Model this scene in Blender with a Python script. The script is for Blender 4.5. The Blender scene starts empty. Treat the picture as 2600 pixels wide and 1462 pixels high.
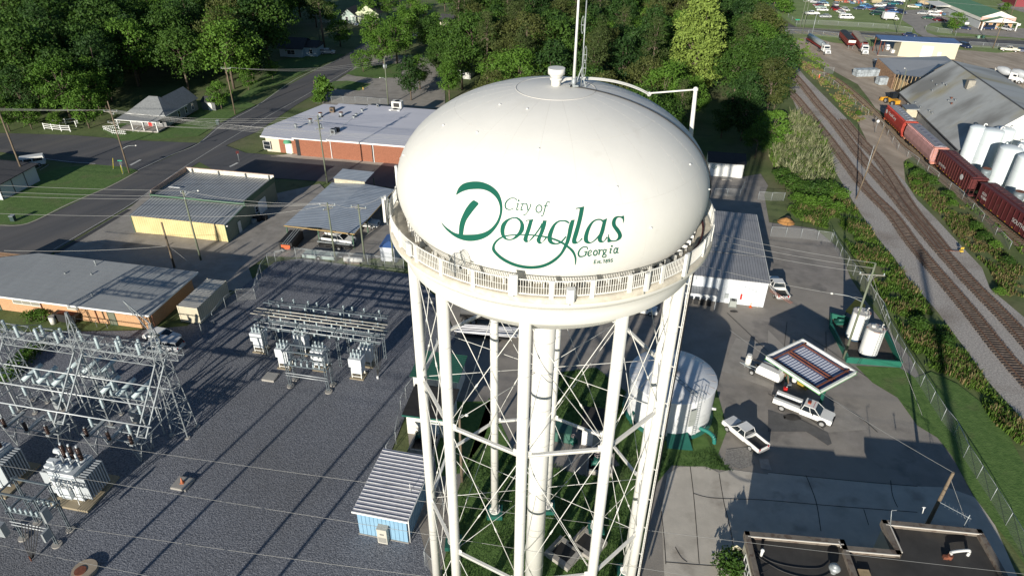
import bpy, bmesh, math, random
from mathutils import Vector, Matrix, noise
random.seed(7)
S = bpy.context.scene; COL = S.collection
R = math.radians
# ---------------------------------------------------------------- camera
F, CX, CY, H = 1740.0, 1300.0, 731.0, 54.5
_dn = Vector((1262-CX, 3500-CY, F)).normalized()
_fw = (Vector((0,0,1)) - _dn*_dn.z).normalized()
_rt = _dn.cross(_fw)
if _rt.x < 0: _rt = -_rt
def w2c(v): return Vector((_rt.dot(v), _fw.dot(v), -_dn.dot(v)))     # view (x right, y down, z forward) -> world
cam = bpy.data.cameras.new('camera'); cam_o = bpy.data.objects.new('camera', cam); COL.objects.link(cam_o)
cam.sensor_fit = 'HORIZONTAL'; cam.sensor_width = 36; cam.lens = F/2600*36; cam.clip_start = .5; cam.clip_end = 6000
cX, cY, cZ = w2c(Vector((1,0,0))), w2c(Vector((0,-1,0))), w2c(Vector((0,0,-1)))
cam_o.matrix_world = Matrix(((cX.x,cY.x,cZ.x,0),(cX.y,cY.y,cZ.y,0),(cX.z,cY.z,cZ.z,H),(0,0,0,1)))
S.camera = cam_o
# ---------------------------------------------------------------- sky, sun, exposure
SUN_EL, SUN_AZ = 15.6, 22.2          # elevation; shadows fall 22.5 deg right of +Y
W = bpy.data.worlds.new('World'); S.world = W; W.use_nodes = True
nt = W.node_tree; sky = nt.nodes.new('ShaderNodeTexSky'); sky.sky_type = 'NISHITA'; sky.sun_disc = False
sky.sun_elevation = R(SUN_EL); sky.sun_rotation = R(180+SUN_AZ); sky.dust_density = .15; sky.ozone_density = 4.0; sky.air_density = 1.1
nt.links.new(sky.outputs[0], nt.nodes['Background'].inputs[0]); nt.nodes['Background'].inputs[1].default_value = .06
sun = bpy.data.lights.new('sun', 'SUN'); sun.energy = 5.0; sun.angle = R(.5); sun.color = (1, .935, .82)
sun_o = bpy.data.objects.new('sun', sun); COL.objects.link(sun_o)
sd = Vector((math.sin(R(SUN_AZ))*math.cos(R(SUN_EL)), math.cos(R(SUN_AZ))*math.cos(R(SUN_EL)), -math.sin(R(SUN_EL))))
sun_o.rotation_euler = sd.to_track_quat('-Z', 'Y').to_euler(); sun_o.location = (-60,-100,80)
S.view_settings.view_transform = 'Standard'; S.view_settings.look = 'None'; S.view_settings.exposure = .42; S.view_settings.gamma = 1
S.cycles.max_bounces = 5; S.cycles.diffuse_bounces = 2; S.cycles.transparent_max_bounces = 12
# ---------------------------------------------------------------- pixel ray -> point on a level plane in the place
TL = {1:(0,0),2:(650,0),3:(1300,0),4:(1950,0),5:(0,366),6:(650,366),7:(1300,366),8:(1950,366),11:(0,732),12:(650,732),13:(1300,732),14:(1950,732),15:(0,1096),16:(650,1096),17:(1300,1096),18:(1950,1096)}
def ray(px, py): return w2c(Vector((px-CX, py-CY, F)))
def at(px, py, z=0.0):
    d = ray(px, py); k = (H-z)/-d.z; return Vector((d.x*k, d.y*k, z))
def t(i, x, y, z=0.0):
    if i == 0: return at(x*1.00932, y*1.00932, z)
    a = TL[i]; return at(a[0]+x/3.9585, a[1]+y/3.9585, z)
# ---------------------------------------------------------------- materials
MATS = {}
def mat(name, col=(.5,.5,.5), rough=.8, metal=0, n=0, sc=1.0, col2=None, bump=0, bsc=None, stretch=None, spec=None, layers=(), objcol=False, det=6):
    if name in MATS: return MATS[name]
    m = bpy.data.materials.new(name); m.use_nodes = True; N = m.node_tree.nodes; L = m.node_tree.links
    b = N['Principled BSDF']; b.inputs['Roughness'].default_value = rough; b.inputs['Metallic'].default_value = metal
    if spec is not None: b.inputs['Specular IOR Level'].default_value = spec
    b.inputs['Base Color'].default_value = (*col, 1)
    out = None
    geo = N.new('ShaderNodeNewGeometry'); vec = geo.outputs['Position']
    if stretch:
        mp = N.new('ShaderNodeMapping'); L.new(vec, mp.inputs[0]); mp.vector_type='TEXTURE'; mp.inputs['Rotation'].default_value = (0,0,stretch[0]); mp.inputs['Scale'].default_value = tuple(1/q for q in stretch[1]); svec = mp.outputs[0]
    else: svec = vec
    src = None
    if objcol:
        oi = N.new('ShaderNodeObjectInfo'); src = oi.outputs['Color']
    if n or col2:
        tx = N.new('ShaderNodeTexNoise'); tx.inputs['Scale'].default_value = sc; tx.inputs['Detail'].default_value = det; tx.inputs['Roughness'].default_value = .65; L.new(svec, tx.inputs['Vector'])
        cr = N.new('ShaderNodeValToRGB'); L.new(tx.outputs[0], cr.inputs[0])
        c2 = col2 or tuple(min(1,v*(1+n)) for v in col); c1 = col if col2 else tuple(v*(1-n) for v in col)
        cr.color_ramp.elements[0].position = .36; cr.color_ramp.elements[1].position = .64
        cr.color_ramp.elements[0].color = (*c1,1); cr.color_ramp.elements[1].color = (*c2,1)
        if src is not None:
            mx = N.new('ShaderNodeMix'); mx.data_type='RGBA'; mx.blend_type='MULTIPLY'; mx.inputs[0].default_value = 1; L.new(src, mx.inputs[6]); L.new(cr.outputs[0], mx.inputs[7]); src = mx.outputs[2]
        else: src = cr.outputs[0]
    for (lc, lsc, lo, hi, amt) in layers:      # stains, patches: own shape in the material
        tx = N.new('ShaderNodeTexNoise'); tx.inputs['Scale'].default_value = lsc; tx.inputs['Detail'].default_value = 5; L.new(svec, tx.inputs['Vector'])
        mr = N.new('ShaderNodeMapRange'); mr.inputs[1].default_value = lo; mr.inputs[2].default_value = hi; mr.inputs[4].default_value = amt; L.new(tx.outputs[0], mr.inputs[0])
        mx = N.new('ShaderNodeMix'); mx.data_type='RGBA'; L.new(mr.outputs[0], mx.inputs[0])
        if src is not None: L.new(src, mx.inputs[6])
        else: mx.inputs[6].default_value = (*col,1)
        mx.inputs[7].default_value = (*lc,1); src = mx.outputs[2]
    if src is not None: L.new(src, b.inputs['Base Color'])
    if bump:
        tb = N.new('ShaderNodeTexNoise'); tb.inputs['Scale'].default_value = bsc or sc*4; tb.inputs['Detail'].default_value = 4; L.new(svec, tb.inputs['Vector'])
        bp = N.new('ShaderNodeBump'); bp.inputs['Strength'].default_value = bump; bp.inputs['Distance'].default_value = .1; L.new(tb.outputs[0], bp.inputs['Height']); L.new(bp.outputs[0], b.inputs['Normal'])
    MATS[name] = m; return m
def stripes(name, col, col2, ang, pitch, rough=.5, duty=.8, bump=.6, metal=0, noise_=.12):
    """ribbed sheet metal: ribs as colour stripes with bump, running across direction ang (world), pitch in metres"""
    if name in MATS: return MATS[name]
    m = bpy.data.materials.new(name); m.use_nodes = True; N = m.node_tree.nodes; L = m.node_tree.links
    b = N['Principled BSDF']; b.inputs['Roughness'].default_value = rough; b.inputs['Metallic'].default_value = metal
    geo = N.new('ShaderNodeNewGeometry'); dt = N.new('ShaderNodeVectorMath'); dt.operation='DOT_PRODUCT'; L.new(geo.outputs['Position'], dt.inputs[0]); dt.inputs[1].default_value = (math.cos(ang)/pitch, math.sin(ang)/pitch, 0)
    fr = N.new('ShaderNodeMath'); fr.operation='FRACT'; L.new(dt.outputs['Value'], fr.inputs[0])
    rp = N.new('ShaderNodeValToRGB'); L.new(fr.outputs[0], rp.inputs[0]); e = rp.color_ramp.elements
    e[0].position = 0; e[0].color = (0,0,0,1); e[1].position = duty; e[1].color = (0,0,0,1)
    k = e.new(min(.99,duty+(1-duty)*.4)); k.color = (1,1,1,1); k2 = e.new(1.0); k2.color = (0,0,0,1)
    mx = N.new('ShaderNodeMix'); mx.data_type='RGBA'; L.new(rp.outputs[0], mx.inputs[0]); mx.inputs[6].default_value = (*col,1); mx.inputs[7].default_value = (*col2,1)
    tx = N.new('ShaderNodeTexNoise'); tx.inputs['Scale'].default_value = .5; tx.inputs['Detail'].default_value = 6; L.new(geo.outputs['Position'], tx.inputs['Vector'])
    mr = N.new('ShaderNodeMapRange'); mr.inputs[1].default_value=.3; mr.inputs[2].default_value=.7; mr.inputs[3].default_value = 1-noise_; mr.inputs[4].default_value = 1+noise_; L.new(tx.outputs[0], mr.inputs[0])
    m2 = N.new('ShaderNodeVectorMath'); m2.operation='SCALE'; L.new(mx.outputs[2], m2.inputs[0]); L.new(mr.outputs[0], m2.inputs['Scale']); L.new(m2.outputs[0], b.inputs['Base Color'])
    bp = N.new('ShaderNodeBump'); bp.inputs['Strength'].default_value = bump; bp.inputs['Distance'].default_value = .05; L.new(rp.outputs[0], bp.inputs['Height']); L.new(bp.outputs[0], b.inputs['Normal'])
    MATS[name] = m; return m
def leafmat(name, c1, c2, sc=.35, trans=.25):
    if name in MATS: return MATS[name]
    m = bpy.data.materials.new(name); m.use_nodes = True; N = m.node_tree.nodes; L = m.node_tree.links
    b = N['Principled BSDF']; b.inputs['Roughness'].default_value = .62; b.inputs['Specular IOR Level'].default_value = .25
    geo = N.new('ShaderNodeNewGeometry'); oi = N.new('ShaderNodeObjectInfo')
    tx = N.new('ShaderNodeTexNoise'); tx.inputs['Scale'].default_value = sc; tx.inputs['Detail'].default_value = 3; L.new(geo.outputs['Position'], tx.inputs['Vector'])
    ri = N.new('ShaderNodeMath'); ri.operation='MULTIPLY_ADD'; L.new(geo.outputs['Random Per Island'], ri.inputs[0]); ri.inputs[1].default_value=.35; L.new(tx.outputs[0], ri.inputs[2])
    r2 = N.new('ShaderNodeMath'); r2.operation='MULTIPLY_ADD'; L.new(oi.outputs['Random'], r2.inputs[0]); r2.inputs[1].default_value=.3; L.new(ri.outputs[0], r2.inputs[2])
    mr = N.new('ShaderNodeMapRange'); mr.inputs[1].default_value=.45; mr.inputs[2].default_value=1.2; L.new(r2.outputs[0], mr.inputs[0])
    mx = N.new('ShaderNodeMix'); mx.data_type='RGBA'; L.new(mr.outputs[0], mx.inputs[0]); mx.inputs[6].default_value=(*c1,1); mx.inputs[7].default_value=(*c2,1)
    L.new(mx.outputs[2], b.inputs['Base Color'])
    tr = N.new('ShaderNodeBsdfTranslucent'); L.new(mx.outputs[2], tr.inputs[0]); ms = N.new('ShaderNodeMixShader'); ms.inputs[0].default_value = trans
    L.new(b.outputs[0], ms.inputs[1]); L.new(tr.outputs[0], ms.inputs[2]); L.new(ms.outputs[0], N['Material Output'].inputs[0])
    MATS[name] = m; return m
def meshmat(name, col=(.35,.36,.36), alpha=.16):
    if name in MATS: return MATS[name]
    m = bpy.data.materials.new(name); m.use_nodes = True; b = m.node_tree.nodes['Principled BSDF']
    b.inputs['Base Color'].default_value = (*col,1); b.inputs['Alpha'].default_value = alpha; b.inputs['Roughness'].default_value = .6; MATS[name] = m; return m
M = {}
def defm():
    M['cream'] = mat('tower_cream_paint', (.71,.70,.66), .62, n=.02, sc=.6, spec=.25, layers=[((.56,.53,.47),.9,.62,.8,.3)])
    M['green'] = mat('lettering_green', (.012,.105,.072), .85, spec=.1)
    M['white'] = mat('white_paint', (.74,.74,.72), .45, n=.05, sc=2)
    M['offwhite'] = mat('aged_white_paint', (.68,.67,.62), .55, n=.08, sc=.8)
    M['paint'] = mat('vehicle_paint', (1,1,1), .28, objcol=True)
    M['glass'] = mat('dark_glass', (.015,.02,.026), .06, spec=.7)
    M['tyre'] = mat('tyre_rubber', (.018,.018,.018), .85)
    M['rim'] = mat('steel_rim', (.45,.45,.45), .4, metal=.4)
    M['black'] = mat('black_plastic', (.015,.015,.016), .6)
    M['lamp'] = mat('lamp_lens', (.7,.7,.68), .15)
    M['redlamp'] = mat('red_lens', (.35,.01,.01), .25)
    M['galv'] = mat('galvanised_steel', (.36,.39,.40), .5, metal=.35, n=.12, sc=3)
    M['steel'] = mat('grey_steel', (.22,.24,.26), .55, metal=.3, n=.1, sc=2)
    M['insul'] = mat('pale_porcelain', (.42,.50,.52), .3)
    M['dinsul'] = mat('brown_porcelain', (.05,.03,.025), .25)
    M['wood'] = mat('pole_wood', (.17,.13,.09), .9, n=.25, sc=2, stretch=(0,(3,3,.4)))
    M['gwood'] = mat('treated_pole_wood', (.15,.17,.12), .9, n=.25, sc=2, stretch=(0,(3,3,.4)))
    M['wire'] = mat('aluminium_wire', (.30,.30,.29), .45, metal=.3)
    M['cable'] = mat('black_cable', (.02,.02,.022), .6)
    M['conc'] = mat('concrete', (.33,.31,.28), .9, n=.15, sc=1.5)
    M['link'] = meshmat('chain_link')
    M['teal'] = mat('teal_green_paint', (.014,.10,.075), .5, n=.1, sc=1)
    M['rust'] = mat('rusty_steel', (.17,.055,.03), .85, n=.35, sc=3)
    M['bark'] = mat('bark', (.13,.10,.075), .95, n=.3, sc=3)
defm()
# ---------------------------------------------------------------- mesh builder
class MB:
    def __init__(s): s.v=[]; s.f=[]; s.sm=[]
    def add(s, vs, fs, smooth=False):
        k=len(s.v); s.v += [tuple(v) for v in vs]; s.f += [tuple(i+k for i in f) for f in fs]; s.sm += [smooth]*len(fs); return s
    def box(s, c, d, rz=0, ry=0, rx=0):
        m = Matrix.Translation(c) @ Matrix.Rotation(rz,4,'Z') @ Matrix.Rotation(ry,4,'Y') @ Matrix.Rotation(rx,4,'X')
        x,y,z = d[0]/2,d[1]/2,d[2]/2
        return s.add([m@Vector(p) for p in ((-x,-y,-z),(x,-y,-z),(x,y,-z),(-x,y,-z),(-x,-y,z),(x,-y,z),(x,y,z),(-x,y,z))],
              [(0,3,2,1),(4,5,6,7),(0,1,5,4),(1,2,6,5),(2,3,7,6),(3,0,4,7)])
    def cyl(s, a, b, r, r2=None, n=8, cap=True, smooth=True):
        a,b=Vector(a),Vector(b); r2 = r if r2 is None else r2; d=(b-a)
        if d.length < 1e-6: return s
        q=d.to_track_quat('Z','Y'); vs=[]
        for p,rr in ((a,r),(b,r2)):
            for i in range(n): an=2*math.pi*i/n+math.pi/n; vs.append(p+q@Vector((math.cos(an)*rr,math.sin(an)*rr,0)))
        s.add(vs,[(i,(i+1)%n,n+(i+1)%n,n+i) for i in range(n)],smooth)
        if cap: k=len(s.v)-2*n; s.f.append(tuple(k+i for i in range(n))[::-1]); s.f.append(tuple(k+n+i for i in range(n))); s.sm += [False,False]
        return s
    def bar(s, a, b, w, h=None): return s.cyl(a,b,w*.707,n=4,smooth=False)
    def tube(s, pts, r, n=5):
        pts=[Vector(p) for p in pts]
        for a,b in zip(pts,pts[1:]): s.cyl(a,b,r,n=n,cap=False)
        return s
    def quad(s,*p): return s.add(p,[tuple(range(len(p)))])
    def prism(s, poly, z0, z1):
        n=len(poly); z1l = z1 if isinstance(z1,(list,tuple)) else [z1]*n
        vs=[(p[0],p[1],z0) for p in poly]+[(p[0],p[1],z1l[i]) for i,p in enumerate(poly)]
        return s.add(vs,[tuple(range(n))[::-1],tuple(range(n,2*n))]+[(i,(i+1)%n,n+(i+1)%n,n+i) for i in range(n)])
    def lathe(s, prof, n=32, c=(0,0,0), smooth=True, a0=0, a1=2*math.pi, cap=False):
        full = abs(a1-a0-2*math.pi)<1e-6; m = n if full else n+1; vs=[]
        for r,z in prof:
            for i in range(m): a=a0+(a1-a0)*i/n; vs.append((c[0]+r*math.cos(a),c[1]+r*math.sin(a),c[2]+z))
        fs=[]
        for j in range(len(prof)-1):
            for i in range(n if full else n):
                i2=(i+1)%m if full else i+1
                fs.append((j*m+i,j*m+i2,(j+1)*m+i2,(j+1)*m+i))
        return s.add(vs,fs,smooth)
    def disc(s, c, r, n=24, r2=None):
        return s.add([(c[0]+r*math.cos(2*math.pi*i/n),c[1]+(r2 or r)*math.sin(2*math.pi*i/n),c[2]) for i in range(n)],[tuple(range(n))])
    def ball(s, c, r, sz=1, n=8):
        return s.lathe([(max(1e-3,r*math.sin(math.pi*j/n)),-r*sz*math.cos(math.pi*j/n)) for j in range(n+1)], n=n+2, c=c)
    def prof(s, pts, hw):     # side profile (x,z) with a half width per point, closed solid
        n=len(pts); hw = hw if isinstance(hw,(list,tuple)) else [hw]*n
        vs=[(p[0],-h,p[1]) for p,h in zip(pts,hw)]+[(p[0],h,p[1]) for p,h in zip(pts,hw)]
        return s.add(vs,[tuple(range(n)),tuple(range(n,2*n))[::-1]]+[(i,n+i,n+(i+1)%n,(i+1)%n) for i in range(n)])
    def data(s, name, m):
        me=bpy.data.meshes.new(name); me.from_pydata(s.v,[],s.f); me.polygons.foreach_set('use_smooth', s.sm)
        bm=bmesh.new(); bm.from_mesh(me)
        if len(bm.faces)<60000 and not getattr(s,'nonorm',False): bmesh.ops.recalc_face_normals(bm, faces=bm.faces)
        bm.to_mesh(me); bm.free(); me.update()
        for mm in (m if isinstance(m,(list,tuple)) else [m]): me.materials.append(mm)
        return me
    def obj(s, name, m, parent=None):
        o=bpy.data.objects.new(name, s.data(name,m)); COL.objects.link(o); o.parent=parent; return o
def props(o,label,cat,group=None,kind=None):
    if label: o['label']=label
    if cat: o['category']=cat
    if group: o['group']=group
    if kind: o['kind']=kind
    return o
def thing(name,label,cat,loc=(0,0,0),rz=0,group=None,kind=None):
    o=bpy.data.objects.new(name,None); COL.objects.link(o); o.location=loc; o.rotation_euler=(0,0,rz); o.empty_display_size=.3
    return props(o,label,cat,group,kind)
def part(p,name,mb,m): return mb.obj(name,M[m] if isinstance(m,str) else m,p)
def link(p,name,me,loc=(0,0,0),rz=0):
    o=bpy.data.objects.new(name,me); COL.objects.link(o); o.parent=p; o.location=loc; o.rotation_euler=(0,0,rz); return o
def dup(root,loc,rz=0,label=None,group=None,col=None,sc=None):
    r=root.copy(); COL.objects.link(r); r.location=loc; r.rotation_euler=(0,0,rz)
    if sc: r.scale=(sc,)*3 if not isinstance(sc,tuple) else sc
    if label: r['label']=label
    if group: r['group']=group
    for ch in list(root.children):
        c=ch.copy(); COL.objects.link(c); c.parent=r
        if col and ch.get('tint'): c.color=(*col,1)
        for g in list(ch.children):
            d=g.copy(); COL.objects.link(d); d.parent=c
            if col and g.get('tint'): d.color=(*col,1)
    return r
def sheet(name, pts, z, m, kind='structure', label=None, cat=None):
    mb=MB(); mb.add([(p[0],p[1],z) for p in pts],[tuple(range(len(pts)))])
    me=bpy.data.meshes.new(name); bm=bmesh.new(); vs=[bm.verts.new(v) for v in mb.v]; f=bm.faces.new(vs)
    bmesh.ops.triangulate(bm,faces=[f]); bmesh.ops.recalc_face_normals(bm,faces=bm.faces)
    for f in bm.faces:
        if f.normal.z<0: f.normal_flip()
    bm.to_mesh(me); bm.free(); me.materials.append(m); o=bpy.data.objects.new(name,me); COL.objects.link(o); o['kind']=kind
    if label: o['label']=label
    if cat: o['category']=cat
    return o
def smooth_pts(pts, n=6, closed=False):
    P=[Vector(p) for p in pts]; out=[]; m=len(P); rng=range(m if closed else m-1)
    for i in rng:
        g=lambda k: P[k%m] if closed else P[max(0,min(m-1,k))]
        a,b,c_,d=g(i-1),g(i),g(i+1),g(i+2)
        for j in range(n):
            u=j/n; out.append(.5*((2*b)+(c_-a)*u+(2*a-5*b+4*c_-d)*u*u+(3*b-a-3*c_+d)*u**3))
    if not closed: out.append(P[-1])
    return out
# ================================================================ water tower
TX,TY = 2.24,37.5; TA,TB,TZ = 9.0,5.4,38.6; CR=8.39; TH0=3.2748
def tower():
    t0=thing('water_tower','cream ten-legged elevated water tank lettered City of Douglas Georgia Est. 1895 in green','water tower',(TX,TY,0))
    # tank: flattened ellipsoid, fuller above
    prof=[]
    for j in range(0,73):
        a=-math.pi/2+math.pi*j/72; prof.append((max(.01,TA*math.cos(a)),TZ+TB*math.sin(a)))
    prof=[p for p in prof if p[1]>33.6]; mb=MB(); mb.lathe(prof,192); tank=part(t0,'tank',mb,'cream')
    # weld seams: meridian and ring beads
    mb=MB()
    def sp(az,el,off=.004): return ((TA+off)*math.cos(el)*math.cos(az),(TA+off)*math.cos(el)*math.sin(az),TZ+(TB+off)*math.sin(el))
    for k in range(24):
        az=k*math.pi/12+.1; mb.tube([sp(az,R(e),-.001) for e in range(22,77,3)],.006,4)
        az+=math.pi/24; mb.tube([sp(az,R(e),-.001) for e in range(-20,23,3)],.005,4)
    for e in (22,52,76): mb.tube([sp(k*math.pi/48,R(e),-.001) for k in range(97)],.006 if e<76 else .028,4)
    part(tank,'weld_seam',mb,mat('seam_paint',(.58,.56,.52),.62))
    mb=MB()
    for az,e in ((-100,48),(-135,50),(-70,30),(-128,12),(-60,8),(-30,28),(-160,45),(-170,20),(-145,66),(-118,68),(-20,8)):
        p=Vector(sp(R(az),R(e),.03)); part(tank,'lug',MB().ball(p,.07,.6,6),'white')
    # lower bowl, girder, balcony
    mb=MB(); mb.lathe([(9.62,36.05),(9.62,36.32),(9.42,36.34),(8.12,36.30),(8.14,36.10)],128); part(t0,'balcony_floor',mb,mat('balcony_floor_paint',(.60,.55,.45),.7,n=.15,sc=2))
    mb=MB(); mb.lathe([(9.60,36.10),(9.62,35.90),(9.30,35.55),(9.02,35.40),(8.86,35.15),(8.80,34.75),(8.80,34.30),(8.62,34.10)],128); part(t0,'ring_girder',mb,'cream')
    mb=MB(); mb.lathe([(8.65,34.15),(7.4,33.0),(5.6,32.0),(3.4,31.3),(1.6,30.9),(.78,30.6)],96); part(t0,'bottom_bowl',mb,'cream')
    # stiffeners behind rail
    mb=MB()
    for k in range(80):
        a=k*math.pi/40; mb.box((8.42*math.cos(a),8.42*math.sin(a),36.47),(.34,.05,.34),a)
    part(t0,'stiffener',mb,'cream')['kind']='stuff'
    # railing
    rail=MB()
    for z,r in ((37.30,.035),(36.50,.04),(36.9,.012)): rail.tube([(9.50*math.cos(k*math.pi/80),9.50*math.sin(k*math.pi/80),z) for k in range(161)],r,6)
    ro=part(t0,'railing',rail,'cream')
    mb=MB()
    for k in range(470):
        a=k*2*math.pi/470; mb.bar((9.5*math.cos(a),9.5*math.sin(a),36.5),(9.5*math.cos(a),9.5*math.sin(a),37.3),.028)
    part(ro,'baluster',mb,'cream')['kind']='stuff'
    pm=MB().box((0,0,.5),(.10,.22,1.1)).data('post',M['cream'])
    for k in range(30):
        a=k*math.pi/15+.07; link(ro,'post',pm,(9.52*math.cos(a),9.52*math.sin(a),36.3),a)
    # columns
    for k in range(10):
        a=TH0-k*math.pi/5; x,y=CR*math.cos(a),CR*math.sin(a)
        mb=MB(); mb.cyl((x,y,.9),(x,y,36.0),.345,n=28); c_=part(t0,'column',mb,'cream')
        mb=MB(); mb.prism([(x+s*.75,y+q*.75) for s,q in ((-1,-1),(1,-1),(1,1),(-1,1))],0,.55); part(c_,'footing',mb,'teal')
        mb=MB(); mb.cyl((x,y,.55),(x,y,.66),.52,n=20)
        for q in range(4): mb.box((x+.38*math.cos(q*math.pi/2+a),y+.38*math.sin(q*math.pi/2+a),.85),(.28,.04,.5),q*math.pi/2+a)
        part(c_,'base_plate',mb,'cream')
        mb=MB()
        for z in (6,9.2,15.5,18.6,21.6,27.6,30.6): mb.cyl((x,y,z-.02),(x,y,z+.02),.352,n=28)
        part(c_,'weld_band',mb,mat('seam_paint'))
    # riser pipe
    mb=MB(); mb.cyl((0,0,0),(0,0,31),.76,n=40); rp=part(t0,'riser_pipe',mb,'cream')
    mb=MB()
    for z in (3,7,10.5,14,17.5,21,24.4,12.3,27): part(rp,'weld_band',MB().cyl((0,0,z-.03),(0,0,z+.03),.775,n=40),mat('seam_paint'))
    lv=[.9,12.3,24.4,34.5]
    def cp(k,z,r=CR): a=TH0-k*math.pi/5; return Vector((r*math.cos(a),r*math.sin(a),z))
    for k in range(10):
        for z in lv[1:3]:
            mb=MB(); a,b=cp(k,z),cp(k+1,z); d=(b-a).normalized(); a+=d*.34; b-=d*.34
            ang=math.atan2(d.y,d.x); c_=(a+b)/2; L_=(b-a).length
            mb.box(c_,(L_,.20,.04),ang); mb.box(c_+Vector((0,0,-.08)),(L_,.05,.13),ang)
            mb.box(c_+Vector((0,0,-.16)),(L_,.20,.03),ang)
            part(t0,'strut',mb,'cream')
        for i in range(3):
            for s in (0,1):
                a,b=cp(k+s,lv[i]+(.1 if i else 0)),cp(k+1-s,lv[i+1]-.2); d=(b-a).normalized()
                mb=MB(); mb.cyl(a+d*.3,b-d*.3,.026,n=6); m_=a+(b-a)*(.36+.05*s); mb.cyl(m_-d*.28,m_+d*.28,.07,.02,n=6); mb.cyl(m_-d*.28,m_-d*.0,.02,.07,n=6)
                part(t0,'tie_rod',mb,'cream')
        for z in lv[1:3]:
            a=cp(k,z); b=cp(k,z,.78); mb=MB(); mb.cyl(a,b,.022,n=6); part(t0,'riser_rod',mb,'cream')
    # gusset plates
    mb=MB()
    for k in range(10):
        for z in lv[1:3]:
            for s in (1,-1):
                a=cp(k,z); d=(cp(k+s,z)-a).normalized(); part(t0,'gusset_plate',MB().box(a+d*.42,(.3,.04,.55),math.atan2(d.y,d.x)),'cream')
    # vent
    mb=MB(); mb.cyl((0,0,43.9),(0,0,44.45),.26,n=24); mb.cyl((0,0,44.3),(0,0,44.42),.34,n=24); mb.cyl((0,0,44.62),(0,0,44.93),.46,n=28); mb.cyl((0,0,44.45),(0,0,44.65),.3,.44,n=24,cap=False)
    for k in range(8): mb.cyl((.26*math.cos(k*.785),.26*math.sin(k*.785),44.3),(.26*math.cos(k*.785),.26*math.sin(k*.785),44.5),.03,n=5)
    part(t0,'roof_vent',mb,'cream')
    # painter's rail: pipe arc over the crown to a davit at the right edge
    az=R(27)
    mb=MB(); pts=[]
    for e in range(86,45,-2):
        p=Vector(sp(az,R(e),.0)); n_=Vector((p.x/TA**2,p.y/TA**2,(p.z-TZ)/TB**2)).normalized(); pts.append(p+n_*.30)
    mb.tube([(.3,0,44.2)]+pts,.07,8); mb.tube([(.3,-.12,44.2)]+[p+Vector((0,-.16,-.02)) for p in pts],.04,6)
    e1=pts[-1]; part(t0,'painter_rail',mb,'cream')
    mb=MB(); az=R(15); tp=Vector((8.5*math.cos(az),8.5*math.sin(az),43.25)); mb.cyl(e1+Vector((0,0,.05)),tp,.05,n=8); mb.ball(e1,.14,1,8); mb.ball(tp,.16,1,8)
    mb.cyl(tp,(8.7*math.cos(az),8.7*math.sin(az),39.6),.11,.15,n=12); part(t0,'davit_arm',mb,'cream')
    # black cable over the shoulder and down the ladder column
    mb=MB(); pts=[sp(R(-12),R(e),.05) for e in range(84,-24,-4)]; pts=[(.9,-.1,44.1),(.75,-.45,44.08)]+pts
    mb.tube(pts,.035,5); part(t0,'coax_cable',mb,'cable')
    # access ladder with cable tray on right column H (index 6)
    a=TH0-6*math.pi/5; c_=Vector(((CR+.55)*math.cos(a),(CR+.55)*math.sin(a),0)); s_=Vector((-math.sin(a),math.cos(a),0))
    mb=MB()
    for q in (-.2,.2): mb.bar(c_+s_*q+Vector((0,0,2.2)),c_+s_*q+Vector((0,0,36.2)),.05)
    z=2.3
    while z<36: mb.cyl(c_-s_*.2+Vector((0,0,z)),c_+s_*.2+Vector((0,0,z)),.015,n=4); z+=.3
    for z in range(4,36,3): mb.bar(c_+Vector((0,0,z)),c_-Vector((math.cos(a),math.sin(a),0))*.4+Vector((0,0,z)),.05)
    part(t0,'access_ladder',mb,'cream')
    mb=MB()
    for q in (.10,.16,.22,.3): mb.cyl(c_+s_*q+Vector((.08,0,2.2)),c_+s_*q+Vector((.08,0,36.2)),.03,n=5)
    part(t0,'cable_run',mb,'cable')
    # obstruction cables on the balcony, right
    mb=MB()
    for k in range(5):
        rr=8.95+.1*random.random(); mb.tube([(rr*math.cos(R(x)),rr*math.sin(R(x)),36.4+.15*abs(math.sin(x*.3+k))) for x in range(-45,25,4)],.025,4)
    part(t0,'balcony_cable',mb,mat('oxblood_cable',(.08,.015,.015),.6))
    return t0,tank
tower_o,tank_o=tower()
# ---------------------------------------------------------------- lettering, wrapped on the shell
def on_tank(px,py,off=.014):
    d=ray(px,py); o=Vector((0,0,H))-Vector((TX,TY,TZ)); k=Vector((1/(TA+off),1/(TA+off),1/(TB+off)))
    D=Vector((d.x*k.x,d.y*k.y,d.z*k.z)); O=Vector((o.x*k.x,o.y*k.y,o.z*k.z))
    a=D.dot(D); b=2*O.dot(D); c_=O.dot(O)-1; q=b*b-4*a*c_; s=(-b-math.sqrt(max(0,q)))/(2*a); return o+d*s+Vector((0,0,TZ))
def zz(x,y,off=.014): return on_tank(1100+x/4.946,440+y/4.946,off)
def ribbon(mb,pairs,closed=False,n=5,off=.014,fat=2.2):
    A=smooth_pts([(p[0],p[1],0) for p in pairs],n,closed); B=smooth_pts([(p[2],p[3],0) for p in pairs],n,closed); m=len(A)
    for i in range(m):
        d=A[i]-B[i]; L_=d.length
        if L_>.5: d=d/L_; A[i]=A[i]+d*fat; B[i]=B[i]-d*fat
    vs=[]
    for a,b in zip(A,B):
        for u in (0,.5,1): q=a.lerp(b,u); vs.append(zz(q.x,q.y,off))
    fs=[]
    for i in range(m if closed else m-1):
        j=(i+1)%m
        for k in (0,1): fs.append((3*i+k,3*i+k+1,3*j+k+1,3*j+k))
    mb.add(vs,fs,True)
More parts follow.
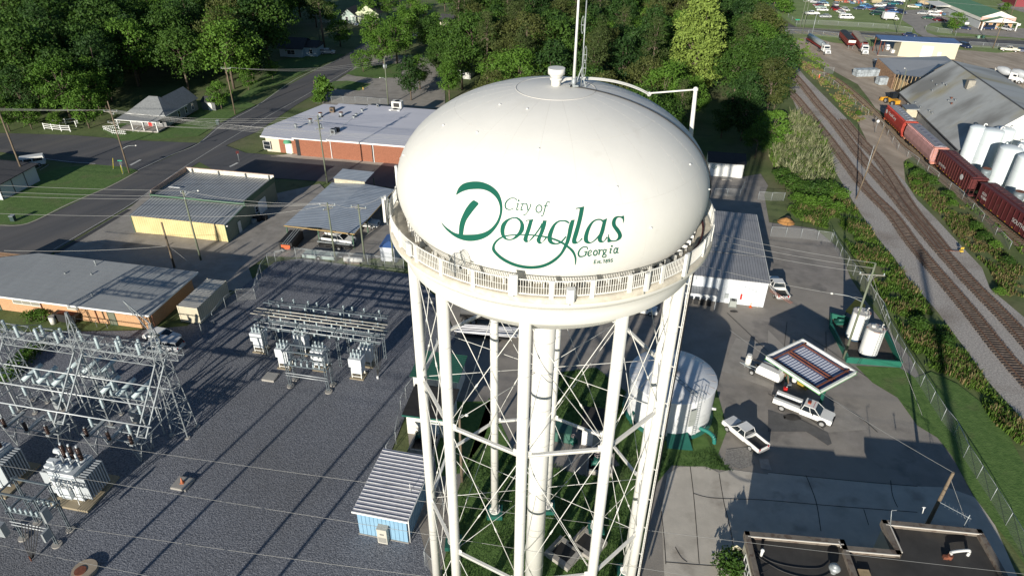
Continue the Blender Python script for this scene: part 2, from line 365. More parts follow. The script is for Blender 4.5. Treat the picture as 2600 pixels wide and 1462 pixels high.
def stroke(mb,pts,w,off=.014,n=5,closed=False):
    P=smooth_pts([(p[0],p[1],0) for p in pts],n,closed); W_=w if isinstance(w,(list,tuple)) else [w]; m=len(P); pr=[]
    for i,p in enumerate(P):
        a=P[(i-1)%m] if closed else P[max(0,i-1)]; b=P[(i+1)%m] if closed else P[min(m-1,i+1)]; d=(b-a); d=d.normalized() if d.length else Vector((1,0,0)); nn=Vector((-d.y,d.x,0))
        u=i/max(1,m-1)*(len(W_)-1); k=int(u); ww=W_[k] if k+1>=len(W_) else W_[k]*(1-u+k)+W_[k+1]*(u-k)
        pr.append((p.x+nn.x*ww/2,p.y+nn.y*ww/2,p.x-nn.x*ww/2,p.y-nn.y*ww/2))
    ribbon(mb,pr,closed,1,off)
def ell(mb,cx,cy,rx,ry,w,rot=0,off=.014):
    pts=[]
    for i in range(14):
        a=2*math.pi*i/14; x,y=rx*math.cos(a),ry*math.sin(a); pts.append((cx+x*math.cos(rot)-y*math.sin(rot),cy+x*math.sin(rot)+y*math.cos(rot)))
    stroke(mb,pts,w,off,2,True)
def dot(mb,cx,cy,r): ell(mb,cx,cy,r/2,r/2,r)
def P4(l): return l
L1=MB()
ribbon(L1,[(287,268,290,272),(318,190,350,236),(380,133,430,208),(480,108,520,198),(590,110,610,200),(690,142,690,224),(770,195,750,264),(825,262,795,312),(857,350,825,370),(867,440,839,440),(858,520,832,520),(825,620,795,612),(765,712,725,694),(690,785,645,742),(590,832,550,766),(480,850,450,773),(380,840,350,770),(280,800,265,748),(190,732,200,708),(135,672,145,665),(101,618,104,620)])
ribbon(L1,[(505,341,514,341),(490,350,560,370),(455,385,563,392),(415,440,515,450),(380,505,465,515),(345,590,415,590),(328,670,388,670),(322,772,372,772)],off=.013)
# o
ribbon(L1,[(1040,553,1035,566),(1105,590,1085,605),(1138,650,1095,660),(1130,730,1075,730),(1065,800,1032,785),(1005,832,995,820),(950,840,952,828),(895,825,915,812),(855,775,893,760),(845,700,897,690),(870,625,930,615),(940,572,975,578)],True)
# u
ribbon(L1,[(1160,604,1162,592),(1185,596,1195,586),(1216,592,1257,577)],n=3); ribbon(L1,[(1207,592,1257,577),(1190,650,1243,620),(1160,740,1215,720),(1140,800,1190,790),(1133,835,1182,838),(1158,866,1190,852),(1190,862,1204,848),(1235,832,1226,822),(1290,768,1280,758),(1345,690,1335,680),(1372,640,1362,625)],off=.0135)
ribbon(L1,[(1380,592,1423,594),(1360,670,1408,670),(1335,750,1380,750),(1303,820,1350,820),(1300,850,1345,850),(1325,882,1352,868),(1362,878,1372,862),(1424,815,1410,806)])
# g and its great loop
ribbon(L1,[(1712,622,1700,632),(1680,598,1668,612),(1640,590,1630,604),(1570,598,1580,612),(1510,640,1535,652),(1465,710,1508,720),(1437,790,1487,795),(1442,850,1492,850),(1480,888,1518,872),(1545,894,1552,878),(1612,870,1604,855),(1672,800,1660,792)])
ribbon(L1,[(1735,587,1775,583),(1712,640,1762,645),(1697,700,1748,705),(1685,770,1733,770),(1665,850,1712,845),(1640,915,1685,908),(1592,1005,1615,1022),(1500,1085,1520,1112),(1400,1138,1408,1170),(1290,1163,1298,1195),(1180,1164,1170,1196),(1050,1140,1035,1170),(930,1090,905,1115),(840,1030,812,1050),(783,970,748,978),(770,925,741,928),(788,878,766,868),(832,832,820,818),(900,798,893,785),(1000,781,1000,770),(1100,777,1100,767),(1250,784,1250,772),(1400,805,1402,790),(1500,832,1508,815),(1600,876,1612,858),(1680,930,1695,912),(1740,988,1760,968),(1772,1050,1793,1045),(1780,1100,1795,1105),(1780,1150,1784,1152)],off=.0135)
# l
ribbon(L1,[(1788,450,1795,438),(1820,444,1830,432),(1850,446,1895,417)],n=3,off=.0145); ribbon(L1,[(1843,440,1895,417),(1825,540,1878,520),(1798,650,1850,640),(1765,760,1818,760),(1744,840,1795,835),(1752,880,1800,860),(1790,886,1815,864),(1830,866,1834,850),(1875,822,1866,812)])
# a
ribbon(L1,[(2140,604,2125,612),(2110,578,2100,590),(2050,578,2050,593),(1990,610,2005,625),(1930,690,1967,700),(1897,780,1945,780),(1893,840,1942,835),(1918,875,1955,860),(1970,882,1985,864),(2040,840,2034,828),(2100,770,2090,760)])
ribbon(L1,[(2135,585,2183,566),(2120,650,2165,640),(2098,730,2145,730),(2073,800,2120,800),(2069,840,2115,838),(2093,868,2125,852),(2140,862,2144,848),(2190,806,2180,796)],off=.0135)
# s
ribbon(L1,[(2397,600,2383,632),(2393,537,2380,578),(2360,543,2350,556),(2310,541,2320,556),(2268,562,2300,575),(2245,615,2288,615),(2252,665,2295,655),(2285,715,2328,695),(2318,765,2358,745),(2320,805,2368,790),(2295,838,2345,830),(2262,845,2290,855),(2230,838,2240,858),(2208,800,2188,860),(2208,766,2200,767)])
lt=L1.obj('lettering_douglas',M['green'],tank_o)
L2=MB()
stroke(L2,[(1042,345),(1040,325),(1010,313),(965,318),(920,355),(903,405),(918,445),(965,457),(1010,438)],[4,6,6,8,12,13,10,7,5])
stroke(L2,[(1045,385),(1066,382),(1048,445),(1052,463),(1078,448)],[4,9,8,7,4],n=3); dot(L2,1072,343,10)
stroke(L2,[(1130,372),(1104,445),(1106,466),(1132,452)],[4,9,8,4],n=3); stroke(L2,[(1095,385),(1150,385)],5)
stroke(L2,[(1150,388),(1172,384),(1186,450),(1186,470)],[4,9,8,6],n=3); stroke(L2,[(1215,388),(1225,402),(1205,450),(1170,505),(1148,523),(1132,515)],[8,7,6,5,6,9],n=3)
ell(L2,1327,447,36,47,9,.25)
stroke(L2,[(1460,372),(1450,356),(1430,366),(1412,405),(1390,490),(1372,535),(1350,535)],[9,6,6,9,9,6,9],n=3); stroke(L2,[(1385,408),(1440,408)],5)
stroke(L2,[(1935,958),(1932,930),(1890,925),(1845,955),(1822,1008),(1838,1044),(1880,1044),(1912,1028)],[6,10,10,14,18,15,10,10]); stroke(L2,[(1922,985),(1910,1035)],14); stroke(L2,[(1893,984),(1938,982)],6)
stroke(L2,[(1948,1012),(1985,990),(1978,968),(1955,980),(1942,1015),(1958,1038),(1990,1018)],[5,6,9,10,14,12,5],n=4)
ell(L2,2036,1000,22,32,12,.3)
stroke(L2,[(2068,968),(2090,962),(2078,1026)],[5,12,13],n=3); stroke(L2,[(2084,995),(2104,966),(2128,966)],[5,7,12],n=3)
ell(L2,2152,978,17,21,9,.3); stroke(L2,[(2150,1000),(2133,1012),(2165,1022),(2168,1046),(2138,1056),(2122,1038),(2145,1020)],9,n=3); stroke(L2,[(2168,963),(2186,955)],6)
stroke(L2,[(2215,955),(2236,945),(2219,998),(2236,1000)],[4,12,12,5],n=3); dot(L2,2243,915,11)
ell(L2,2288,972,18,34,10,.3); stroke(L2,[(2322,932),(2306,990),(2328,998)],[8,13,5],n=3)
for s in ([(2027,1093),(2019,1133)],[(2022,1093),(2050,1092)],[(2022,1112),(2042,1110)],[(2013,1134),(2046,1128)],[(2078,1106),(2062,1108),(2072,1120),(2056,1132)],[(2093,1096),(2086,1126),(2098,1126)],[(2080,1107),(2101,1104)],[(2136,1096),(2150,1085),(2141,1126)],[(2256,1075),(2240,1077),(2236,1091),(2252,1098),(2246,1111),(2228,1112)],[(2219,1090),(2216,1108),(2199,1118)]): stroke(L2,s,5,n=3)
dot(L2,2108,1126,4); ell(L2,2179,1094,9,9,5); ell(L2,2175,1112,10,11,5); ell(L2,2210,1090,9,11,5)
L2.obj('lettering_small',M['green'],tank_o)
# ---------------------------------------------------------------- antennas on the tower (each lifts away)
def rimpt(az,r=9.7,z=36.4): return Vector((TX+r*math.cos(R(az)),TY+r*math.sin(R(az)),z))
def panel(az,w,h,z,label,col='white',r=9.68,grp='panel antennas on the tank rail',d=.14):
    p=rimpt(az,r,z); o=thing('panel_antenna',label,'antenna',p,R(az),grp)
    mb=MB(); mb.prism([(-d/2,-w/2),(d*.2,-w/2),(d*.5,-w*.3),(d*.5,w*.3),(d*.2,w/2),(-d/2,w/2)],0,h); part(o,'panel',mb,col)
    mb=MB(); mb.cyl((-.12,0,-.25),(-.12,0,h*.9),.04,n=8); mb.box((-.08,0,h*.25),(.14,.08,.06)); mb.box((-.08,0,h*.75),(.14,.08,.06)); part(o,'mount_pole',mb,'galv')
    return o
panel(-103,.42,1.1,36.5,'tall white panel antenna on the front rail beneath the D of the tank')
panel(-86.5,.42,.75,36.3,'short white canister antenna with collar hung on the middle of the front rail',r=9.75,d=.35)
panel(-63,.28,1.0,36.35,'narrow white panel antenna with pale box on the rail under the Est. 1895',r=9.75)
panel(-47,.3,1.3,36.3,'white tube antenna leaning on rail right of the lettering',r=9.75)
panel(-143,.5,.7,36.6,'square white panel antenna on front left rail below the lettering')
panel(-172,.32,1.5,36.3,'cream panel antenna at the left end of the rail',col='cream',r=9.85)
panel(-176,.26,1.2,36.4,'second panel antenna at left end with black bracket',r=9.8)
panel(168,.16,1.4,37,'slim white antenna pair standing on far left rail')
panel(163,.16,1.6,37,'slim whip antenna on far left rail behind the shell')
panel(12,.3,1.0,37.2,'small white panel antenna on far right rail seen past the shell')
panel(-55,.34,.55,36.6,'grey radio box behind rail at front right',col='galv',r=9.3)
def grid_dish(az,z,label):
    p=rimpt(az,9.55,z); o=thing('grid_dish_antenna',label,'antenna',p,R(az+55))
    mb=MB()
    for i in range(-7,8):
        pts=[]
        for j in range(-5,6):
            y=i*.055; zz_=j*.1; 
            if (y/.42)**2+(zz_/.55)**2<=1.05: pts.append((.25*((y/.42)**2+(zz_/.55)**2),y,zz_))
        if len(pts)>1: mb.tube(pts,.008,3)
    mb.tube([(.25,.42*math.cos(a*.3927),.55*math.sin(a*.3927)) for a in range(17)],.016,4)
    for a in (0,math.pi/2,math.pi,3*math.pi/2): mb.tube([(.2,.4*math.cos(a),.5*math.sin(a)),(.75,0,0)],.01,4)
    part(o,'dish_grid',mb,'galv'); mb=MB(); mb.cyl((-.1,0,-1.0),(-.1,0,.35),.035,n=6); part(o,'mount_pole',mb,'steel'); mb=MB(); mb.cyl((.7,0,0),(.85,0,0),.05,n=6); part(o,'feed_horn',mb,'black')
grid_dish(-122,37.6,'grey wire grid dish antenna on the front left of the rail')
p=Vector((TX+.95,TY-.15,43.95)); o=thing('whip_mast','tall white tapered whip mast rising from the tank crown out of frame','antenna',p)
mb=MB(); mb.cyl((0,0,0),(0,0,9.5),.085,.03,n=10); part(o,'whip',mb,'white'); mb=MB(); mb.box((0,0,.1),(.5,.3,.06)); mb.cyl((.0,0,0),(0,0,.5),.13,n=8); part(o,'base_clamp',mb,'galv')
o=thing('dipole_mast','thin grey mast with looped dipole antennas beside the whip on the tank crown','antenna',p+Vector((.42,.1,0)))
mb=MB(); mb.cyl((0,0,0),(0,0,4.4),.035,n=8); part(o,'mast',mb,'galv'); mb=MB()
for z,s in ((3.2,-1),(1.7,1),(1.0,1)): mb.tube([(s*.07*math.cos(a*.785)+s*.12,0,z+.45*math.sin(a*.785)) for a in range(9)],.016,4); mb.bar((0,0,z),(s*.2,0,z),.03)
part(o,'folded_dipole',mb,'galv'); mb=MB(); mb.bar((0,0,1.1),(-.35,0,0),.05); mb.bar((0,0,.7),(.25,0,0),.05); part(o,'brace',mb,'galv')
# ================================================================ setting
def g2(l): return [t(*a) if len(a)==3 else at(*a) for a in l]
m_lawn=mat('lawn',(.065,.10,.025),.95,col2=(.12,.16,.05),sc=.12,bump=.5,bsc=3,layers=[((.17,.15,.085),.05,.48,.66,.6),((.035,.06,.015),.5,.55,.75,.6)])
m_grass=mat('mown_grass',(.06,.125,.022),.95,col2=(.10,.175,.04),sc=1.2,bump=.6,bsc=5,layers=[((.13,.12,.06),.25,.55,.75,.6)])
m_field=mat('field_grass',(.14,.20,.055),.95,col2=(.20,.27,.09),sc=.2,bump=.5,bsc=2,layers=[((.22,.20,.12),.06,.55,.7,.5)])
m_asph=mat('worn_asphalt',(.235,.215,.195),.85,n=.2,sc=.35,bump=.2,bsc=12,layers=[((.31,.28,.24),.09,.42,.66,.8),((.05,.05,.052),.22,.6,.74,.6)])
m_street=mat('street_asphalt',(.085,.085,.09),.8,n=.12,sc=.4,bump=.15,bsc=15,layers=[((.16,.145,.13),.12,.48,.7,.7)],stretch=(1.0,(.12,1,1)))
m_lot=mat('pale_old_asphalt',(.28,.26,.235),.9,n=.16,sc=.5,bump=.2,bsc=8,layers=[((.35,.32,.28),.1,.48,.7,.7),((.09,.085,.08),.2,.6,.75,.6)])
m_grav=mat('dark_crushed_gravel',(.085,.093,.115),.95,col2=(.235,.245,.275),sc=5.5,det=3,bump=1.0,bsc=9,layers=[((.10,.095,.088),.05,.45,.7,.45),((.17,.165,.16),14,.66,.72,.5)])
m_ball=mat('rail_ballast',(.26,.24,.22),.95,col2=(.50,.465,.43),sc=4.5,det=3,bump=1.0,bsc=8,layers=[((.15,.11,.08),.12,.52,.72,.5)])
m_dirt=mat('bare_dirt',(.32,.26,.20),.95,col2=(.46,.39,.31),sc=.35,bump=.5,bsc=4,layers=[((.15,.12,.09),.12,.5,.75,.5)],stretch=(.3,(1,.35,1)))
m_slab=mat('old_concrete_slab',(.48,.44,.38),.88,n=.1,sc=.5,bump=.15,bsc=10,layers=[((.2,.17,.14),.35,.55,.74,.7),((.50,.46,.39),.12,.5,.7,.5)])
m_verge=mat('weedy_verge',(.05,.08,.02),.95,col2=(.09,.12,.035),sc=.6,bump=.8,bsc=3,layers=[((.2,.155,.08),.15,.5,.7,.7)])
m_mark=mat('road_marking',(.55,.55,.52),.7,n=.15,sc=3); m_yel=mat('yellow_marking',(.55,.36,.05),.7,n=.15,sc=3)
Z=[0]
def lay(name,pts,z,m): return sheet(name,g2(pts),z,m)
sheet('ground',[(-1500,-600),(1500,-600),(1500,3000),(-1500,3000)],-.06,m_lawn)
# --- left part
lay('street',[(5,-900,1900),(5,-900,1300),(5,-200,960),(5,0,820),(5,290,800),(5,480,720),(5,700,600),(5,1100,400),(5,1390,270),(5,1700,130),(1,1990,1445),(1,2200,1250),(1,2573,1060),(2,300,870),(2,640,690),(2,900,560),(2,1080,430),(2,1300,300),(2,1500,230),(2,1560,260),(2,1250,470),(2,1100,600),(2,980,690),(2,700,880),(2,400,1060),(2,0,1330),(5,2300,0),(5,1860,270),(5,1340,600),(5,900,860),(5,540,1080),(5,0,1500),(5,-300,1900)],.0,m_street)
lay('cross_street',[(5,-900,60),(5,0,80),(5,500,160),(5,700,190),(5,960,205),(5,1240,235),(5,1390,270),(5,1750,100),(5,1990,-10),(5,1500,-30),(5,700,-90),(5,0,-110),(5,-900,-150)],.02,m_street)
lay('corner_lawn',[(5,-900,600),(5,-900,430),(5,0,330),(5,350,300),(5,620,240),(5,860,215),(5,980,208),(5,1250,230),(5,1380,262),(5,1250,345),(5,900,520),(5,600,660),(5,430,740),(5,280,800),(5,0,815),(5,-300,800)],.025,m_grass)
lay('side_street',[(6,-350,0),(6,-560,60),(6,-700,110),(6,-300,330),(6,300,350),(6,700,380),(6,1300,430),(6,1500,470),(6,2200,470),(6,2200,270),(6,1500,220),(6,700,150),(6,180,110),(6,-100,90)],.02,m_street)
lay('pale_apron',[(6,180,115),(6,420,100),(6,800,150),(6,1300,190),(6,1700,215),(6,1700,270),(6,1250,215),(6,900,180),(6,400,145)],.05,m_slab)
lay('concrete_yard',[(5,545,1110),(5,900,880),(5,1330,620),(5,1500,480),(5,1860,250),(6,100,520),(6,640,400),(6,720,480),(6,1500,500),(6,1500,1150),(6,1000,1150),(6,100,1130),(5,2500,1250),(5,2573,1449),(11,1850,60),(11,1200,80),(11,0,90),(11,-600,-200),(5,0,1449)],.03,m_lot)
lay('parking_yard',[(2,980,690),(2,1100,560),(2,1700,560),(2,1900,800),(2,1900,1100),(2,700,1050),(2,590,1040),(2,640,930),(2,760,840),(2,900,760)],.015,m_lot)
lay('island_lawn',[(2,905,745),(2,1060,660),(2,1460,640),(2,1460,780),(2,1200,790),(2,1000,768)],.04,m_grass)
lay('corner_grass',[(2,700,880),(2,780,820),(2,920,815),(2,1160,845),(2,1040,915),(2,850,900),(2,760,895)],.04,m_grass)
lay('house_lawn',[(1,2573,1055),(1,2200,1245),(1,1990,1370),(1,1600,1400),(1,1200,1420),(1,1000,1300),(1,1600,1150),(1,2300,1050),(2,0,950),(2,600,680),(2,890,550),(2,600,540),(2,200,620),(1,2400,1000)],.03,m_grass)
# --- substation gravel
lay('gravel_yard',[(0,-500,860),(0,-60,838),(0,330,832),(0,470,820),(0,520,790),(0,600,730),(0,690,660),(0,760,650),(0,1030,690),(0,1100,750),(0,1150,850),(0,1080,970),(0,1022,1040),(0,978,1150),(0,1045,1290),(0,1085,1449),(0,1090,1900),(0,-1400,2400),(0,-1400,1100)],.035,m_grav)
# --- yard under and right of the tower
lay('works_yard',[(0,1090,700),(0,1400,560),(0,1700,480),(0,1780,440),(0,1915,450),(0,1935,560),(0,2050,575),(0,2110,625),(0,2140,700),(0,2180,760),(0,2290,900),(0,2390,1110),(0,2480,1280),(0,2560,1449),(0,2700,1900),(0,1100,1900),(0,1085,1449),(0,1045,1290),(0,1022,1040),(0,1080,970),(0,1150,850)],.03,m_asph)
lay('back_lane',[(7,1965,310),(7,2330,330),(7,2500,300),(7,2573,420),(7,2500,600),(7,2250,640),(7,1965,690)],.05,m_asph)
lay('tower_grass',[(0,1380,940),(0,1500,925),(0,1580,990),(0,1610,1090),(0,1700,1140),(0,1790,1125),(0,1840,1185),(0,1760,1175),(0,1690,1170),(0,1640,1230),(0,1600,1449),(0,1590,1800),(0,1120,1800),(0,1110,1449),(0,1150,1240),(0,1180,1150),(0,1230,1000),(0,1290,1130),(0,1370,1170),(0,1480,1200),(0,1560,1170),(0,1500,1090),(0,1380,1040),(0,1385,980)],.05,m_grass)
lay('pump_grass',[(0,1110,1010),(0,1250,1010),(0,1215,1110),(0,1160,1190),(0,1100,1200),(0,1085,1080)],.05,m_grass)
lay('tank_surround',[(0,1560,1000),(0,1800,970),(0,1830,1080),(0,1800,1160),(0,1690,1165),(0,1600,1130),(0,1570,1060)],.055,m_grass)
lay('concrete_slab',[(17,1560,430),(17,1680,350),(17,1950,350),(17,2080,410),(17,2200,380),(17,2573,430),(18,0,405),(18,700,480),(18,1530,550),(18,1800,560),(18,2080,660),(18,2280,940),(18,2500,1449),(18,2700,2600),(17,1530,2600),(17,1530,1449),(17,1500,800)],.055,m_slab)
lay('fill_slab',[(13,2100,830),(13,2573,1000),(14,150,1190),(14,600,1449),(14,1000,1420),(14,880,1250),(14,600,1080),(14,400,820),(14,0,420),(13,2573,560),(13,2250,500)],.05,m_lot)
lay('verge_lawn',[(14,880,780),(14,1320,800),(14,1480,900),(14,1640,840),(14,1900,960),(14,2120,1130),(14,2400,1449),(18,2573,330),(18,3300,1449),(18,3300,2300),(18,2700,1500),(18,2330,1000),(18,2060,640),(18,1850,250),(18,1700,60),(14,1500,1380),(14,1300,1100),(14,1050,950)],.06,m_grass)
# --- railway corridor
lay('track_bed',[(4,110,560),(4,130,700),(4,230,960),(4,300,1120),(4,480,1280),(4,600,1449),(8,640,220),(8,800,480),(8,880,620),(8,1010,810),(8,1110,950),(8,1270,1140),(8,1430,1380),(14,1480,-20),(14,1700,230),(14,1850,430),(14,2040,680),(14,2200,920),(14,2573,1330),(14,3600,2600),(14,4200,2400),(14,2800,500),(14,2573,290),(14,2230,0),(8,2150,1240),(8,1950,1030),(8,1700,760),(8,1500,560),(8,1380,380),(8,1200,200),(8,1000,-20),(4,800,1200),(4,560,960),(4,380,780),(4,230,600),(4,150,520)],.0,m_ball)
lay('siding_bed',[(8,1000,0),(8,1400,-40),(8,1500,60),(8,1360,180),(8,1380,380),(8,1200,200)],.01,m_dirt)
lay('dirt_verge',[(4,870,1170),(4,1080,1150),(4,1330,1449),(8,1450,130),(8,1300,190),(8,1150,100),(8,1000,-20)],.02,m_dirt)
# --- upper right
lay('dirt_yard',[(4,160,480),(4,330,385),(4,440,370),(4,640,430),(4,1040,470),(4,1150,400),(4,1900,470),(4,2573,520),(4,3600,560),(4,3600,1900),(4,2300,1600),(4,1400,1300),(4,1080,1090),(4,1010,990),(4,900,850),(4,700,740),(4,560,660),(4,380,560),(4,250,520)],.02,m_dirt)
lay('far_road',[(4,-100,190),(4,100,200),(4,300,280),(4,700,315),(4,1200,345),(4,1700,375),(4,2573,415),(4,4000,480),(4,4000,560),(4,2573,480),(4,1900,450),(4,1060,380),(4,700,365),(4,380,340),(4,150,330),(4,80,260)],.03,m_street)
lay('approach_road',[(4,-440,-60),(4,-200,-60),(4,0,80),(4,110,215),(4,160,330),(4,90,380),(4,20,300),(4,-100,150),(4,-330,-20)],.035,m_street)
lay('store_lot',[(4,1870,330),(4,2573,390),(4,3600,430),(4,3600,330),(4,2573,290),(4,2000,265),(4,1930,250)],.035,m_lot)
lay('lot_drive',[(4,1340,200),(4,1360,110),(4,1560,95),(4,1700,140),(4,1860,200),(4,1860,235),(4,1720,230),(4,1640,235),(4,1580,270),(4,1610,330),(4,1730,380),(4,1560,372),(4,1490,330),(4,1450,270)],.04,m_lot)
lay('red_building_lot',[(4,2300,50),(4,2573,130),(4,2800,200),(4,2800,110),(4,2400,20)],.035,m_lot)
lay('field',[(4,-60,-250),(4,100,150),(4,280,270),(4,700,300),(4,1200,330),(4,1480,345),(4,1900,370),(4,2573,400),(4,3600,430),(4,3600,-300)],-.01,m_field)
lay('road_verge',[(4,160,350),(4,380,345),(4,1060,385),(4,1060,470),(4,640,430),(4,440,370),(4,330,385),(4,170,470)],.03,m_field)
lay('road_verge',[(4,1900,455),(4,2573,485),(4,2573,520),(4,2300,535),(4,1900,500)],.031,m_field)
lay('lot_grass',[(4,1570,270),(4,1720,260),(4,1870,340),(4,1880,385),(4,1700,365),(4,1600,330)],.05,m_field)
for a,b in (((4,200,290),(4,640,312)),((4,640,312),(4,1200,345)),((4,1200,340),(4,1520,358)),((4,1720,375),(4,2573,415))):
    A,B=t(*a),t(*b); sheet('kerb',[A+Vector((0,-.35,0)),B+Vector((0,-.35,0)),B+Vector((0,.3,0)),A+Vector((0,.3,0))],.12,mat('pale_kerb',(.36,.34,.28),.9,n=.1,sc=1))
    sheet('pavement',[A+Vector((0,1.6,0)),B+Vector((0,1.6,0)),B+Vector((0,2.6,0)),A+Vector((0,2.6,0))],.1,mat('pale_kerb'))
# painted markings and kerb lines
def line(name,a,b,w,z,m):
    A,B=(t(*a),t(*b)); d=(B-A).normalized(); n=Vector((-d.y,d.x,0))*w/2; sheet(name,[A-n,B-n,B+n,A+n],z,m)
def pline(name,pts,w,z,m):
    P=smooth_pts([t(*a) for a in pts],5); L_=[];R_=[]
    for i,p in enumerate(P):
        d=(P[min(i+1,len(P)-1)]-P[max(0,i-1)]).normalized(); n=Vector((-d.y,d.x,0))*w/2; L_.append(p+n); R_.append(p-n)
    mb=MB(); m_=len(P); mb.add([(q.x,q.y,z) for q in L_]+[(q.x,q.y,z) for q in R_],[(i,m_+i,m_+i+1,i+1) for i in range(m_-1)]); o=mb.obj(name,m); o['kind']='structure'; return o
pline('edge_line',[(5,540,1060),(5,900,850),(5,1340,590),(5,1880,215),(2,0,1240),(2,500,960),(2,960,690)],.12,.045,m_mark)
pline('kerb',[(5,0,818),(5,280,800),(5,700,600),(5,1100,430),(5,1380,280)],.35,.06,mat('pale_kerb'))
pline('kerb',[(5,1390,262),(5,1700,120),(5,1990,0),(1,2250,1250),(1,2573,1075),(2,400,800),(2,860,590)],.15,.05,m_mark)
pline('kerb',[(5,560,1100),(5,850,930),(5,1300,660)],.9,.05,mat('dark_gutter',(.05,.05,.055),.9))
pline('kerb',[(6,150,125),(6,420,140),(6,800,165),(6,1300,215)],.3,.07,mat('pale_kerb'))
pline('edge_line',[(5,450,150),(5,700,180),(5,960,200)],.15,.05,m_mark)
line('stop_bar',(5,1310,215),(5,1415,160),.5,.05,m_mark); line('stop_bar',(5,2310,230),(5,2390,190),.5,.05,m_mark)
for i in range(6): line('parking_line',(5,100+60*i,275-i*2),(5,190+60*i,240-i*6),.12,.055,m_mark)
for i in range(9): line('yellow_hatch',(4,260+i*92,318+i*5),(4,350+i*92,350+i*5),.35,.05,m_yel)
line('centre_line',(4,250,318),(4,1060,362),.25,.05,m_yel)
# expansion joints and cracks in the slab: thin dark strips
m_cr=mat('tar_joint',(.045,.04,.035),.9)
for pts in ([(17,1790,350),(17,1830,700),(17,1880,1330)],[(17,2080,420),(17,2130,720),(17,2190,960),(17,2230,1200)],[(17,1820,620),(17,2000,665),(17,2370,680),(18,0,690),(18,700,750),(18,1500,810)],[(18,380,440),(18,480,700),(18,530,1000)],[(17,1540,1310),(17,1900,1340),(17,2060,1350)],[(18,0,410),(18,900,500),(18,1500,550)],[(18,1230,490),(18,1250,640),(18,1300,760)],[(18,960,780),(18,1010,940)],[(17,1500,800),(17,1530,1100),(17,1545,1330)],[(17,1640,1160),(17,1700,1260),(17,1760,1310)],[(14,360,455),(14,640,640),(14,1000,900)],[(14,620,1120),(14,900,1280),(14,1100,1449)],[(14,0,1060),(14,400,1300),(14,560,1420)],[(13,2160,250),(13,2573,640)],[(14,190,340),(14,150,700)],[(14,580,440),(14,585,640)]):
    pline('slab_joint',pts,.07,.075,m_cr)
m_oil=mat('oil_stain',(.045,.042,.04),.75,n=.3,sc=2)
m_patch=mat('dark_patch',(.10,.098,.097),.85,n=.15,sc=1)
lay('asphalt_patch',[(14,0,1225),(14,350,1330),(14,600,1449),(18,640,120),(18,600,140),(18,480,60),(18,380,0),(17,2573,0),(17,2573,-80)],.072,m_patch)
lay('manhole_slab',[(17,2480,270),(17,2573,275),(18,35,390),(17,2500,370)],.08,M['conc'])
for (i,x,y,r) in ((14,240,1300,.9),(13,2230,235,.5),(5,150,1100,0)):
    if r:
        c_=t(i,x,y); sheet('oil_stain',[(c_.x+r*(1+.3*math.sin(3*a))*math.cos(a*.5236),c_.y+r*.6*math.sin(a*.5236)) for a in range(12)],.085,m_oil)
lay('rubble_patch',[(17,2150,180),(17,2400,150),(17,2440,330),(17,2300,380),(17,2130,330)],.075,mat('crushed_stone',(.16,.15,.14),.95,col2=(.28,.27,.25),sc=5,bump=.8,bsc=9))
# ---------------------------------------------------------------- railway tracks
m_rail=mat('rusty_rail',(.17,.10,.07),.6,n=.3,sc=3,metal=.2); m_tie=mat('sleeper_wood',(.11,.085,.07),.95,n=.4,sc=2)
def track(label,pts,z=.0,hz=.22,sp=.56,wood=m_tie):
    P=smooth_pts([t(*p) for p in pts],10); Q=[P[0]]
    for p in P[1:]:
        while (p-Q[-1]).length>sp: Q.append(Q[-1]+(p-Q[-1]).normalized()*sp)
    o=thing('railway_track',label,'railway track',(Q[0].x,Q[0].y,z),0,'railway tracks'); O=Vector(o.location)
    ties=MB(); L_=[];R_=[]
    for i,q in enumerate(Q):
        d=(Q[min(i+1,len(Q)-1)]-Q[max(i-1,0)]); a=math.atan2(d.y,d.x)
        ties.box(q-O+Vector((0,0,z+hz*.5+random.uniform(-.01,.01))),(.24,2.5+random.uniform(-.08,.12),hz*.8),a+random.uniform(-.03,.03)); n=Vector((-d.y,d.x,0)).normalized(); L_.append(q-O+n*.755+Vector((0,0,z+hz+.06))); R_.append(q-O-n*.755+Vector((0,0,z+hz+.06)))
    part(o,'sleeper',ties,wood)['kind']='stuff'
    for l in (L_,R_):
        mb=MB(); vs=[];fs=[]
        for k,p in enumerate(l):
            d=(l[min(k+1,len(l)-1)]-l[max(k-1,0)]).normalized(); n=Vector((-d.y,d.x,0))*.045
            vs+=[p-n+Vector((0,0,-.08)),p-n+Vector((0,0,.08)),p+n+Vector((0,0,.08)),p+n+Vector((0,0,-.08))]
        for k in range(len(l)-1):
            for j in range(4): fs.append((4*k+j,4*k+(j+1)%4,4*k+4+(j+1)%4,4*k+4+j))
        mb.add(vs,fs); part(o,'rail',mb,m_rail)
    return Q
track('main railway track nearest the works fence, deep ballast and dark sleepers',[(4,70,720),(4,150,850),(4,300,1010),(4,450,1200),(4,645,1449),(8,830,250),(8,1010,480),(8,1250,720),(8,1440,985),(8,1640,1230),(8,1830,1449),(14,2080,300),(14,2330,620),(14,2573,900),(14,3200,1600)])
track('middle railway track running beside the main line between weeds and ballast',[(4,110,610),(4,170,660),(4,340,850),(4,500,1050),(4,660,1230),(4,830,1449),(8,970,180),(8,1120,350),(8,1270,520),(8,1400,680),(8,1520,820),(8,1700,1030),(8,1880,1230),(8,2085,1449),(14,2330,245),(14,2573,510),(14,3200,1250)])
track('short turnout track merging into the middle line by the vegetation',[(4,760,1210),(4,960,1449),(8,1130,180),(8,1260,370),(8,1380,560),(8,1500,730),(8,1640,900),(8,1780,1080)],z=.03)
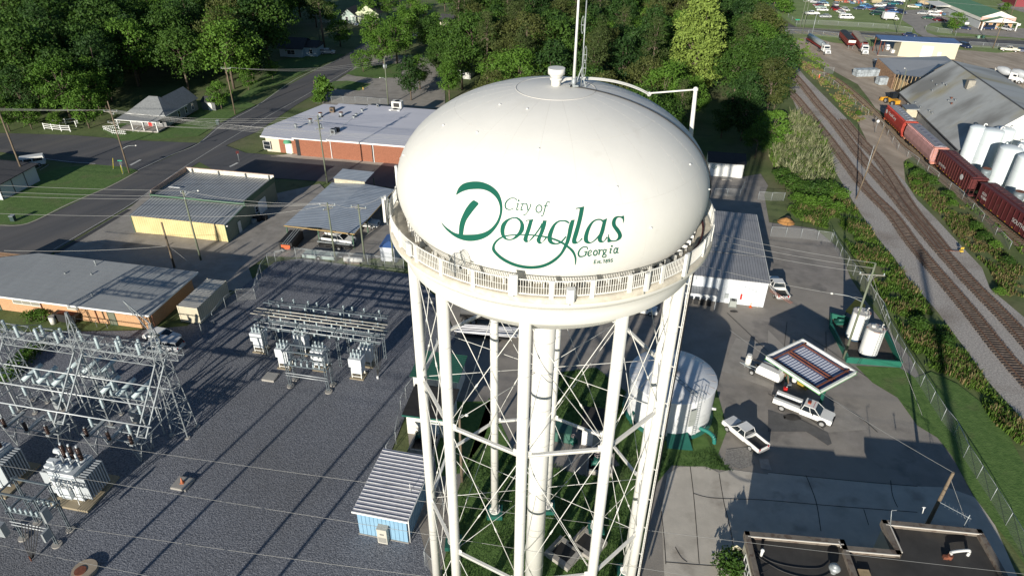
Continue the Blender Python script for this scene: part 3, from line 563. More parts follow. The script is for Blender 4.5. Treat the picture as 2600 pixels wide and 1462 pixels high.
tq=track('overgrown siding track curving under the hopper cars',[(4,110,500),(4,200,560),(4,440,690),(4,660,790),(4,880,960),(4,1080,1150),(4,1200,1280),(4,1320,1400),(8,1500,110),(8,1700,300),(8,1900,470),(8,2100,640),(8,2350,850),(8,2573,1030),(8,3000,1400)],z=-.08,wood=mat('buried_sleeper',(.13,.10,.07),.95,n=.3,sc=2))
# ================================================================ buildings
def frame(name,label,cat,FL,FR,group=None):
    d=FR-FL; o=thing(name,label,cat,(FL.x,FL.y,0),math.atan2(d.y,d.x),group); return o,Vector((d.x,d.y)).length
def lw(o,x,y):   # local -> world xy
    c,s=math.cos(o.rotation_euler.z),math.sin(o.rotation_euler.z); return Vector((o.location.x+c*x-s*y,o.location.y+s*x+c*y,0))
def walls(o,w,d,h,m,hb=None,t_=.15,gable=None):
    """four walls as one shell; hb = back height; gable=(axis,ridge height)"""
    hb=h if hb is None else hb
    mb=MB()
    if gable and gable[0]=='x':    # ridge runs along x
        mb.add([(0,0,0),(w,0,0),(w,0,h),(0,0,h)],[(0,1,2,3)]); mb.add([(0,d,0),(w,d,0),(w,d,hb),(0,d,hb)],[(0,3,2,1)])
        for x in (0,w): mb.add([(x,0,0),(x,d,0),(x,d,hb),(x,d/2,gable[1]),(x,0,h)],[(0,1,2,3,4)])
    elif gable:
        for y,hh in ((0,h),(d,hb)): mb.add([(0,y,0),(w,y,0),(w,y,hh),(w/2,y,gable[1]),(0,y,hh)],[(0,1,2,3,4)])
        for x in (0,w): mb.add([(x,0,0),(x,d,0),(x,d,hb),(x,0,h)],[(0,1,2,3)])
    else:
        mb.prism([(0,0),(w,0),(w,d),(0,d)],0,[h-.02,h-.02,hb-.02,hb-.02])
    return part(o,'wall',mb,m)
def roof(o,w,d,h,hb,m,ov=.3,th=.14,x0=0,y0=0):
    mb=MB(); a,b,c_,e=x0-ov,x0+w+ov,y0-ov,y0+d+ov; s=(hb-h)/d
    z=lambda y:h+s*(y-y0)
    vs=[(a,c_,z(c_)),(b,c_,z(c_)),(b,e,z(e)),(a,e,z(e))]; vs+= [(x,y,q+th) for x,y,q in vs]
    mb.add(vs,[(3,2,1,0),(4,5,6,7),(0,1,5,4),(1,2,6,5),(2,3,7,6),(3,0,4,7)]); return part(o,'roof',mb,m)
def gable_roof(o,w,d,h,hr,m,ov=.35,th=.12,axis='x'):
    mb=MB()
    if axis=='x': P=[(-ov,-ov),(w+ov,-ov),(w+ov,d/2),(-ov,d/2),(-ov,d+ov),(w+ov,d+ov)]; zz_=[h-ov*(hr-h)/(d/2)]*2+[hr]*2+[h-ov*(hr-h)/(d/2)]*2
    else: P=[(-ov,d+ov),(-ov,-ov),(w/2,-ov),(w/2,d+ov),(w+ov,-ov),(w+ov,d+ov)]; q=h-ov*(hr-h)/(w/2); zz_=[q,q,hr,hr,q,q]
    if axis=='x': F1,F2=(0,1,2,3),(3,2,5,4)
    else: F1,F2=(0,1,2,3),(3,2,4,5)
    for f in (F1,F2):
        vs=[(P[i][0],P[i][1],zz_[i]) for i in f]; mb.add(vs+[(x,y,z+th) for x,y,z in vs],[(3,2,1,0),(4,5,6,7),(0,1,5,4),(1,2,6,5),(2,3,7,6),(3,0,4,7)])
    return part(o,'roof',mb,m)
def opening(o,name,x,y,z,w,h,face='f',m='glass',fm='white',fr=.08,panes=1,door=False):
    """a framed window or door on face f (front,y), b, l, r; x is along the wall"""
    mb=MB(); pf=MB(); D={'f':(0,-1),'b':(0,1),'l':(-1,0),'r':(1,0)}[face]
    def bx(mb_,u,v,a,b,dep,off):
        if face in 'fb': mb_.box((x+u,y+D[1]*off,z+v),(a,dep,b))
        else: mb_.box((x+D[0]*off,y+u,z+v),(dep,a,b))
    bx(pf,0,h/2+fr/2,w+2*fr,fr,.08,.03); bx(pf,0,-h/2-fr/2,w+2*fr,fr,.12,.05); bx(pf,-w/2-fr/2,0,fr,h,.08,.03); bx(pf,w/2+fr/2,0,fr,h,.08,.03)
    for k in range(1,panes): bx(pf,-w/2+w*k/panes,0,.05,h,.06,.025)
    if not door and h>.9: bx(pf,0,0,w,.04,.055,.022)
    f=part(o,'door' if door else 'window',pf,fm); bx(mb,0,0,w,h,.05,.01); q=part(f,'leaf' if door else 'pane',mb,m)
    if door: hb_=MB(); bx(hb_,w*.38,-h*.05,.12,.05,.08,.05); part(f,'handle',hb_,'steel')
    return f
def vent_pipe(o,x,y,z,h=.5,r=.15,m='galv',nm='roof_vent',cap=True):
    mb=MB(); mb.cyl((x,y,z),(x,y,z+h),r,n=12)
    if cap: mb.cyl((x,y,z+h*.7),(x,y,z+h),r*1.5,n=12)
    mb.cyl((x,y,z),(x,y,z+.05),r*1.9,n=12); return part(o,nm,mb,m)
def acunit(o,x,y,z,d=(1.2,1,.8),m='offwhite'):
    mb=MB(); mb.box((x,y,z+d[2]/2+.05),d); mb.box((x,y,z+.03),(d[0]*1.15,d[1]*1.15,.06)); a=part(o,'air_handler',mb,m)
    mb=MB(); mb.box((x,y-d[1]/2-.01,z+d[2]*.55),(d[0]*.6,.03,d[2]*.6)); mb.cyl((x,y,z+d[2]+.05),(x,y,z+d[2]+.1),min(d[0],d[1])*.35,n=14); part(a,'grille',mb,'black'); return a
ANG=R(-10)
# yellow metal building
FL,FR=t(5,1360,885),t(5,2310,985)
o,w=frame('metal_building','long low yellow ribbed metal building with a green stepped roof edge beside the left street','building',FL,FR)
ua=o.rotation_euler.z
my=stripes('yellow_rib_siding',(.62,.50,.25),(.40,.31,.14),ua,.42,.5,.82,.6); mgd=stripes('sage_rib_siding',(.20,.23,.17),(.12,.14,.1),ua+math.pi/2,.42)
mr1=stripes('ribbed_grey_roof',(.20,.215,.23),(.55,.57,.58),ua,.62,.5,.6,.7,.2)
mb=MB(); mb.quad((0,0,0),(w,0,0),(w,0,3.2),(0,0,3.2)); part(o,'front_wall',mb,my)
mb=MB(); mb.add([(w,0,0),(w,17,0),(w,17,4.6),(w,6.2,4.6),(w,6.2,3.75),(w,0,3.2)],[(0,1,2,3,4,5)]); mb.add([(0,0,0),(0,17,0),(0,17,4.6),(0,6.2,4.6),(0,6.2,3.75),(0,0,3.2)],[(5,4,3,2,1,0)]); mb.quad((0,17,0),(w,17,0),(w,17,4.4),(0,17,4.4)); part(o,'side_wall',mb,mgd)
mb=MB(); mb.quad((-.1,-.15,3.2),(w+.1,-.15,3.2),(w+.1,6.2,3.78),(-.1,6.2,3.78)); mb.quad((-.05,6.2,4.05),(w+.05,6.2,4.05),(w+.05,16.8,4.12),(-.05,16.8,4.12)); part(o,'roof',mb,mr1)
mg=mat('green_trim',(.06,.13,.08),.5); mb=MB(); mb.box((w/2,6.15,4.1),(w+.5,.12,.3)); mb.box((-.12,6.1,3.95),(.15,.2,.9)); mb.box((w+.12,6.1,3.95),(.15,.2,.9)); mb.box((w-.1,-.06,1.6),(.25,.1,3.2)); mb.box((.1,-.06,1.6),(.1,.1,3.2)); mb.box((w+.05,3.1,3.45),(.12,6.3,.16),0,0,R(5)); mb.box((w+.04,11.6,4.05),(.12,10.7,.9)); part(o,'trim',mb,mg)
mb=MB(); mb.box((w/2,16.9,4.45),(w+.2,.15,.95)); q=part(o,'parapet',mb,mat('corrugated_white',(.62,.58,.50),.6,n=.15,sc=2)); mb=MB(); mb.box((w/2,16.9,4.96),(w+.3,.25,.08)); mb.box((-.05,11.6,4.6),(.14,10.6,.75)); part(q,'coping',mb,mat('rusty_coping',(.35,.25,.2),.7,n=.2,sc=2))
mb=MB()
for x in (1.3,6.6,12,16.6): mb.box((x,16.6,4.45),(.12,.3,.85))
part(o,'parapet_brace',mb,'steel'); mb=MB(); mb.box((2.3,9.5,4.35),(2.2,.35,.06)); part(o,'roof_patch',mb,'white')
for y in (3.6,): opening(o,'d',w,y,1.05,1.0,2.1,'r',m='offwhite',fm=mg,door=True)
opening(o,'w',w,9.6,1.5,.9,1.1,'r'); opening(o,'d',w,11.6,1.3,2.8,2.6,'r',m='white',fm=mg,door=True)
mb=MB(); mb.box((w+.25,-.1,3.05),(.3,.2,.15)); part(o,'flood_lamp',mb,'white')
# tan brick building bottom left
TR,TL_,BR=t(5,1985,1285,3.0),t(5,430,1103,3.0),t(11,1490,275,3.0)
u=(TR-TL_).normalized(); FRr=Vector((BR.x,BR.y,0)); wd=34; FLr=FRr-u*wd
o,w=frame('brick_building','flat grey roofed tan brick building with green doors behind the substation','building',FLr,FRr)
dp=(TR-BR).length; ua=o.rotation_euler.z
mtb=mat('tan_brick',(.46,.27,.145),.9,n=.12,sc=6,det=2); mfr=mat('weathered_membrane',(.30,.315,.32),.85,n=.06,sc=.8,stretch=(ANG,(1,.3,1)),layers=[((.24,.25,.26),.3,.55,.7,.5)])
mb=MB(); mb.prism([(0,.9),(w-.9,.9),(w-.9,dp-.6),(0,dp-.6)],0,2.85); part(o,'wall',mb,mtb)
mb=MB(); mb.prism([(0,0),(w,0),(w,dp),(7.6,dp),(0,7.5)],2.86,3.06); part(o,'roof',mb,mfr)
mb=MB(); mb.box((w/2,-.03,2.95),(w,.08,.26)); mb.box((w+.03,dp/2,2.95),(.08,dp,.26)); part(o,'fascia',mb,'white')
mb=MB()
for k in range(1,12): mb.box((w/2,k*.95,3.064),(w-.3,.03,.01))
part(o,'membrane_seam',mb,mat('seam_grey',(.22,.225,.23),.9))
mgn=mat('dark_green_door',(.03,.07,.045),.6)
for x in (w-6.6,w-25.4+.6): opening(o,'d',x,.9,1.15,1.0,2.2,'f',m=mat('olive_panel',(.13,.14,.1),.7),fm=mgn,door=True)
opening(o,'w',w-19.6,.9,2.0,4.2,.9,'f',m=mat('dusty_pane',(.25,.24,.2),.4),panes=3); opening(o,'w',w-12.4,.9,2.1,1.4,.6,'f',m=mat('dusty_pane'),panes=1)
mb=MB()
for x in (w-17.3,w-8.9,w-.2): mb.box((x,.78,1.45),(.1,.1,2.9))
part(o,'downpipe',mb,mat('rust_brown',(.22,.09,.05),.7)); mb=MB(); mb.box((w-23.6-5,.86,2.45),(3.0,.03,.7)); part(o,'wall_sign',mb,mat('faded_paper_sign',(.62,.58,.5),.8,n=.12,sc=5))
for (i,x,y,h_) in ((5,965,1215,.8),(5,920,1310,.3),(11,930,75,.45),(5,655,1300,.2)):
    p=t(i,x,y,3.06)-o.location; p=Matrix.Rotation(-ua,3,'Z')@p; vent_pipe(o,p.x,p.y,3.05,h_,.09)
mb=MB()
for x in (w-8.5,w-8.5+1.6): mb.tube([(x,-.1,.0),(x,-.1,1.0),(x,.8,1.0)],.03); mb.bar((x,-.1,1),(x-3,-.1,1),.04)
part(o,'stair_rail',mb,'steel')
# shipping container
FL,FR=t(11,1825,335),t(11,2025,362); o,w=frame('shipping_container','cream ribbed steel container with rust runs beside the tan building','container',FL,FR)
dpt=7.2; mc=stripes('container_ribs',(.50,.45,.34),(.33,.29,.2),o.rotation_euler.z+math.pi/2,.4,.6,.7,.8); mct=stripes('container_roof_ribs',(.48,.47,.43),(.22,.19,.16),o.rotation_euler.z+math.pi/2,.42,.6,.62,1)
mb=MB(); mb.prism([(0,0),(w,0),(w,dpt),(0,dpt)],.1,2.62); part(o,'body',mb,mc); mb=MB(); mb.quad((0,0,2.64),(w,0,2.64),(w,dpt,2.64),(0,dpt,2.64)); part(o,'top_panel',mb,mct)
mb=MB()
for x in (.06,w-.06):
    for y in (.0,dpt): mb.box((x,y,1.35),(.16,.1,2.66))
mb.box((w/2,-.03,2.56),(w,.08,.16)); mb.box((w/2,-.03,.18),(w,.08,.16)); part(o,'corner_post',mb,mat('cream_steel',(.55,.50,.38),.6,n=.15,sc=3))
# blue shed
FL,FR=t(16,1045,1020),t(16,1530,1115); o,w=frame('metal_shed','small sky blue metal shed with ribbed roof beside the water tower legs','shed',FL,FR)
ua=o.rotation_euler.z; dpt=7.3; hF=3.35; hB=3.6
mbl=mat('sky_blue_siding',(.22,.38,.52),.55,n=.05,sc=1.5)
mb=MB(); mb.prism([(0,0),(w,0),(w,dpt),(0,dpt)],.1,[hF,hF,hB,hB]); wo=part(o,'wall',mb,mbl)
mb=MB()
for k in range(1,12): mb.box((w*k/12,-.008,hF/2),(.025,.02,hF-.1))
for k in range(1,18): mb.box((w+.008,dpt*k/18,hF/2),(.02,.025,hF-.1))
part(wo,'panel_seam',mb,mat('navy_seam',(.03,.08,.14),.6))
mb=MB(); mb.prism([(-.1,-.1),(w+.1,-.1),(w+.1,dpt+.1),(-.1,dpt+.1)],-.05,.1); part(o,'base_slab',mb,'conc')
mrf=mat('purlin_roof',(.42,.41,.45),.6,n=.15,sc=2); ro=roof(o,w,dpt,hF,hB,mrf,.28,.06)
mb=MB()
for k in range(17):
    y=-.15+k*(dpt+.4)/17+.2; z=hF+(hB-hF)*(y/dpt)+.07; mb.box((w/2,y,z+.03),(w+.52,.05,.055)); 
part(ro,'roof_rib',mb,mat('white_rib',(.60,.61,.62),.45))
mb=MB(); mb.box((w/2,-.33,hF-.0),(w+.62,.1,.2)); mb.box((w+.33,dpt/2,hF+.08),(.08,dpt+.5,.14),0,0,0); mb.cyl((w+.2,.05,.1),(w+.2,.05,hF),.05,n=8); part(o,'gutter',mb,'white')
mb=MB(); x=w*.53; mb.box((x,-.32,1.0),(.95,.6,1.9)); mb.box((x,-.32,1.98),(1.0,.7,.07)); q=part(o,'wall_unit',mb,mat('beige_unit',(.48,.46,.40),.6)); mb=MB()
for k in range(7): mb.box((x,-.63,.25+k*.1),(.8,.02,.05))
for k in range(5): mb.box((x,-.63,1.25+k*.04),(.4,.02,.02))
part(q,'louvre',mb,mat('grey_louvre',(.25,.25,.24),.6))
mb=MB(); mb.cyl((w-.6,3,hB-.2),(w-.6,3,4.6),.03,n=6); part(o,'roof_pipe',mb,'white')
mb=MB()
for q in (-.45,-.3): mb.bar((q,3.2,3.1),(q,6.0,3.25),.05)
for k in range(9): mb.bar((-.45,3.3+k*.3,3.12),(-.3,3.3+k*.3,3.12),.04)
part(o,'cable_tray',mb,'galv')
# carport with raised roof
FL=t(6,280,815,2.9); FR=t(6,985,900,2.9); FL.z=FR.z=0; o,w=frame('open_carport','open sided carport with pale ribbed gable roof and green posts','carport',FL,FR)
ua=o.rotation_euler.z; mcr=stripes('carport_ribs',(.30,.34,.39),(.58,.60,.62),ua+math.pi/2,.6,.5,.62,.7,0,.1); dpt=18
mb=MB(); xm=w*.52; mb.add([(0,0,2.9),(xm,0,3.35),(w,0,2.85),(w,dpt,2.85),(xm,dpt,3.35),(0,dpt,2.9)],[(0,1,4,5),(1,2,3,4)]); mb.add([(0,0,2.8),(xm,0,3.25),(w,0,2.75),(w,dpt,2.75),(xm,dpt,3.25),(0,dpt,2.8)],[(5,4,1,0),(4,3,2,1)]); part(o,'roof',mb,mcr)
mb=MB(); mb.box((w/2,-.05,2.82),(w,.1,.16)); mb.box((w+.05,dpt/2,2.78),(.1,dpt,.16)); part(o,'fascia_board',mb,mat('yellow_timber',(.35,.24,.10),.8,n=.2,sc=2))
pm=MB().box((0,0,1.45),(.14,.14,2.9)).data('post',mat('green_trim'))
for x in (.3,w*.48,w-.4):
    for y in (.2,6,12,dpt-.3): link(o,'post',pm,(x,y,0))
mb=MB(); x0,x1=.6,6.6; mb.box(((x0+x1)/2,dpt+.0,3.35),(x1-x0,.15,1.0)); part(o,'step_wall',mb,mat('cream_board',(.5,.45,.33),.8,n=.15,sc=3))
mb=MB(); mb.add([(x0-.2,dpt-.2,3.85),(x1+.2,dpt-.2,3.85),(x1+.2,dpt+4.2,4.0),(x0-.2,dpt+4.2,4.0)],[(0,1,2,3)]); mb.add([(x0-.2,dpt-.2,3.75),(x1+.2,dpt-.2,3.75),(x1+.2,dpt+4.2,3.9),(x0-.2,dpt+4.2,3.9)],[(3,2,1,0)]); part(o,'raised_roof',mb,mcr)
for x in (x0,x1): link(o,'post',pm,(x,dpt+4,0))
mb=MB(); mb.box((w*.25,dpt-.05,1.4),(w*.5,.1,2.8)); part(o,'rear_wall',mb,mat('sage_board',(.16,.2,.15),.8))
# white roofed brick shop
FL,FR=t(2,60,1360,3.9),t(6,1160,180); FL.z=0; FL0=t(6,415,115); d_=(t(6,1160,180)-FL0).normalized()
o=thing('brick_shop','long red brick building with white flat roof full of vents, across the side street','building',FL0,math.atan2(d_.y,d_.x))
ua=o.rotation_euler.z; mbr=mat('red_brick',(.27,.105,.06),.9,n=.15,sc=5,det=2); mw=mat('white_roof_coating',(.60,.60,.65),.7,n=.04,sc=.5,stretch=(-.17,(.2,1,1)),layers=[((.50,.50,.55),.25,.5,.7,.5)])
mb=MB(); mb.prism([(0,0),(40,0),(40,24),(0,24)],0,3.85); part(o,'wall',mb,mbr)
mb=MB(); mb.prism([(-7.3,.9),(0,.9),(0,23),(-7.6,12.5)],0,3.3); part(o,'wing_wall',mb,mat('cream_stucco',(.56,.50,.38),.85))
mb=MB(); mb.prism([(-.3,-.3),(7.3,-.3),(7.3,24),(-.3,24)],3.86,4.0); mb.prism([(7.3,-.3),(40.5,-.3),(40.5,24),(7.3,24)],3.9,4.22); mb.prism([(-7.9,.2),(-.3,-.2),(-.3,24),(-4.2,24),(-9.6,5.2)],3.5,3.62); part(o,'roof',mb,mw)
mb=MB(); mb.box((3.5,-.33,3.9),(7.9,.08,.24)); mb.box((24,-.33,4.05),(33.5,.08,.3)); mb.box((-4.1,.05,3.5),(7.9,.1,.3),R(-3)); mb.box((7.3,12,4.2),(.15,24.3,.14)); part(o,'coping',mb,'white')
mb=MB()
for x in (8,17.4,24.5,33): mb.box((x,-.1,1.9),(.12,.12,3.8))
part(o,'downpipe',mb,'white'); mb=MB(); mb.box((17.2,-.02,1.9),(.35,.06,3.7)); mb.box((.5,-.04,1.9),(.8,.06,3.7)); part(o,'dark_pier',mb,'black')
opening(o,'d',-2.2,.9,1.1,1.1,2.2,'f',m='white',fm='white',door=True)
mb=MB(); mb.lathe([(.9,0),(.85,.35),(.5,.7),(.05,.8)],12,c=(-2.2,.8,2.4),a0=math.pi,a1=2*math.pi); part(o,'awning',mb,mat('green_canvas',(.08,.30,.17),.7))
opening(o,'w',-7.0,.6,1.5,1.5,1.7,'f'); mb=MB(); mb.box((-3.6,.86,1.6),(1.2,.08,3.2)); mb.box((-.7,.86,1.6),(1.2,.08,3.2)); part(o,'brick_pier',mb,mbr)
for (x,y,r,h_,m_) in ((400,1280,.32,.75,'galv'),(548,1235,.4,.9,'rust'),(650,1175,.42,.95,'rust'),(857,1170,.42,.95,'rust'),(1068,1130,.28,.8,'galv'),(985,1195,.3,.7,'galv'),(1010,1180,.3,.9,'galv')):
    p=t(2,x,y,4.0)-Vector(o.location); p=Matrix.Rotation(-ua,3,'Z')@p; v=vent_pipe(o,p.x,p.y,3.95,h_,r*.8,'galv')
    if m_=='rust': mb=MB(); mb.cyl((p.x,p.y,3.95+h_),(p.x,p.y,4.0+h_),r*1.15,n=14); part(v,'rusty_cap',mb,'rust')
for (x,y,dd,m_) in ((770,1125,(1.0,1.0,1.0),mat('brown_unit',(.16,.11,.07),.7)),(780,1350,(1.1,1,1.1),'steel'),(815,1330,(1,.9,.9),'black'),(1400,1110,(2.6,1.6,.25),'white'),(1425,1085,(2.4,1.7,1.6),'offwhite'),(1225,1080,(.5,.5,.8),'steel')):
    p=t(2,x,y,4.1)-Vector(o.location); p=Matrix.Rotation(-ua,3,'Z')@p; acunit(o,p.x,p.y,4.1,dd,m_)
# cottage with red door
FL,FR=t(1,1195,1449),t(1,1650,1449); A_=t(1,1275,1140,3.2); B_=t(1,1650,1165,3.2); A_.z=B_.z=0
o,w=frame('cottage','grey shingled cottage with hipped roof, white ramp porch and red door','house',A_,B_); ua=o.rotation_euler.z
ms=mat('grey_shingle',(.20,.21,.215),.9,n=.14,sc=2.5); mwl=mat('dove_grey_board',(.20,.20,.20),.8,n=.05,sc=1.5)
mb=MB(); mb.prism([(0,0),(w,0),(w,8.5),(0,8.5)],.5,3.2); mb.prism([(w-6,8.3),(w,8.3),(w,13.5),(w-6,13.5)],.5,3.2); part(o,'wall',mb,mwl)
mb=MB(); hr=6.2; mb.add([(-.4,-.3,3.15),(w+.4,-.3,3.15),(w+.4,8.9,3.15),(-.4,8.9,3.15),(w*.38,4.3,hr),(w*.62,4.3,hr)],[(0,1,5,4),(1,2,5),(2,3,4,5),(3,0,4)])
mb.add([(w-6.4,4,3.2),(w+.4,4,3.2),(w+.4,13.9,3.2),(w-6.4,13.9,3.2),(w-3,5,5.9),(w-3,13.9,5.9)],[(0,4,5,3),(1,2,5,4),(2,3,5)])
mb.add([(-1.0,-3.2,2.7),(w-.2,-3.2,2.7),(w+.4,-.2,3.2),(-.4,-.2,3.2)],[(0,1,2,3)]); mb.add([(-1.0,-3.2,2.6),(w-.2,-3.2,2.6),(w+.4,-.2,3.1),(-.4,-.2,3.1)],[(3,2,1,0)]); part(o,'roof',mb,ms)
mb=MB(); mb.box((w/2,-.28,3.2),(w+.9,.08,.14)); mb.box((w/2-.6,-3.22,2.65),(w+.9,.08,.14)); mb.box((w+.42,4.3,3.12),(.08,9.2,.14)); part(o,'fascia',mb,'white')
mb=MB(); mb.box((w/2-.6,-1.6,.35),(w+.4,3.1,.3)); part(o,'porch_deck',mb,'conc')
pm=MB().box((0,0,1.5),(.18,.18,2.4)).data('porch_post',M['white'])
for x in (-.7,w*.3,w*.6,w-.4): link(o,'porch_post',pm,(x,-3.0,0))
for x in (1.2,2.8,w-2.8,w-1.2): opening(o,'w',x,0,1.9,.8,1.2,'f',m='glass')
opening(o,'d',w*.56,0,1.5,1.0,2.0,'f',m=mat('red_door_paint',(.45,.02,.015),.4),fm='white',door=True)
for y in (1.8,5.5,8.5,11.3): opening(o,'w',w,y,1.9,.8,1.5,'r')
mb=MB()
for a,b in (((-1,-3.1,1.2),(-4.5,-3.3,.9)),((-1,-3.1,.7),(-4.5,-3.3,.4)),((-4.5,-3.3,.9),(-1,-5.2,.8)),((-4.5,-3.3,.4),(-1,-5.2,.3)),((-1,-5.2,.8),(2.5,-5.2,.8)),((-1,-5.2,.3),(2.5,-5.2,.3)),((4.3,-3.1,1.3),(4.3,-5.2,.9)),((5.6,-3.1,1.3),(5.6,-5.2,.9))): mb.bar(a,b,.09)
for k in range(14): mb.bar((-4.5+k*.5,-3.3 if k<7 else -5.2,0),(-4.5+k*.5,-3.3 if k<7 else -5.2,1.0),.07)
part(o,'ramp_rail',mb,'white')
# blue-grey house, deep shade left of street
p=t(2,230,480,2.8); q=t(2,460,490,2.8); p.z=q.z=0; o,w=frame('bungalow','pale blue bungalow with dark roof in deep shade of the left wood','house',p,q)
mbg=mat('pale_blue_board',(.36,.44,.50),.7); mdr=mat('charcoal_shingle',(.045,.045,.05),.9,n=.15,sc=2)
walls(o,w,9,2.8,mbg); gable_roof(o,w,9,2.8,5,mdr,.5)
mb=MB(); mb.prism([(w,2),(w+4,2),(w+4,8),(w,8)],0,2.8); part(o,'side_wing',mb,mbg); opening(o,'w',w*.5,0,1.5,2.4,1.2,'f',panes=2); opening(o,'w',w+2,2,1.5,1,1.2,'f')
mb=MB(); mb.add([(w-.2,1.6,2.75),(w+4.4,1.6,2.75),(w+4.4,8.4,2.75),(w-.2,8.4,2.75),(w-.2,5,4.4),(w+4.4,5,4.4)],[(0,1,5,4),(2,3,4,5),(1,2,5)]); part(o,'wing_roof',mb,mdr)
# yellow-green house with white porch
p=t(2,860,235); q=t(2,1150,250); o,w=frame('cottage','pale green gabled house with white porch and steps at the top of the street','house',p,q)
mpg=mat('pale_green_board',(.52,.56,.38),.7); walls(o,w*.5,8,3,mat('grey_green_board',(.30,.38,.34),.7),gable=('y',5.2)); gable_roof(o,w*.5,8,3,5.2,mdr,.4,axis='y')
mb=MB(); mb.prism([(w*.5,1.5),(w*1.25,1.5),(w*1.25,11),(w*.5,11)],0,3.6); part(o,'main_wall',mb,mpg); mb=MB(); a,b=w*.5-.4,w*1.25+.4; mb.add([(a,1,3.6),(b,1,3.6),(b,11.5,3.6),(a,11.5,3.6),((a+b)/2,1,6.6),((a+b)/2,8,7.2)],[(0,4,5,3),(1,2,5,4),(2,3,5)]); mb.add([(a,1.02,3.6),(b,1.02,3.6),((a+b)/2,1.02,6.6)],[(0,1,2)]); part(o,'main_roof',mb,mdr)
mb=MB(); mb.add([(a,.95,3.6),(b,.95,3.6),((a+b)/2,.95,6.5)],[(0,1,2)]); part(o,'gable_end',mb,mpg)
mb=MB()
for x in (w*.42,w*.55,w*.7): mb.box((x,-1.2,1.5),(.2,.2,3))
mb.box((w*.55,-1.2,3.0),(w*.36,.25,.25)); part(o,'porch_post',mb,'white'); mb=MB()
for k in range(4): mb.box((w*.6,-1.9-k*.35,.6-k*.15),(1.6,.35,.15))
for z in (.5,1): mb.box((-w*.3,-1.4,z),(w*.9,.08,.12))
for k in range(8): mb.box((-w*.75+k*w*.13,-1.4,.6),(.1,.1,1.1))
part(o,'porch_steps',mb,'white'); opening(o,'w',w*.2,0,1.6,1,1.5,'f'); opening(o,'w',w*1.0,1.5,1.7,1,1.5,'f')
# small houses glimpsed in trees
for (px,py,wd,lab,c_) in ((1850,285,6,'small cream house corner glimpsed between street trees right of the grid of poles',(.55,.5,.4)),(2020,790,4,'white outbuilding corner behind the street lamp tree',(.5,.5,.48))):
    p=t(2,px,py); o=thing('small_house',lab,'house',p,ANG); mm=mat('house_'+str(px),c_,.8); walls(o,wd,6,2.7,mm); gable_roof(o,wd,6,2.7,4.4,mdr,.4); opening(o,'w',wd*.5,0,1.5,.9,1.2,'f')
p=t(1,2040,1105); o=thing('garden_shed','small dark grey shed in the shade behind the cottage','shed',p,ANG); walls(o,3.6,3,2.1,mat('shed_grey',(.12,.13,.13),.8)); gable_roof(o,3.6,3,2.1,2.9,mdr,.2); opening(o,'d',2.2,0,.95,.8,1.8,'f',m='offwhite',fm='offwhite',door=True)
p=t(5,-520,450); o=thing('white_annex','white boarded building corner with dark roof at the left edge','building',t(5,-900,470),ANG); 
walls(o,20,9,3.0,mat('white_board',(.55,.56,.58),.6)); roof(o,20,9,3.0,3.3,mdr,.6)
mb=MB()
for x in (20.0,): 
    for y in (.2,3,6): mb.box((x+.02,y,1.5),(.08,.12,3))
part(o,'corner_trim',mb,'black')
# white utility shop right of tower
FR=Vector((36.2,82.4,0)); BRr=Vector((40.7,104.3,0)); v=(BRr-FR).normalized(); u=Vector((v.y,-v.x,0)); w_=11.2; FLr=FR-u*w_
o,w=frame('utility_shop','white metal workshop with long ribbed grey roof right behind the water tower','building',FLr,FR); ua=o.rotation_euler.z; dpt=22.3
mb=MB(); mb.prism([(0,0),(w,0),(w,dpt),(0,dpt)],0,3.98); part(o,'wall',mb,stripes('white_rib_siding',(.62,.65,.68),(.45,.48,.52),ua,.5,.5,.85,.5))
ro=roof(o,w,dpt,4.05,4.05,stripes('shop_roof_ribs',(.30,.295,.30),(.19,.19,.19),ua,.38,.5,.8,.8,0,.08),.15,.1)
mb=MB(); mb.box((w/2,7.6,4.19),(w+.3,.12,.06)); part(ro,'roof_seam',mb,mat('seam_grey')); mb=MB(); mb.box((w+.2,dpt/2,4.05),(.1,dpt+.3,.22)); part(o,'gutter',mb,'offwhite')
opening(o,'d',w-1.3,0,1.05,1.0,2.1,'f',m='white',fm='white',door=True)
mb=MB(); mb.box((w-4.3,-.5,.5),(.9,.8,.95)); mb.box((w-4.3,-.5,.02),(1.2,1.1,.08)); q=part(o,'condenser_unit',mb,mat('grey_unit',(.30,.32,.30),.6)); mb=MB(); mb.cyl((w-4.3,-.5,.97),(w-4.3,-.5,1.0),.3,n=16); part(q,'fan_grille',mb,'black')
mb=MB(); mb.box((w-5.3,-.12,1.3),(.5,.2,.7)); mb.box((w-5.1,-.05,2.6),(.04,.04,2.6)); mb.box((w-3.9,-.05,2.8),(.04,.04,2.3)); part(o,'meter_box',mb,'galv')
mb=MB(); mb.box((w-3.3,-.08,1.4),(.25,.14,.9)); part(o,'fire_extinguisher_box',mb,mat('signal_red',(.5,.03,.02),.4))
mb=MB(); mb.prism([(0,-2.2),(4.4,-2.2),(4.4,0),(0,0)],2.2,2.3); q=part(o,'lean_to_roof',mb,stripes('lean_ribs',(.28,.29,.30),(.18,.19,.2),ua,.4)); mb=MB(); mb.box((.1,-2.1,1.1),(.1,.1,2.2)); mb.box((4.3,-2.1,1.1),(.1,.1,2.2)); mb.box((2.2,-2.24,2.25),(4.6,.08,.16)); part(q,'post',mb,'white')
mb=MB()
for k in range(4): mb.box((.8+k*.9,-1.2,.4),(.6,.5,.8))
part(q,'stored_crate',mb,'black')
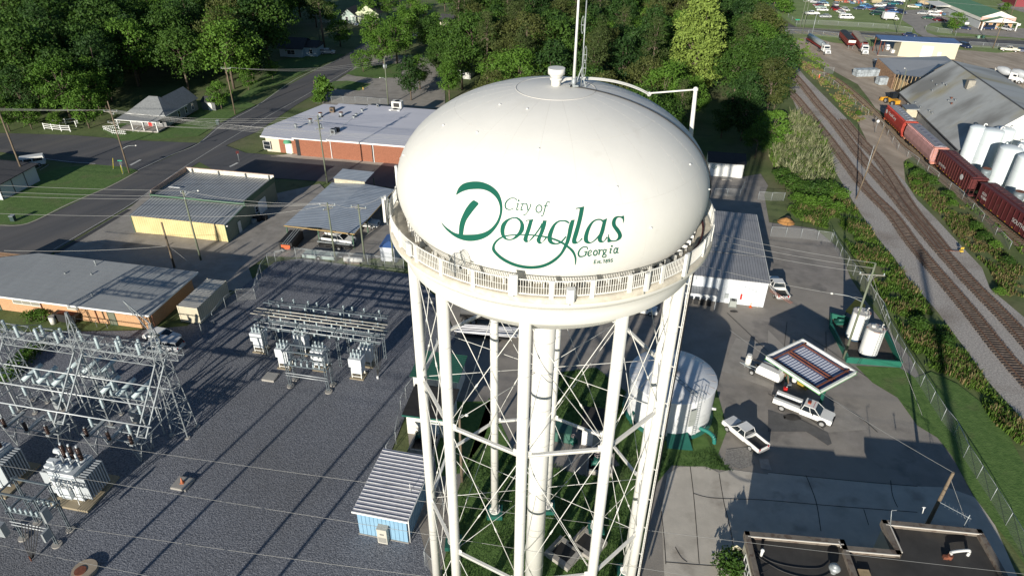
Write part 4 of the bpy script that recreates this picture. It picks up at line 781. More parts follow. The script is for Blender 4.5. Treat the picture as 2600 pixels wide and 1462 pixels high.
p=t(13,2395,190); o=thing('traffic_cone','orange cone standing by the white workshop wall','cone',p); mb=MB(); mb.cyl((0,0,.04),(0,0,.7),.16,.03,n=14); part(o,'cone',mb,mat('cone_orange',(.75,.12,.02),.5)); mb=MB(); mb.box((0,0,.02),(.42,.42,.04)); part(o,'base',mb,mat('cone_orange')); mb=MB(); mb.cyl((0,0,.4),(0,0,.52),.095,.07,n=14); part(o,'reflective_band',mb,'white')
# small white building with dark roof
FL,FR=t(7,1960,318),t(7,2310,345); o,w=frame('small_office','small white building with black shingle roof below the tank shadow','building',FL,FR); walls(o,w,5.5,3.1,'white'); gable_roof(o,w,5.5,3.1,4.1,mat('black_shingle',(.03,.03,.033),.9,n=.2,sc=2),.35)
mb=MB(); mb.box((w*.55,-1.0,.1),(2.0,1.6,.15)); part(o,'step_slab',mb,'conc')
mb=MB(); x=w*.16; mb.lathe([(.34,0),(.40,0)],20,c=(0,0,0)); o2=MB()
for k in range(16):
    a0=2*math.pi*k/20+1.2; a1=2*math.pi*(k+1)/20+1.2; o2.quad((x+.5*math.cos(a0),-.03,2.1+.5*math.sin(a0)),(x+.5*math.cos(a1),-.03,2.1+.5*math.sin(a1)),(x+.4*math.cos(a1),-.03,2.1+.4*math.sin(a1)),(x+.4*math.cos(a0),-.03,2.1+.4*math.sin(a0)))
for k in range(5): o2.box((x-.15+k*.16,-.03,2.1),(.07,.02,.25+.1*(k%2)))
part(o,'painted_emblem',o2,'green')
# pump house
FL=t(12,1515,1445); FL=Vector((-11.4,56.0,0)); FRr=Vector((-6.9,55.3,0)); o,w=frame('pump_house','white pump house with black flat roof and green trim behind the left tower legs','building',FL,FRr)
walls(o,w,4.6,2.9,'offwhite'); mb=MB(); mb.prism([(-.35,-.35),(w+.3,-.35),(w+.3,4.9),(-.35,4.9)],2.9,3.05); ro=part(o,'roof',mb,mat('tar_roof',(.022,.021,.02),.9,n=.2,sc=1)); mb=MB(); mb.box((w/2,-.38,2.95),(w+.7,.06,.2)); part(ro,'green_fascia',mb,'teal')
opening(o,'d',3.2,0,1.05,1,2.1,'f',m='white',fm='teal',door=True)
# green roofed kiosk behind
FRr=Vector((-6.3,61.7,0)); FL=FRr-Vector((5.2,-.9,0)); o,w=frame('valve_house','small white kiosk with dark green ribbed roof behind the pump house','building',FL,FRr)
walls(o,w,4,2.8,'offwhite'); roof(o,w,4,2.9,3.2,stripes('dark_green_ribs',(.02,.10,.065),(.01,.05,.035),o.rotation_euler.z+math.pi/2,.35,.5,.7,.8),.3)
# second pump cube between legs
p=t(0,1462,1118); o=thing('well_house','small white block house with grey roof seen between the tower legs','building',(p.x,p.y,0),ANG); walls(o,2.6,3.0,2.6,'white'); roof(o,2.6,3,2.65,2.65,mat('tar_roof'),.2); opening(o,'d',1.6,0,1,.8,1.9,'f',m=mat('grey_unit'),fm='white',door=True)
p=t(0,1390,1112); o=thing('transformer_box','dark green metal transformer cabinet between the tower legs','cabinet',(p.x,p.y,0),ANG); mb=MB(); mb.box((1.0,.8,.85),(1.8,1.5,1.5)); mb.prism([(0,-.05),(2,-.05),(2,1.65),(0,1.65)],1.6,[1.62,1.62,1.75,1.75]); part(o,'cabinet',mb,mat('cabinet_green',(.03,.09,.07),.5)); mb=MB(); mb.box((.55,.03,.8),(.8,.04,1.2)); mb.box((1.45,.03,.8),(.8,.04,1.2)); part(o,'door',mb,mat('cabinet_green_light',(.05,.13,.10),.5))
def valve(px,py,lab,s=1):
    p=t(0,px,py); o=thing('gate_valve',lab,'valve',p,0,'green gate valves by the pump houses'); mb=MB(); mb.cyl((0,0,0),(0,0,.9*s),.2*s,n=12); mb.cyl((-.5*s,0,.4*s),(.5*s,0,.4*s),.2*s,n=12); mb.cyl((-.5*s,0,.4*s),(-.44*s,0,.4*s),.32*s,n=12); mb.cyl((.44*s,0,.4*s),(.5*s,0,.4*s),.32*s,n=12); mb.cyl((0,0,.8*s),(0,0,.88*s),.3*s,n=12); part(o,'valve_body',mb,'teal')
    mb=MB(); mb.tube([(.25*s*math.cos(a*.524),.25*s*math.sin(a*.524),1.25*s) for a in range(13)],.03*s); mb.cyl((0,0,.88*s),(0,0,1.27*s),.03*s,n=6); mb.bar((-.25*s,0,1.25*s),(.25*s,0,1.25*s),.03*s); part(o,'hand_wheel',mb,mat('grey_wheel',(.3,.25,.25),.5))
valve(1441,1117,'green valve with hand wheel beside the dark green cabinet'); valve(1062,1105,'green pump valve inside the block pit by the pump house',1.3); valve(1501,1172,'green valve sunk in the pit below the well house',1.3)
def pit(px,py,w,d,lab,rz=ANG):
    p=t(0,px,py); o=thing('block_pit',lab,'pit',p,rz); mb=MB()
    for (x,y,a,b) in ((w/2,0,w,.2),(w/2,d,w,.2),(0,d/2,.2,d+.2),(w,d/2,.2,d+.2)): mb.box((x,y,.3),(a,b,.6))
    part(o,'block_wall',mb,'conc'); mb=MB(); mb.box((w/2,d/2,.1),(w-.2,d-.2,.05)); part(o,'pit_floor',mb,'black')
pit(1030,1138,2.6,3.8,'open concrete block pit in front of the pump house'); pit(1476,1190,2.6,2.8,'open block pit with white lip below the well house')
def vault(px,py,rz,lab,open_=1.15):
    p=t(0,px,py); o=thing('concrete_vault',lab,'vault',p,rz,'concrete vaults with open hatches'); mb=MB()
    for (x,y,a,b) in ((0,-1.0,2.7,.5),(0,1.0,2.7,.5),(-1.1,0,.5,1.6),(1.1,0,.5,1.6)): mb.box((x,y,.25),(a,b,.5))
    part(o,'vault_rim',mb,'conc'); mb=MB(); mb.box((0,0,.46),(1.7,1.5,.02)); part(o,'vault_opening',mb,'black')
    mb=MB(); mb.box((-.9+.4*math.cos(open_),0,.55+.6*math.sin(open_)),(1.3,1.5,.05),0,-open_); q=part(o,'hatch_lid',mb,mat('hatch_plate',(.40,.37,.30),.5,metal=.2)); 
vault(1418,1395,R(-40),'open hatch concrete vault in the grass, left of the pair under the tower'); vault(1478,1372,R(-40),'open hatch concrete vault in the grass, right of the pair under the tower',1.3)
# ground storage tank
o=thing('ground_tank','squat white cylindrical water reservoir behind the right tower legs','storage tank',(18.35,60.5,0)); gr,gh=4.85,5.15
mwt=mat('tank_white',(.68,.69,.70),.4,n=.04,sc=.6,layers=[((.42,.40,.36),.5,.6,.8,.35)])
mb=MB(); mb.lathe([(gr,.35),(gr,gh)],96); part(o,'shell',mb,mwt); mb=MB(); mb.lathe([(gr+.06,gh-.06),(gr+.06,gh+.02),(gr,gh+.06),(gr*.6,gh+.35),(.02,gh+.62)],96); ro=part(o,'roof',mb,mwt); mb=MB(); mb.lathe([(gr+.35,0),(gr+.35,.2),(gr+.02,.36)],64); part(o,'base_ring',mb,'teal')
mb=MB()
for k in range(24): a=k*math.pi/12; mb.bar(((gr*.98)*math.cos(a),(gr*.98)*math.sin(a),gh+.10),(.3*math.cos(a),.3*math.sin(a),gh+.62),.02)
part(ro,'roof_seam',mb,mat('seam_rusty',(.4,.33,.28),.7)); mb=MB()
la=R(-68); cx,cy=(gr+.3)*math.cos(la),(gr+.3)*math.sin(la); tx,ty=-math.sin(la),math.cos(la)
for q in (-.22,.22): mb.bar((cx+tx*q,cy+ty*q,.6),(cx+tx*q,cy+ty*q,gh+1.1),.06)
for k in range(15): mb.bar((cx-tx*.22,cy-ty*.22,.7+k*.32),(cx+tx*.22,cy+ty*.22,.7+k*.32),.03)
for z in (gh+.5,gh+1.1): mb.tube([(cx+tx*.6,cy+ty*.6,z),(cx*.8+tx*.6,cy*.8+ty*.6,z),(cx*.8-tx*.6,cy*.8-ty*.6,z),(cx-tx*.6,cy-ty*.6,z)],.03)
for q,e in ((.6,1),(.6,.8),(-.6,.8),(-.6,1)): mb.bar((cx*e+tx*q,cy*e+ty*q,gh),(cx*e+tx*q,cy*e+ty*q,gh+1.1),.04)
part(o,'ladder',mb,'galv'); mb=MB(); mb.box((cx+tx*-.55,cy+ty*-.55,3.3),(.12,.75,2.2),la); part(o,'ladder_guard',mb,mat('grey_unit'))
mb=MB(); mb.bar((cx*.75,cy*.75,gh+.3),(cx*.1-1.2,cy*.1+.5,gh+.66),.07); mb.bar((cx*.75+.5,cy*.75,gh+.3),(cx*.1-.7,cy*.1+.5,gh+.66),.07)
for k in range(8): u_=k/7; mb.bar((cx*(.75-.65*u_)-1.2*u_,cy*(.75-.65*u_)+.5*u_,gh+.3+.36*u_),(cx*(.75-.65*u_)-1.2*u_+.5,cy*(.75-.65*u_)+.5*u_,gh+.3+.36*u_),.04)
part(ro,'roof_ladder',mb,'galv')
mb=MB(); mb.tube(smooth_pts([(gr*math.cos(R(-55)),gr*math.sin(R(-55)),.9),(3.6,-4.6,.95),(4.1,-5.2,.7),(4.2,-5.4,0)],4),.22,12); part(o,'inlet_pipe',mb,mat('bright_teal',(.02,.17,.14),.4))
mb=MB(); mb.cyl((gr*.9,-.95,1.2),(gr*1.08,-1.15,1.2),.16,n=10); part(o,'overflow_stub',mb,'white')
mb=MB(); mb.prism([(-1.2,-6.3),(1.6,-6.6),(1.2,-4.4),(-.9,-4.3)],0,[.05,.05,1.1,1.1]); part(o,'splash_cover',mb,'teal')
mb=MB(); mb.cyl((-4.6,-2.4,0),(-4.6,-2.4,1.5),.16,n=10); mb.tube([(-4.6,-2.4,1.3),(-4.2,-2.0,1.5),(-3.9,-1.8,1.2)],.18,10); part(o,'valve_riser',mb,'teal')
valve(1795,1103,'teal elbow valve on grey pad right of the squat reservoir',.5)
# silos
msl=mat('silo_white',(.62,.68,.70),.45,n=.03,sc=.5)
def silo(x,y,r,h,lab,grp='white fertiliser silos',m=msl,dome=True):
    o=thing('storage_silo',lab,'silo',(x,y,0),0,grp); mb=MB(); mb.lathe([(r,0),(r,h-.35)],48); part(o,'shell',mb,m); mb=MB(); mb.lathe([(r+.03,h-.4),(r*.97,h-.25),(r*.75,h-.02),(r*.4,h+.12),(.02,h+.16)],48); ro=part(o,'roof',mb,m)
    if dome: mb=MB(); mb.tube(smooth_pts([(r*.55,-.2,h),(r*.55,-.2,h+.45),(r*.7,-.3,h+.6),(r*.85,-.35,h+.35)],3),.11,8); part(ro,'vent_gooseneck',mb,'white')
    mb=MB()
    for z in (h*.33,h*.66): mb.cyl((0,0,z-.02),(0,0,z+.02),r+.012,n=48)
    part(o,'weld_band',mb,mat('silo_seam',(.5,.55,.57),.6)); return o
silo(95.2,137.1,1.55,9,'white silo leftmost of the cluster, shading the warehouse roof'); silo(97.3,135.2,1.95,9,'wide white silo second from left with stained rim'); silo(100.3,136.2,1.85,9,'white silo standing behind the second and fourth silos'); silo(95.6,126.4,1.95,8.6,'white silo in the middle of the near row beside the dark red hopper'); silo(96.3,121.9,1.95,8.6,'white silo nearest the right edge behind the last hopper car',); silo(99.9,128,1.8,8.6,'white silo at the right picture edge in the back row')
mgs=mat('weathered_galvanised',(.20,.24,.26),.5,n=.15,sc=1,metal=.3)
for i,(px,py,lab) in enumerate((((2506),(430),'short grey steel bin with rusty top between the first two silos'),((2590),(488),'short grey steel bin with rusty lid beside the near right silo'))):
    p=at(px,py,3.9); o=silo(p.x,p.y,.95,3.9,lab,'grey bins between the silos',mgs,False); mb=MB(); mb.disc((0,0,3.95),.8); part(o,'rusty_lid',mb,'rust').location=(0,0,.12)
# warehouse
E0=Vector((101.5,180.5,0)); v=Vector((-.172,-.985,0)); u=Vector((.985,-.172,0)); NE=E0+v*42.5
o,w=frame('warehouse','big grey metal warehouse with stained steep roof beside the hopper train','warehouse',NE,NE+u*19.5); dpt=42.5; wr=9.8
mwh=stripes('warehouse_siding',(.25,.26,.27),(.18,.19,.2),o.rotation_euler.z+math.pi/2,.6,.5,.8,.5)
mwr=mat('stained_roof',(.40,.41,.40),.6,n=.06,sc=.3,stretch=(o.rotation_euler.z,(.16,1,1)),layers=[((.19,.185,.17),.13,.44,.62,.85),((.32,.27,.13),.09,.54,.68,.8),((.24,.24,.23),.6,.55,.8,.5)])
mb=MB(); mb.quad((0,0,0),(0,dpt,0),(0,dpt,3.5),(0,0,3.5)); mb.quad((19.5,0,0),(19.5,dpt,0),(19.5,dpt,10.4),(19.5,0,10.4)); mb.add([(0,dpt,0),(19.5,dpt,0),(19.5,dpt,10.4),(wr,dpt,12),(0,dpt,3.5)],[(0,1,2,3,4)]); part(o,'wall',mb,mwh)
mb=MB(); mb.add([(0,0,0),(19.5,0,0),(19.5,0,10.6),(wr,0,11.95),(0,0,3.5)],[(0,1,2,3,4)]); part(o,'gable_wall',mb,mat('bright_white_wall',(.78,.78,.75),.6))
mb=MB(); mb.add([(-.4,-.3,3.2),(wr,-.3,12.05),(wr,dpt+.3,12.05),(-.4,dpt+.3,3.2)],[(0,1,2,3)]); mb.add([(wr,-.3,12.05),(20,-.3,10.3),(20,dpt+.3,10.3),(wr,dpt+.3,12.05)],[(0,1,2,3)]); ro=part(o,'roof',mb,mwr)
mb=MB(); mb.box((wr,dpt/2,12.1),(.35,dpt+.6,.08)); mb.box((-.45,dpt/2,3.2),(.18,dpt+.6,.16)); part(ro,'ridge_cap',mb,mat('dark_ridge',(.10,.10,.10),.7))
def onroof(px,py):
    best=None
    for k in range(60):
        z=3.5+k*8.5/59; p=at(px,py,z)-Vector(o.location); q=Matrix.Rotation(-o.rotation_euler.z,3,'Z')@Vector((p.x,p.y,0)); e=abs(3.5+q.x*8.5/9.8-z)
        if best is None or e<best[0]: best=(e,q.x,q.y,z)
    return best[1:]
mb=MB(); sx,sy,sz=onroof(2240+1580/7.156,180+300/7.156); mb.box((sx,sy,sz+.7),(1.5,1.4,2.0)); part(ro,'roof_hatch',mb,mat('rust_hatch',(.28,.26,.22),.6,n=.2,sc=3))
for (a,b) in ((905,200),(985,268),(1105,245),(1165,275),(1255,510),(1325,545),(1200,555),(1255,610),(600,595),(690,672),(850,740),(900,782),(905,368)):
    x,y,z=onroof(2240+a/7.156,180+b/7.156); mb=MB(); mb.cyl((x,y,z),(x,y,z+.3),.16,n=8); mb.cyl((x,y,z+.3),(x,y,z+.38),.28,n=8); part(ro,'roof_vent',mb,'rust' if a in (1255,) else 'steel')
mb=MB(); mb.lathe([(.02,.25),(.6,.2),(.95,0)],20); q=part(o,'fan_housing',mb,'offwhite'); q.rotation_euler=(0,-math.pi/2,0); q.location=(-.05,dpt-7.5,2.2)
mb=MB(); mb.box((-1.5,dpt-13.5,2.4),(2.6,3.4,1.9)); mb.box((-1.5,dpt-13.5,1.0),(1.6,1.4,1.4)); q=part(o,'side_hopper_shed',mb,mat('cream_shed',(.50,.45,.33),.7,n=.1,sc=2)); mb=MB(); mb.prism([(-3.1,dpt-15.4),(0,dpt-15.4),(0,dpt-11.6),(-3.1,dpt-11.6)],3.35,[3.4,3.7,3.7,3.4]); part(q,'shed_roof',mb,'steel')
# lean-to shed north of the warehouse
c1=t(4,1110,585,4.2); c2=t(4,1280,745,4.2); c3=t(4,1530,775,6.0); c4=t(4,1850,610,8.0); c5=t(4,1790,565,7.0)
o=thing('timber_shed','open timber walled shed with plain grey metal roof behind the warehouse','shed',(c2.x,c2.y,0)); O=Vector(o.location)
mb=MB(); vs=[c1-O,c2-O,c3-O,c4-O,c5-O]; mb.add([(v_.x,v_.y,v_.z) for v_ in vs],[(0,1,2,3,4)]); mb.add([(v_.x,v_.y,v_.z-.15) for v_ in vs],[(4,3,2,1,0)]); part(o,'roof',mb,mat('plain_metal_roof',(.36,.37,.38),.55,n=.04,sc=.4,metal=.15))
mb=MB(); a,b=c2-O,c1-O
for k in range(22): p=a.lerp(b,k/21); mb.box((p.x,p.y,2),(.35,.28,4))
mb.quad((a.x+.4,a.y,0),(b.x+.4,b.y,0),(b.x+.4,b.y,4),(a.x+.4,a.y,4)); part(o,'timber_wall',mb,mat('rough_timber',(.22,.14,.09),.9,n=.3,sc=2))
mb=MB(); a,b=c2-O,c3-O
for k in range(8): p=a.lerp(b,k/7); mb.bar((p.x,p.y,0),(p.x,p.y,4.1+k*.25),.15)
mb.quad((a.x+.5,a.y+1.0,0),(b.x,b.y+1.0,0),(b.x,b.y+1,3.2),(a.x+.5,a.y+1,3.2)); part(o,'stall_partition',mb,mat('pale_timber',(.38,.28,.16),.9,n=.2,sc=2))
# pallets of wrapped sacks
mpl=mat('wrapped_grey_sacks',(.33,.37,.40),.45,n=.3,sc=1.2)
def pallet(px,py,lab,n=(2,4,2),s=1.15,m=mpl,rz=R(-100)):
    p=t(4,px,py); o=thing('sack_pallet',lab,'pallet',(p.x,p.y,0),rz); mb=MB(); nx,ny,nz=n
    mb.box(((nx-1)*s/2,(ny-1)*s/2,.07),(nx*s,ny*s,.14)); part(o,'pallet_base',mb,'wood'); q=MB()
    for i in range(nx):
        for j in range(ny):
            for k in range(nz): q.box((i*s+random.uniform(-.04,.04),j*s,.14+k*1.05+.5),(s*.93,s*.93,.98),random.uniform(-.04,.04))
    part(o,'sack_stack',q,m)
pallet(1080,770,'grey wrapped sack stack two deep against the timber shed corner',(2,6,2),1.2,rz=R(98)); pallet(1180,855,'smaller grey wrapped sack stack at the near end of the timber shed',(2,3,2),1.0,rz=R(98)); pallet(1075,630,'loose grey sack heap behind the long wrapped stack',(2,2,1),1.1)
m_sk=mat('white_bulk_bag',(.72,.70,.68),.6,n=.05,sc=3)
for i,(px,py,lab) in enumerate(((1190,500,'white bulk bags at the left under the blue canopy'),(1240,530,'white bulk bags nearest the beige wall corner'),(1190,475,'pile of white bulk bags deeper under the blue canopy'))): pallet(px,py,lab,(2,1,1),1.0,m_sk)
# beige building with blue roof
FL,FR=t(4,1300,570),t(4,1875,600); o,w=frame('storage_building','beige metal building with long blue roof overhanging an open bay','building',FL,FR)
mbe=mat('beige_siding',(.56,.51,.38),.6,n=.02,sc=.5); mb=MB(); mb.prism([(0,0),(w,0),(w,6),(0,6)],0,4.85); part(o,'wall',mb,mbe); mb=MB(); mb.prism([(-6.6,-.5),(w+.3,-.5),(w+.3,6.3),(-6.6,6.3)],4.9,[5.05,5.05,5.3,5.3]); part(o,'roof',mb,stripes('blue_metal_roof',(.10,.17,.33),(.14,.22,.4),o.rotation_euler.z,.5,.5)); mb=MB(); mb.box((w/2-3.1,-.55,4.93),(w+7,.1,.2)); part(o,'fascia',mb,'white')
mb=MB()
for x,y in ((-6.3,-.2),(-6.3,5.9),(-3.2,5.9)): mb.bar((x,y,0),(x,y,4.9),.2)
part(o,'post',mb,'rust'); opening(o,'d',w*.48,0,1.9,3.4,3.6,'f',m='white',fm='offwhite',door=True); opening(o,'d',w*.71,0,1.0,1.0,2.0,'f',m='offwhite',fm='offwhite',door=True); mb=MB(); mb.box((-3.3,2.6,.08),(6.4,6,.16)); part(o,'bay_slab',mb,'conc')
# green roofed store
FL=t(4,2110,290); FR=t(4,2440,300); o,w=frame('roadside_store','long green roofed store with pink and white gable and columned porch at upper right','shop',FL,FR); dpt=38
FLw=0; mgr=mat('green_shingle_roof',(.085,.20,.12),.8,n=.08,sc=1); walls(o,w,dpt,4.2,mat('grey_block_wall',(.42,.44,.45),.8),gable=('y',6.4)); gable_roof(o,w,dpt,4.2,6.4,mgr,.4,axis='y')
mb=MB(); mb.add([(-.3,-.4,3.0),(w+.3,-.4,3.0),(w+.3,-.4,4.4),(w/2,-.4,6.5),(-.3,-.4,4.4)],[(0,1,2,3,4)]); part(o,'pink_gable',mb,mat('pink_stucco',(.62,.36,.31),.8)); mb=MB(); mb.add([(-.3,-.43,4.3),(w+.3,-.43,4.3),(w/2,-.43,6.6)],[(0,1,2)]); mb.box((-.35,dpt/2,3.5),(.12,dpt,1.1)); part(o,'white_gable',mb,mat('white_trim',(.7,.68,.62),.6))
mb=MB(); mb.add([(-.6,-3.2,3.1),(w+.3,-3.2,3.1),(w+.3,-.5,3.1),(-.6,-.5,3.1),(w/2,-3.2,4.9),(w/2,-.5,4.9)],[(0,4,5,3),(1,2,5,4)]); po=part(o,'porch_roof',mb,mgr); mb=MB(); mb.add([(-.5,-3.22,3.0),(w+.2,-3.22,3.0),(w/2,-3.22,4.75)],[(0,1,2)]); part(o,'porch_gable',mb,mat('white_trim'))
mb=MB()
for x in (-.3,w): mb.box((x,-3.0,1.5),(.4,.4,3))
part(o,'porch_column',mb,mat('white_trim')); mb=MB(); mb.quad((.2,-.06,0),(w-.2,-.06,0),(w-.2,-.06,3),(.2,-.06,3)); part(o,'brick_front',mb,mat('tan_brick'))
for x in (w*.22,w*.45,w*.8): opening(o,'w',x,-.08,1.2,1.3,2.2,'f')
mb=MB()
for k in range(4): mb.cyl((w*.5+(k-1.5)*.5,-3.25,3.9),(w*.5+(k-1.5)*.5,-3.24,3.9),.12,n=10)
part(o,'sign_letters',mb,mat('faded_letters',(.25,.22,.2),.7)); mb=MB(); mb.prism([(-6,26),(-.4,26),(-.4,38),(-6,38)],3.5,[3.6,3.9,3.9,3.6]); part(o,'side_canopy',mb,'offwhite'); mb=MB()
for y in (26.3,32,37.7): mb.bar((-5.8,y,0),(-5.8,y,3.6),.14)
part(o,'canopy_post',mb,'steel')
p=t(4,2480,70); o=thing('red_building','dark red metal building with white roller doors in the far upper right corner','building',p,ANG); mrd=mat('dark_red_siding',(.22,.035,.045),.6); walls(o,24,14,4.2,mrd); roof(o,24,14,4.3,4.6,mrd,.3)
for x in (6,14,21): opening(o,'d',x,0,1.6,2.6,3.1,'f',m='white',fm='white',door=True)
# bottom right office with parapets
def Pz(i,x,y,z=4.6): q=t(i,x,y,z); q.z=0; return q
zb=4.6; a1=Pz(17,2365,1015,zb); b1=Pz(18,750,1098,zb); u_=(b1-a1).normalized(); ang=math.atan2(u_.y,u_.x); vn=Vector((-u_.y,u_.x,0))
o=thing('office_block','flat roofed office block with stained concrete parapets at the bottom right','building',(a1.x,a1.y,0),ang)
mof=mat('parapet_concrete',(.17,.145,.12),.9,n=.15,sc=1,layers=[((.09,.06,.045),1.6,.5,.62,.85)]); mrt=mat('tarred_roof',(.040,.038,.036),.85,n=.2,sc=.5,layers=[((.10,.085,.065),.3,.52,.7,.5)]); mow=mat('pale_render_wall',(.45,.42,.33),.85)
def L(p): q=Matrix.Rotation(-ang,3,'Z')@(p-Vector((a1.x,a1.y,0))); return (q.x,q.y)
xb=L(b1)[0]; c1=L(Pz(18,835,1165,zb)); d1=L(Pz(18,1350,1240,zb)); e1=L(Pz(18,1175,900,zb)); f1=L(Pz(18,2130,995,zb)); g1=L(Pz(18,2380,1449,zb))
A=[(0,0),(xb,0),(xb,c1[1]),(e1[0]+.0,c1[1]),(e1[0],e1[1]),(f1[0],f1[1]),(f1[0],-22),(0,-22)]
mb=MB(); mb.prism(A[::-1],0,zb-.55); part(o,'wall',mb,mow); mb=MB(); n_=len(A)
mb.add([(x,y,zb-.5) for x,y in A],[tuple(range(n_))]); me=mb.data('roof',mrt); bm=bmesh.new(); bm.from_mesh(me); bmesh.ops.triangulate(bm,faces=bm.faces[:]); bm.to_mesh(me); bm.free(); r_=link(o,'roof',me)
mb=MB(); pw=.42
def pseg(p,q):
    p,q=Vector((*p,0)),Vector((*q,0)); d=(q-p); mb.box(((p+q)/2)+Vector((0,0,zb-.35)),(d.length+pw,pw,.72),math.atan2(d.y,d.x))
for p,q in zip(A,A[1:]+A[:1]):
    if q[1]>-22 or p[1]>-22: pseg(p,q)
pseg((xb,0),(xb,-22)); part(o,'parapet',mb,mof)
mb=MB(); 
for p,q in zip(A[:6],A[1:6]): 
    p,q=Vector((*p,0)),Vector((*q,0)); d=(q-p).normalized(); n2=Vector((d.y,-d.x,0)); mb.bar(p+n2*.32+Vector((0,0,zb-.02)),q+n2*.32+Vector((0,0,zb-.02)),.09)
part(o,'roof_flashing',mb,mat('pale_flashing',(.6,.56,.5),.5))
opening(o,'w',0,-2.2,2.4,2.2,1.2,'l',m='glass',fm='white',panes=3); opening(o,'w',0,-6.5,2.4,2.2,1.2,'l',m='glass',fm='white',panes=3)
def onr(i,x,y): q=t(i,x,y,zb-.4); return L(Vector((q.x,q.y,0)))
x,y=onr(18,655,1400); mb=MB(); mb.lathe([(.25,0),(.25,.35),(.42,.4),(.48,.6),(.35,.78),(.26,.8),(.26,.9),(.02,.97)],28,c=(x,y,zb-.5)); part(o,'turbine_vent',mb,'galv')
x,y=onr(17,2505,1235); mb=MB(); mb.cyl((x,y,zb-.5),(x,y,zb+.15),.12,n=12); mb.ball((x,y,zb+.2),.17,1,8); part(o,'small_vent',mb,'white')
x,y=onr(18,1830,1255); x2,y2=onr(18,2010,1230); z=zb-.1; mb=MB(); mb.tube(smooth_pts([(x,y,zb-.3),(x,y,z),(x+.12,y+.2,z+.12),(x2-.1,y2+.1,z+.12),(x2,y2,z),(x2,y2,zb-.5)],3),.13,10); part(o,'duct_pipe',mb,mat('white_duct',(.66,.66,.64),.4)); mb=MB(); mb.cyl((x-.1,y-.1,zb-.45),(x-.1,y-.1,zb-.05),.22,n=10); mb.box((x-.45,y-.1,zb-.35),(.35,.3,.3)); part(o,'rusty_fan',mb,'rust')
x,y=onr(18,965,1430); mb=MB(); mb.box((x,y,zb-.35),(.9,.7,.3)); part(o,'roof_crate',mb,mat('pale_timber'))
x,y=onr(18,1960,960); mb=MB(); p0=Vector((x,y,zb)); mb.cyl(p0-Vector((0,0,.5)),p0+Vector((0,0,1.3)),.03); mb.bar(p0+Vector((.2,-.1,.9)),p0+Vector((-2.2,1.0,1.5)),.04)
for k in range(7): c_=p0+Vector((.1-2.2*k/7,-.05+1.05*k/7,.92+.55*k/7)); mb.bar(c_-Vector((.15,.32,0)),c_+Vector((.15,.32,0)),.03)
part(o,'yagi_antenna',mb,'galv'); x,y=onr(18,1225,980); mb=MB(); mb.cyl((x,y,zb-.3),(x-.3,y+.4,zb+1.6),.03); mb.bar((x-.3,y+.4,zb+1.6),(x+.1,y+.4,zb+1.7),.04); part(o,'mast_bracket',mb,'galv')
x,y=onr(18,1530,860); mb=MB(); mb.cyl((x,y,zb+.2),(x-.1,y,zb+1.0),.045,n=8); mb.bar((x-.25,y,zb+.95),(x+.05,y,zb+.95),.05); part(o,'horn_lamp',mb,'white')
mb=MB(); x0,y0=onr(17,2573,1300); mb.tube(smooth_pts([(.3,-1.2,zb-.45),(1.5,-2.3,zb-.45),(3.4,-2.7,zb-.46),(5.5,-2.6,zb-.45),(6.5,-1.9,zb-.45)],5),.05,5); mb.tube(smooth_pts([(.4,-1.9,zb-.45),(2.5,-3.3,zb-.45),(5,-3.6,zb-.45),(7,-2.5,zb-.45)],5),.05,5); part(o,'roof_cable',mb,'cable')
# courtyard dark pit of the office: open recess
q=[L(Pz(18,560,985,0)),L(Pz(18,1160,1040,0))]
p=t(17,2195,1300); o=thing('diamond_sign','pale diamond road sign on a post beside the office bush','sign',(p.x-.0,p.y-.3,0)); mb=MB(); mb.bar((0,0,0),(0,0,2.4),.06); part(o,'post',mb,'galv'); mb=MB(); s_=.55; mb.add([(-s_,-.04,2.2),(0,-.04,2.2-s_),(s_,-.04,2.2),(0,-.04,2.2+s_),(-s_,-.02,2.2),(0,-.02,2.2-s_),(s_,-.02,2.2),(0,-.02,2.2+s_)],[(0,1,2,3),(7,6,5,4),(0,4,5,1),(1,5,6,2),(2,6,7,3),(3,7,4,0)]); part(o,'panel',mb,mat('sign_pale',(.55,.52,.38),.5))
# fuel canopy
C4=[t(14,0,700,4.4),t(14,315,500,4.4),t(14,885,785,4.4),t(14,545,1060,4.4)]
cc=sum(C4,Vector())/4; e=(C4[3]-C4[0]); ux=Vector((e.x,e.y,0)).normalized(); cw=(e.length+(C4[2]-C4[1]).length)/2; uy=Vector((-ux.y,ux.x,0)); cd=abs((C4[1]-C4[0]).dot(uy)); rz=math.atan2(ux.y,ux.x)
o=thing('fuel_canopy','open topped white and green fuel canopy with rusty cross beams','canopy',(cc.x,cc.y,0),rz)
mb=MB()
for (x,y,a,b) in ((0,-cd/2,cw,.1),(0,cd/2,cw,.1),(-cw/2,0,.1,cd),(cw/2,0,.1,cd)): mb.box((x,y,4.15),(a+.06,b+.06,.5))
part(o,'fascia',mb,'white'); mb=MB()
for (x,y,a,b) in ((0,-cd/2-.07,cw+.3,.05),(0,cd/2+.07,cw+.3,.05),(-cw/2-.07,0,.05,cd+.3),(cw/2+.07,0,.05,cd+.3)): mb.box((x,y,3.92),(a,b,.08)); mb.box((x,y,4.37),(a,b,.05))
part(o,'green_stripe',mb,mat('lime_green',(.10,.38,.10),.5)); mb=MB(); mb.box((0,0,3.95),(cw-.2,cd-.2,.06)); dk=part(o,'deck',mb,mat('shade_blue_deck',(.10,.15,.30),.6,n=.1,sc=1)); mb=MB()  # deck blue is sky-lit shade put into the base colour
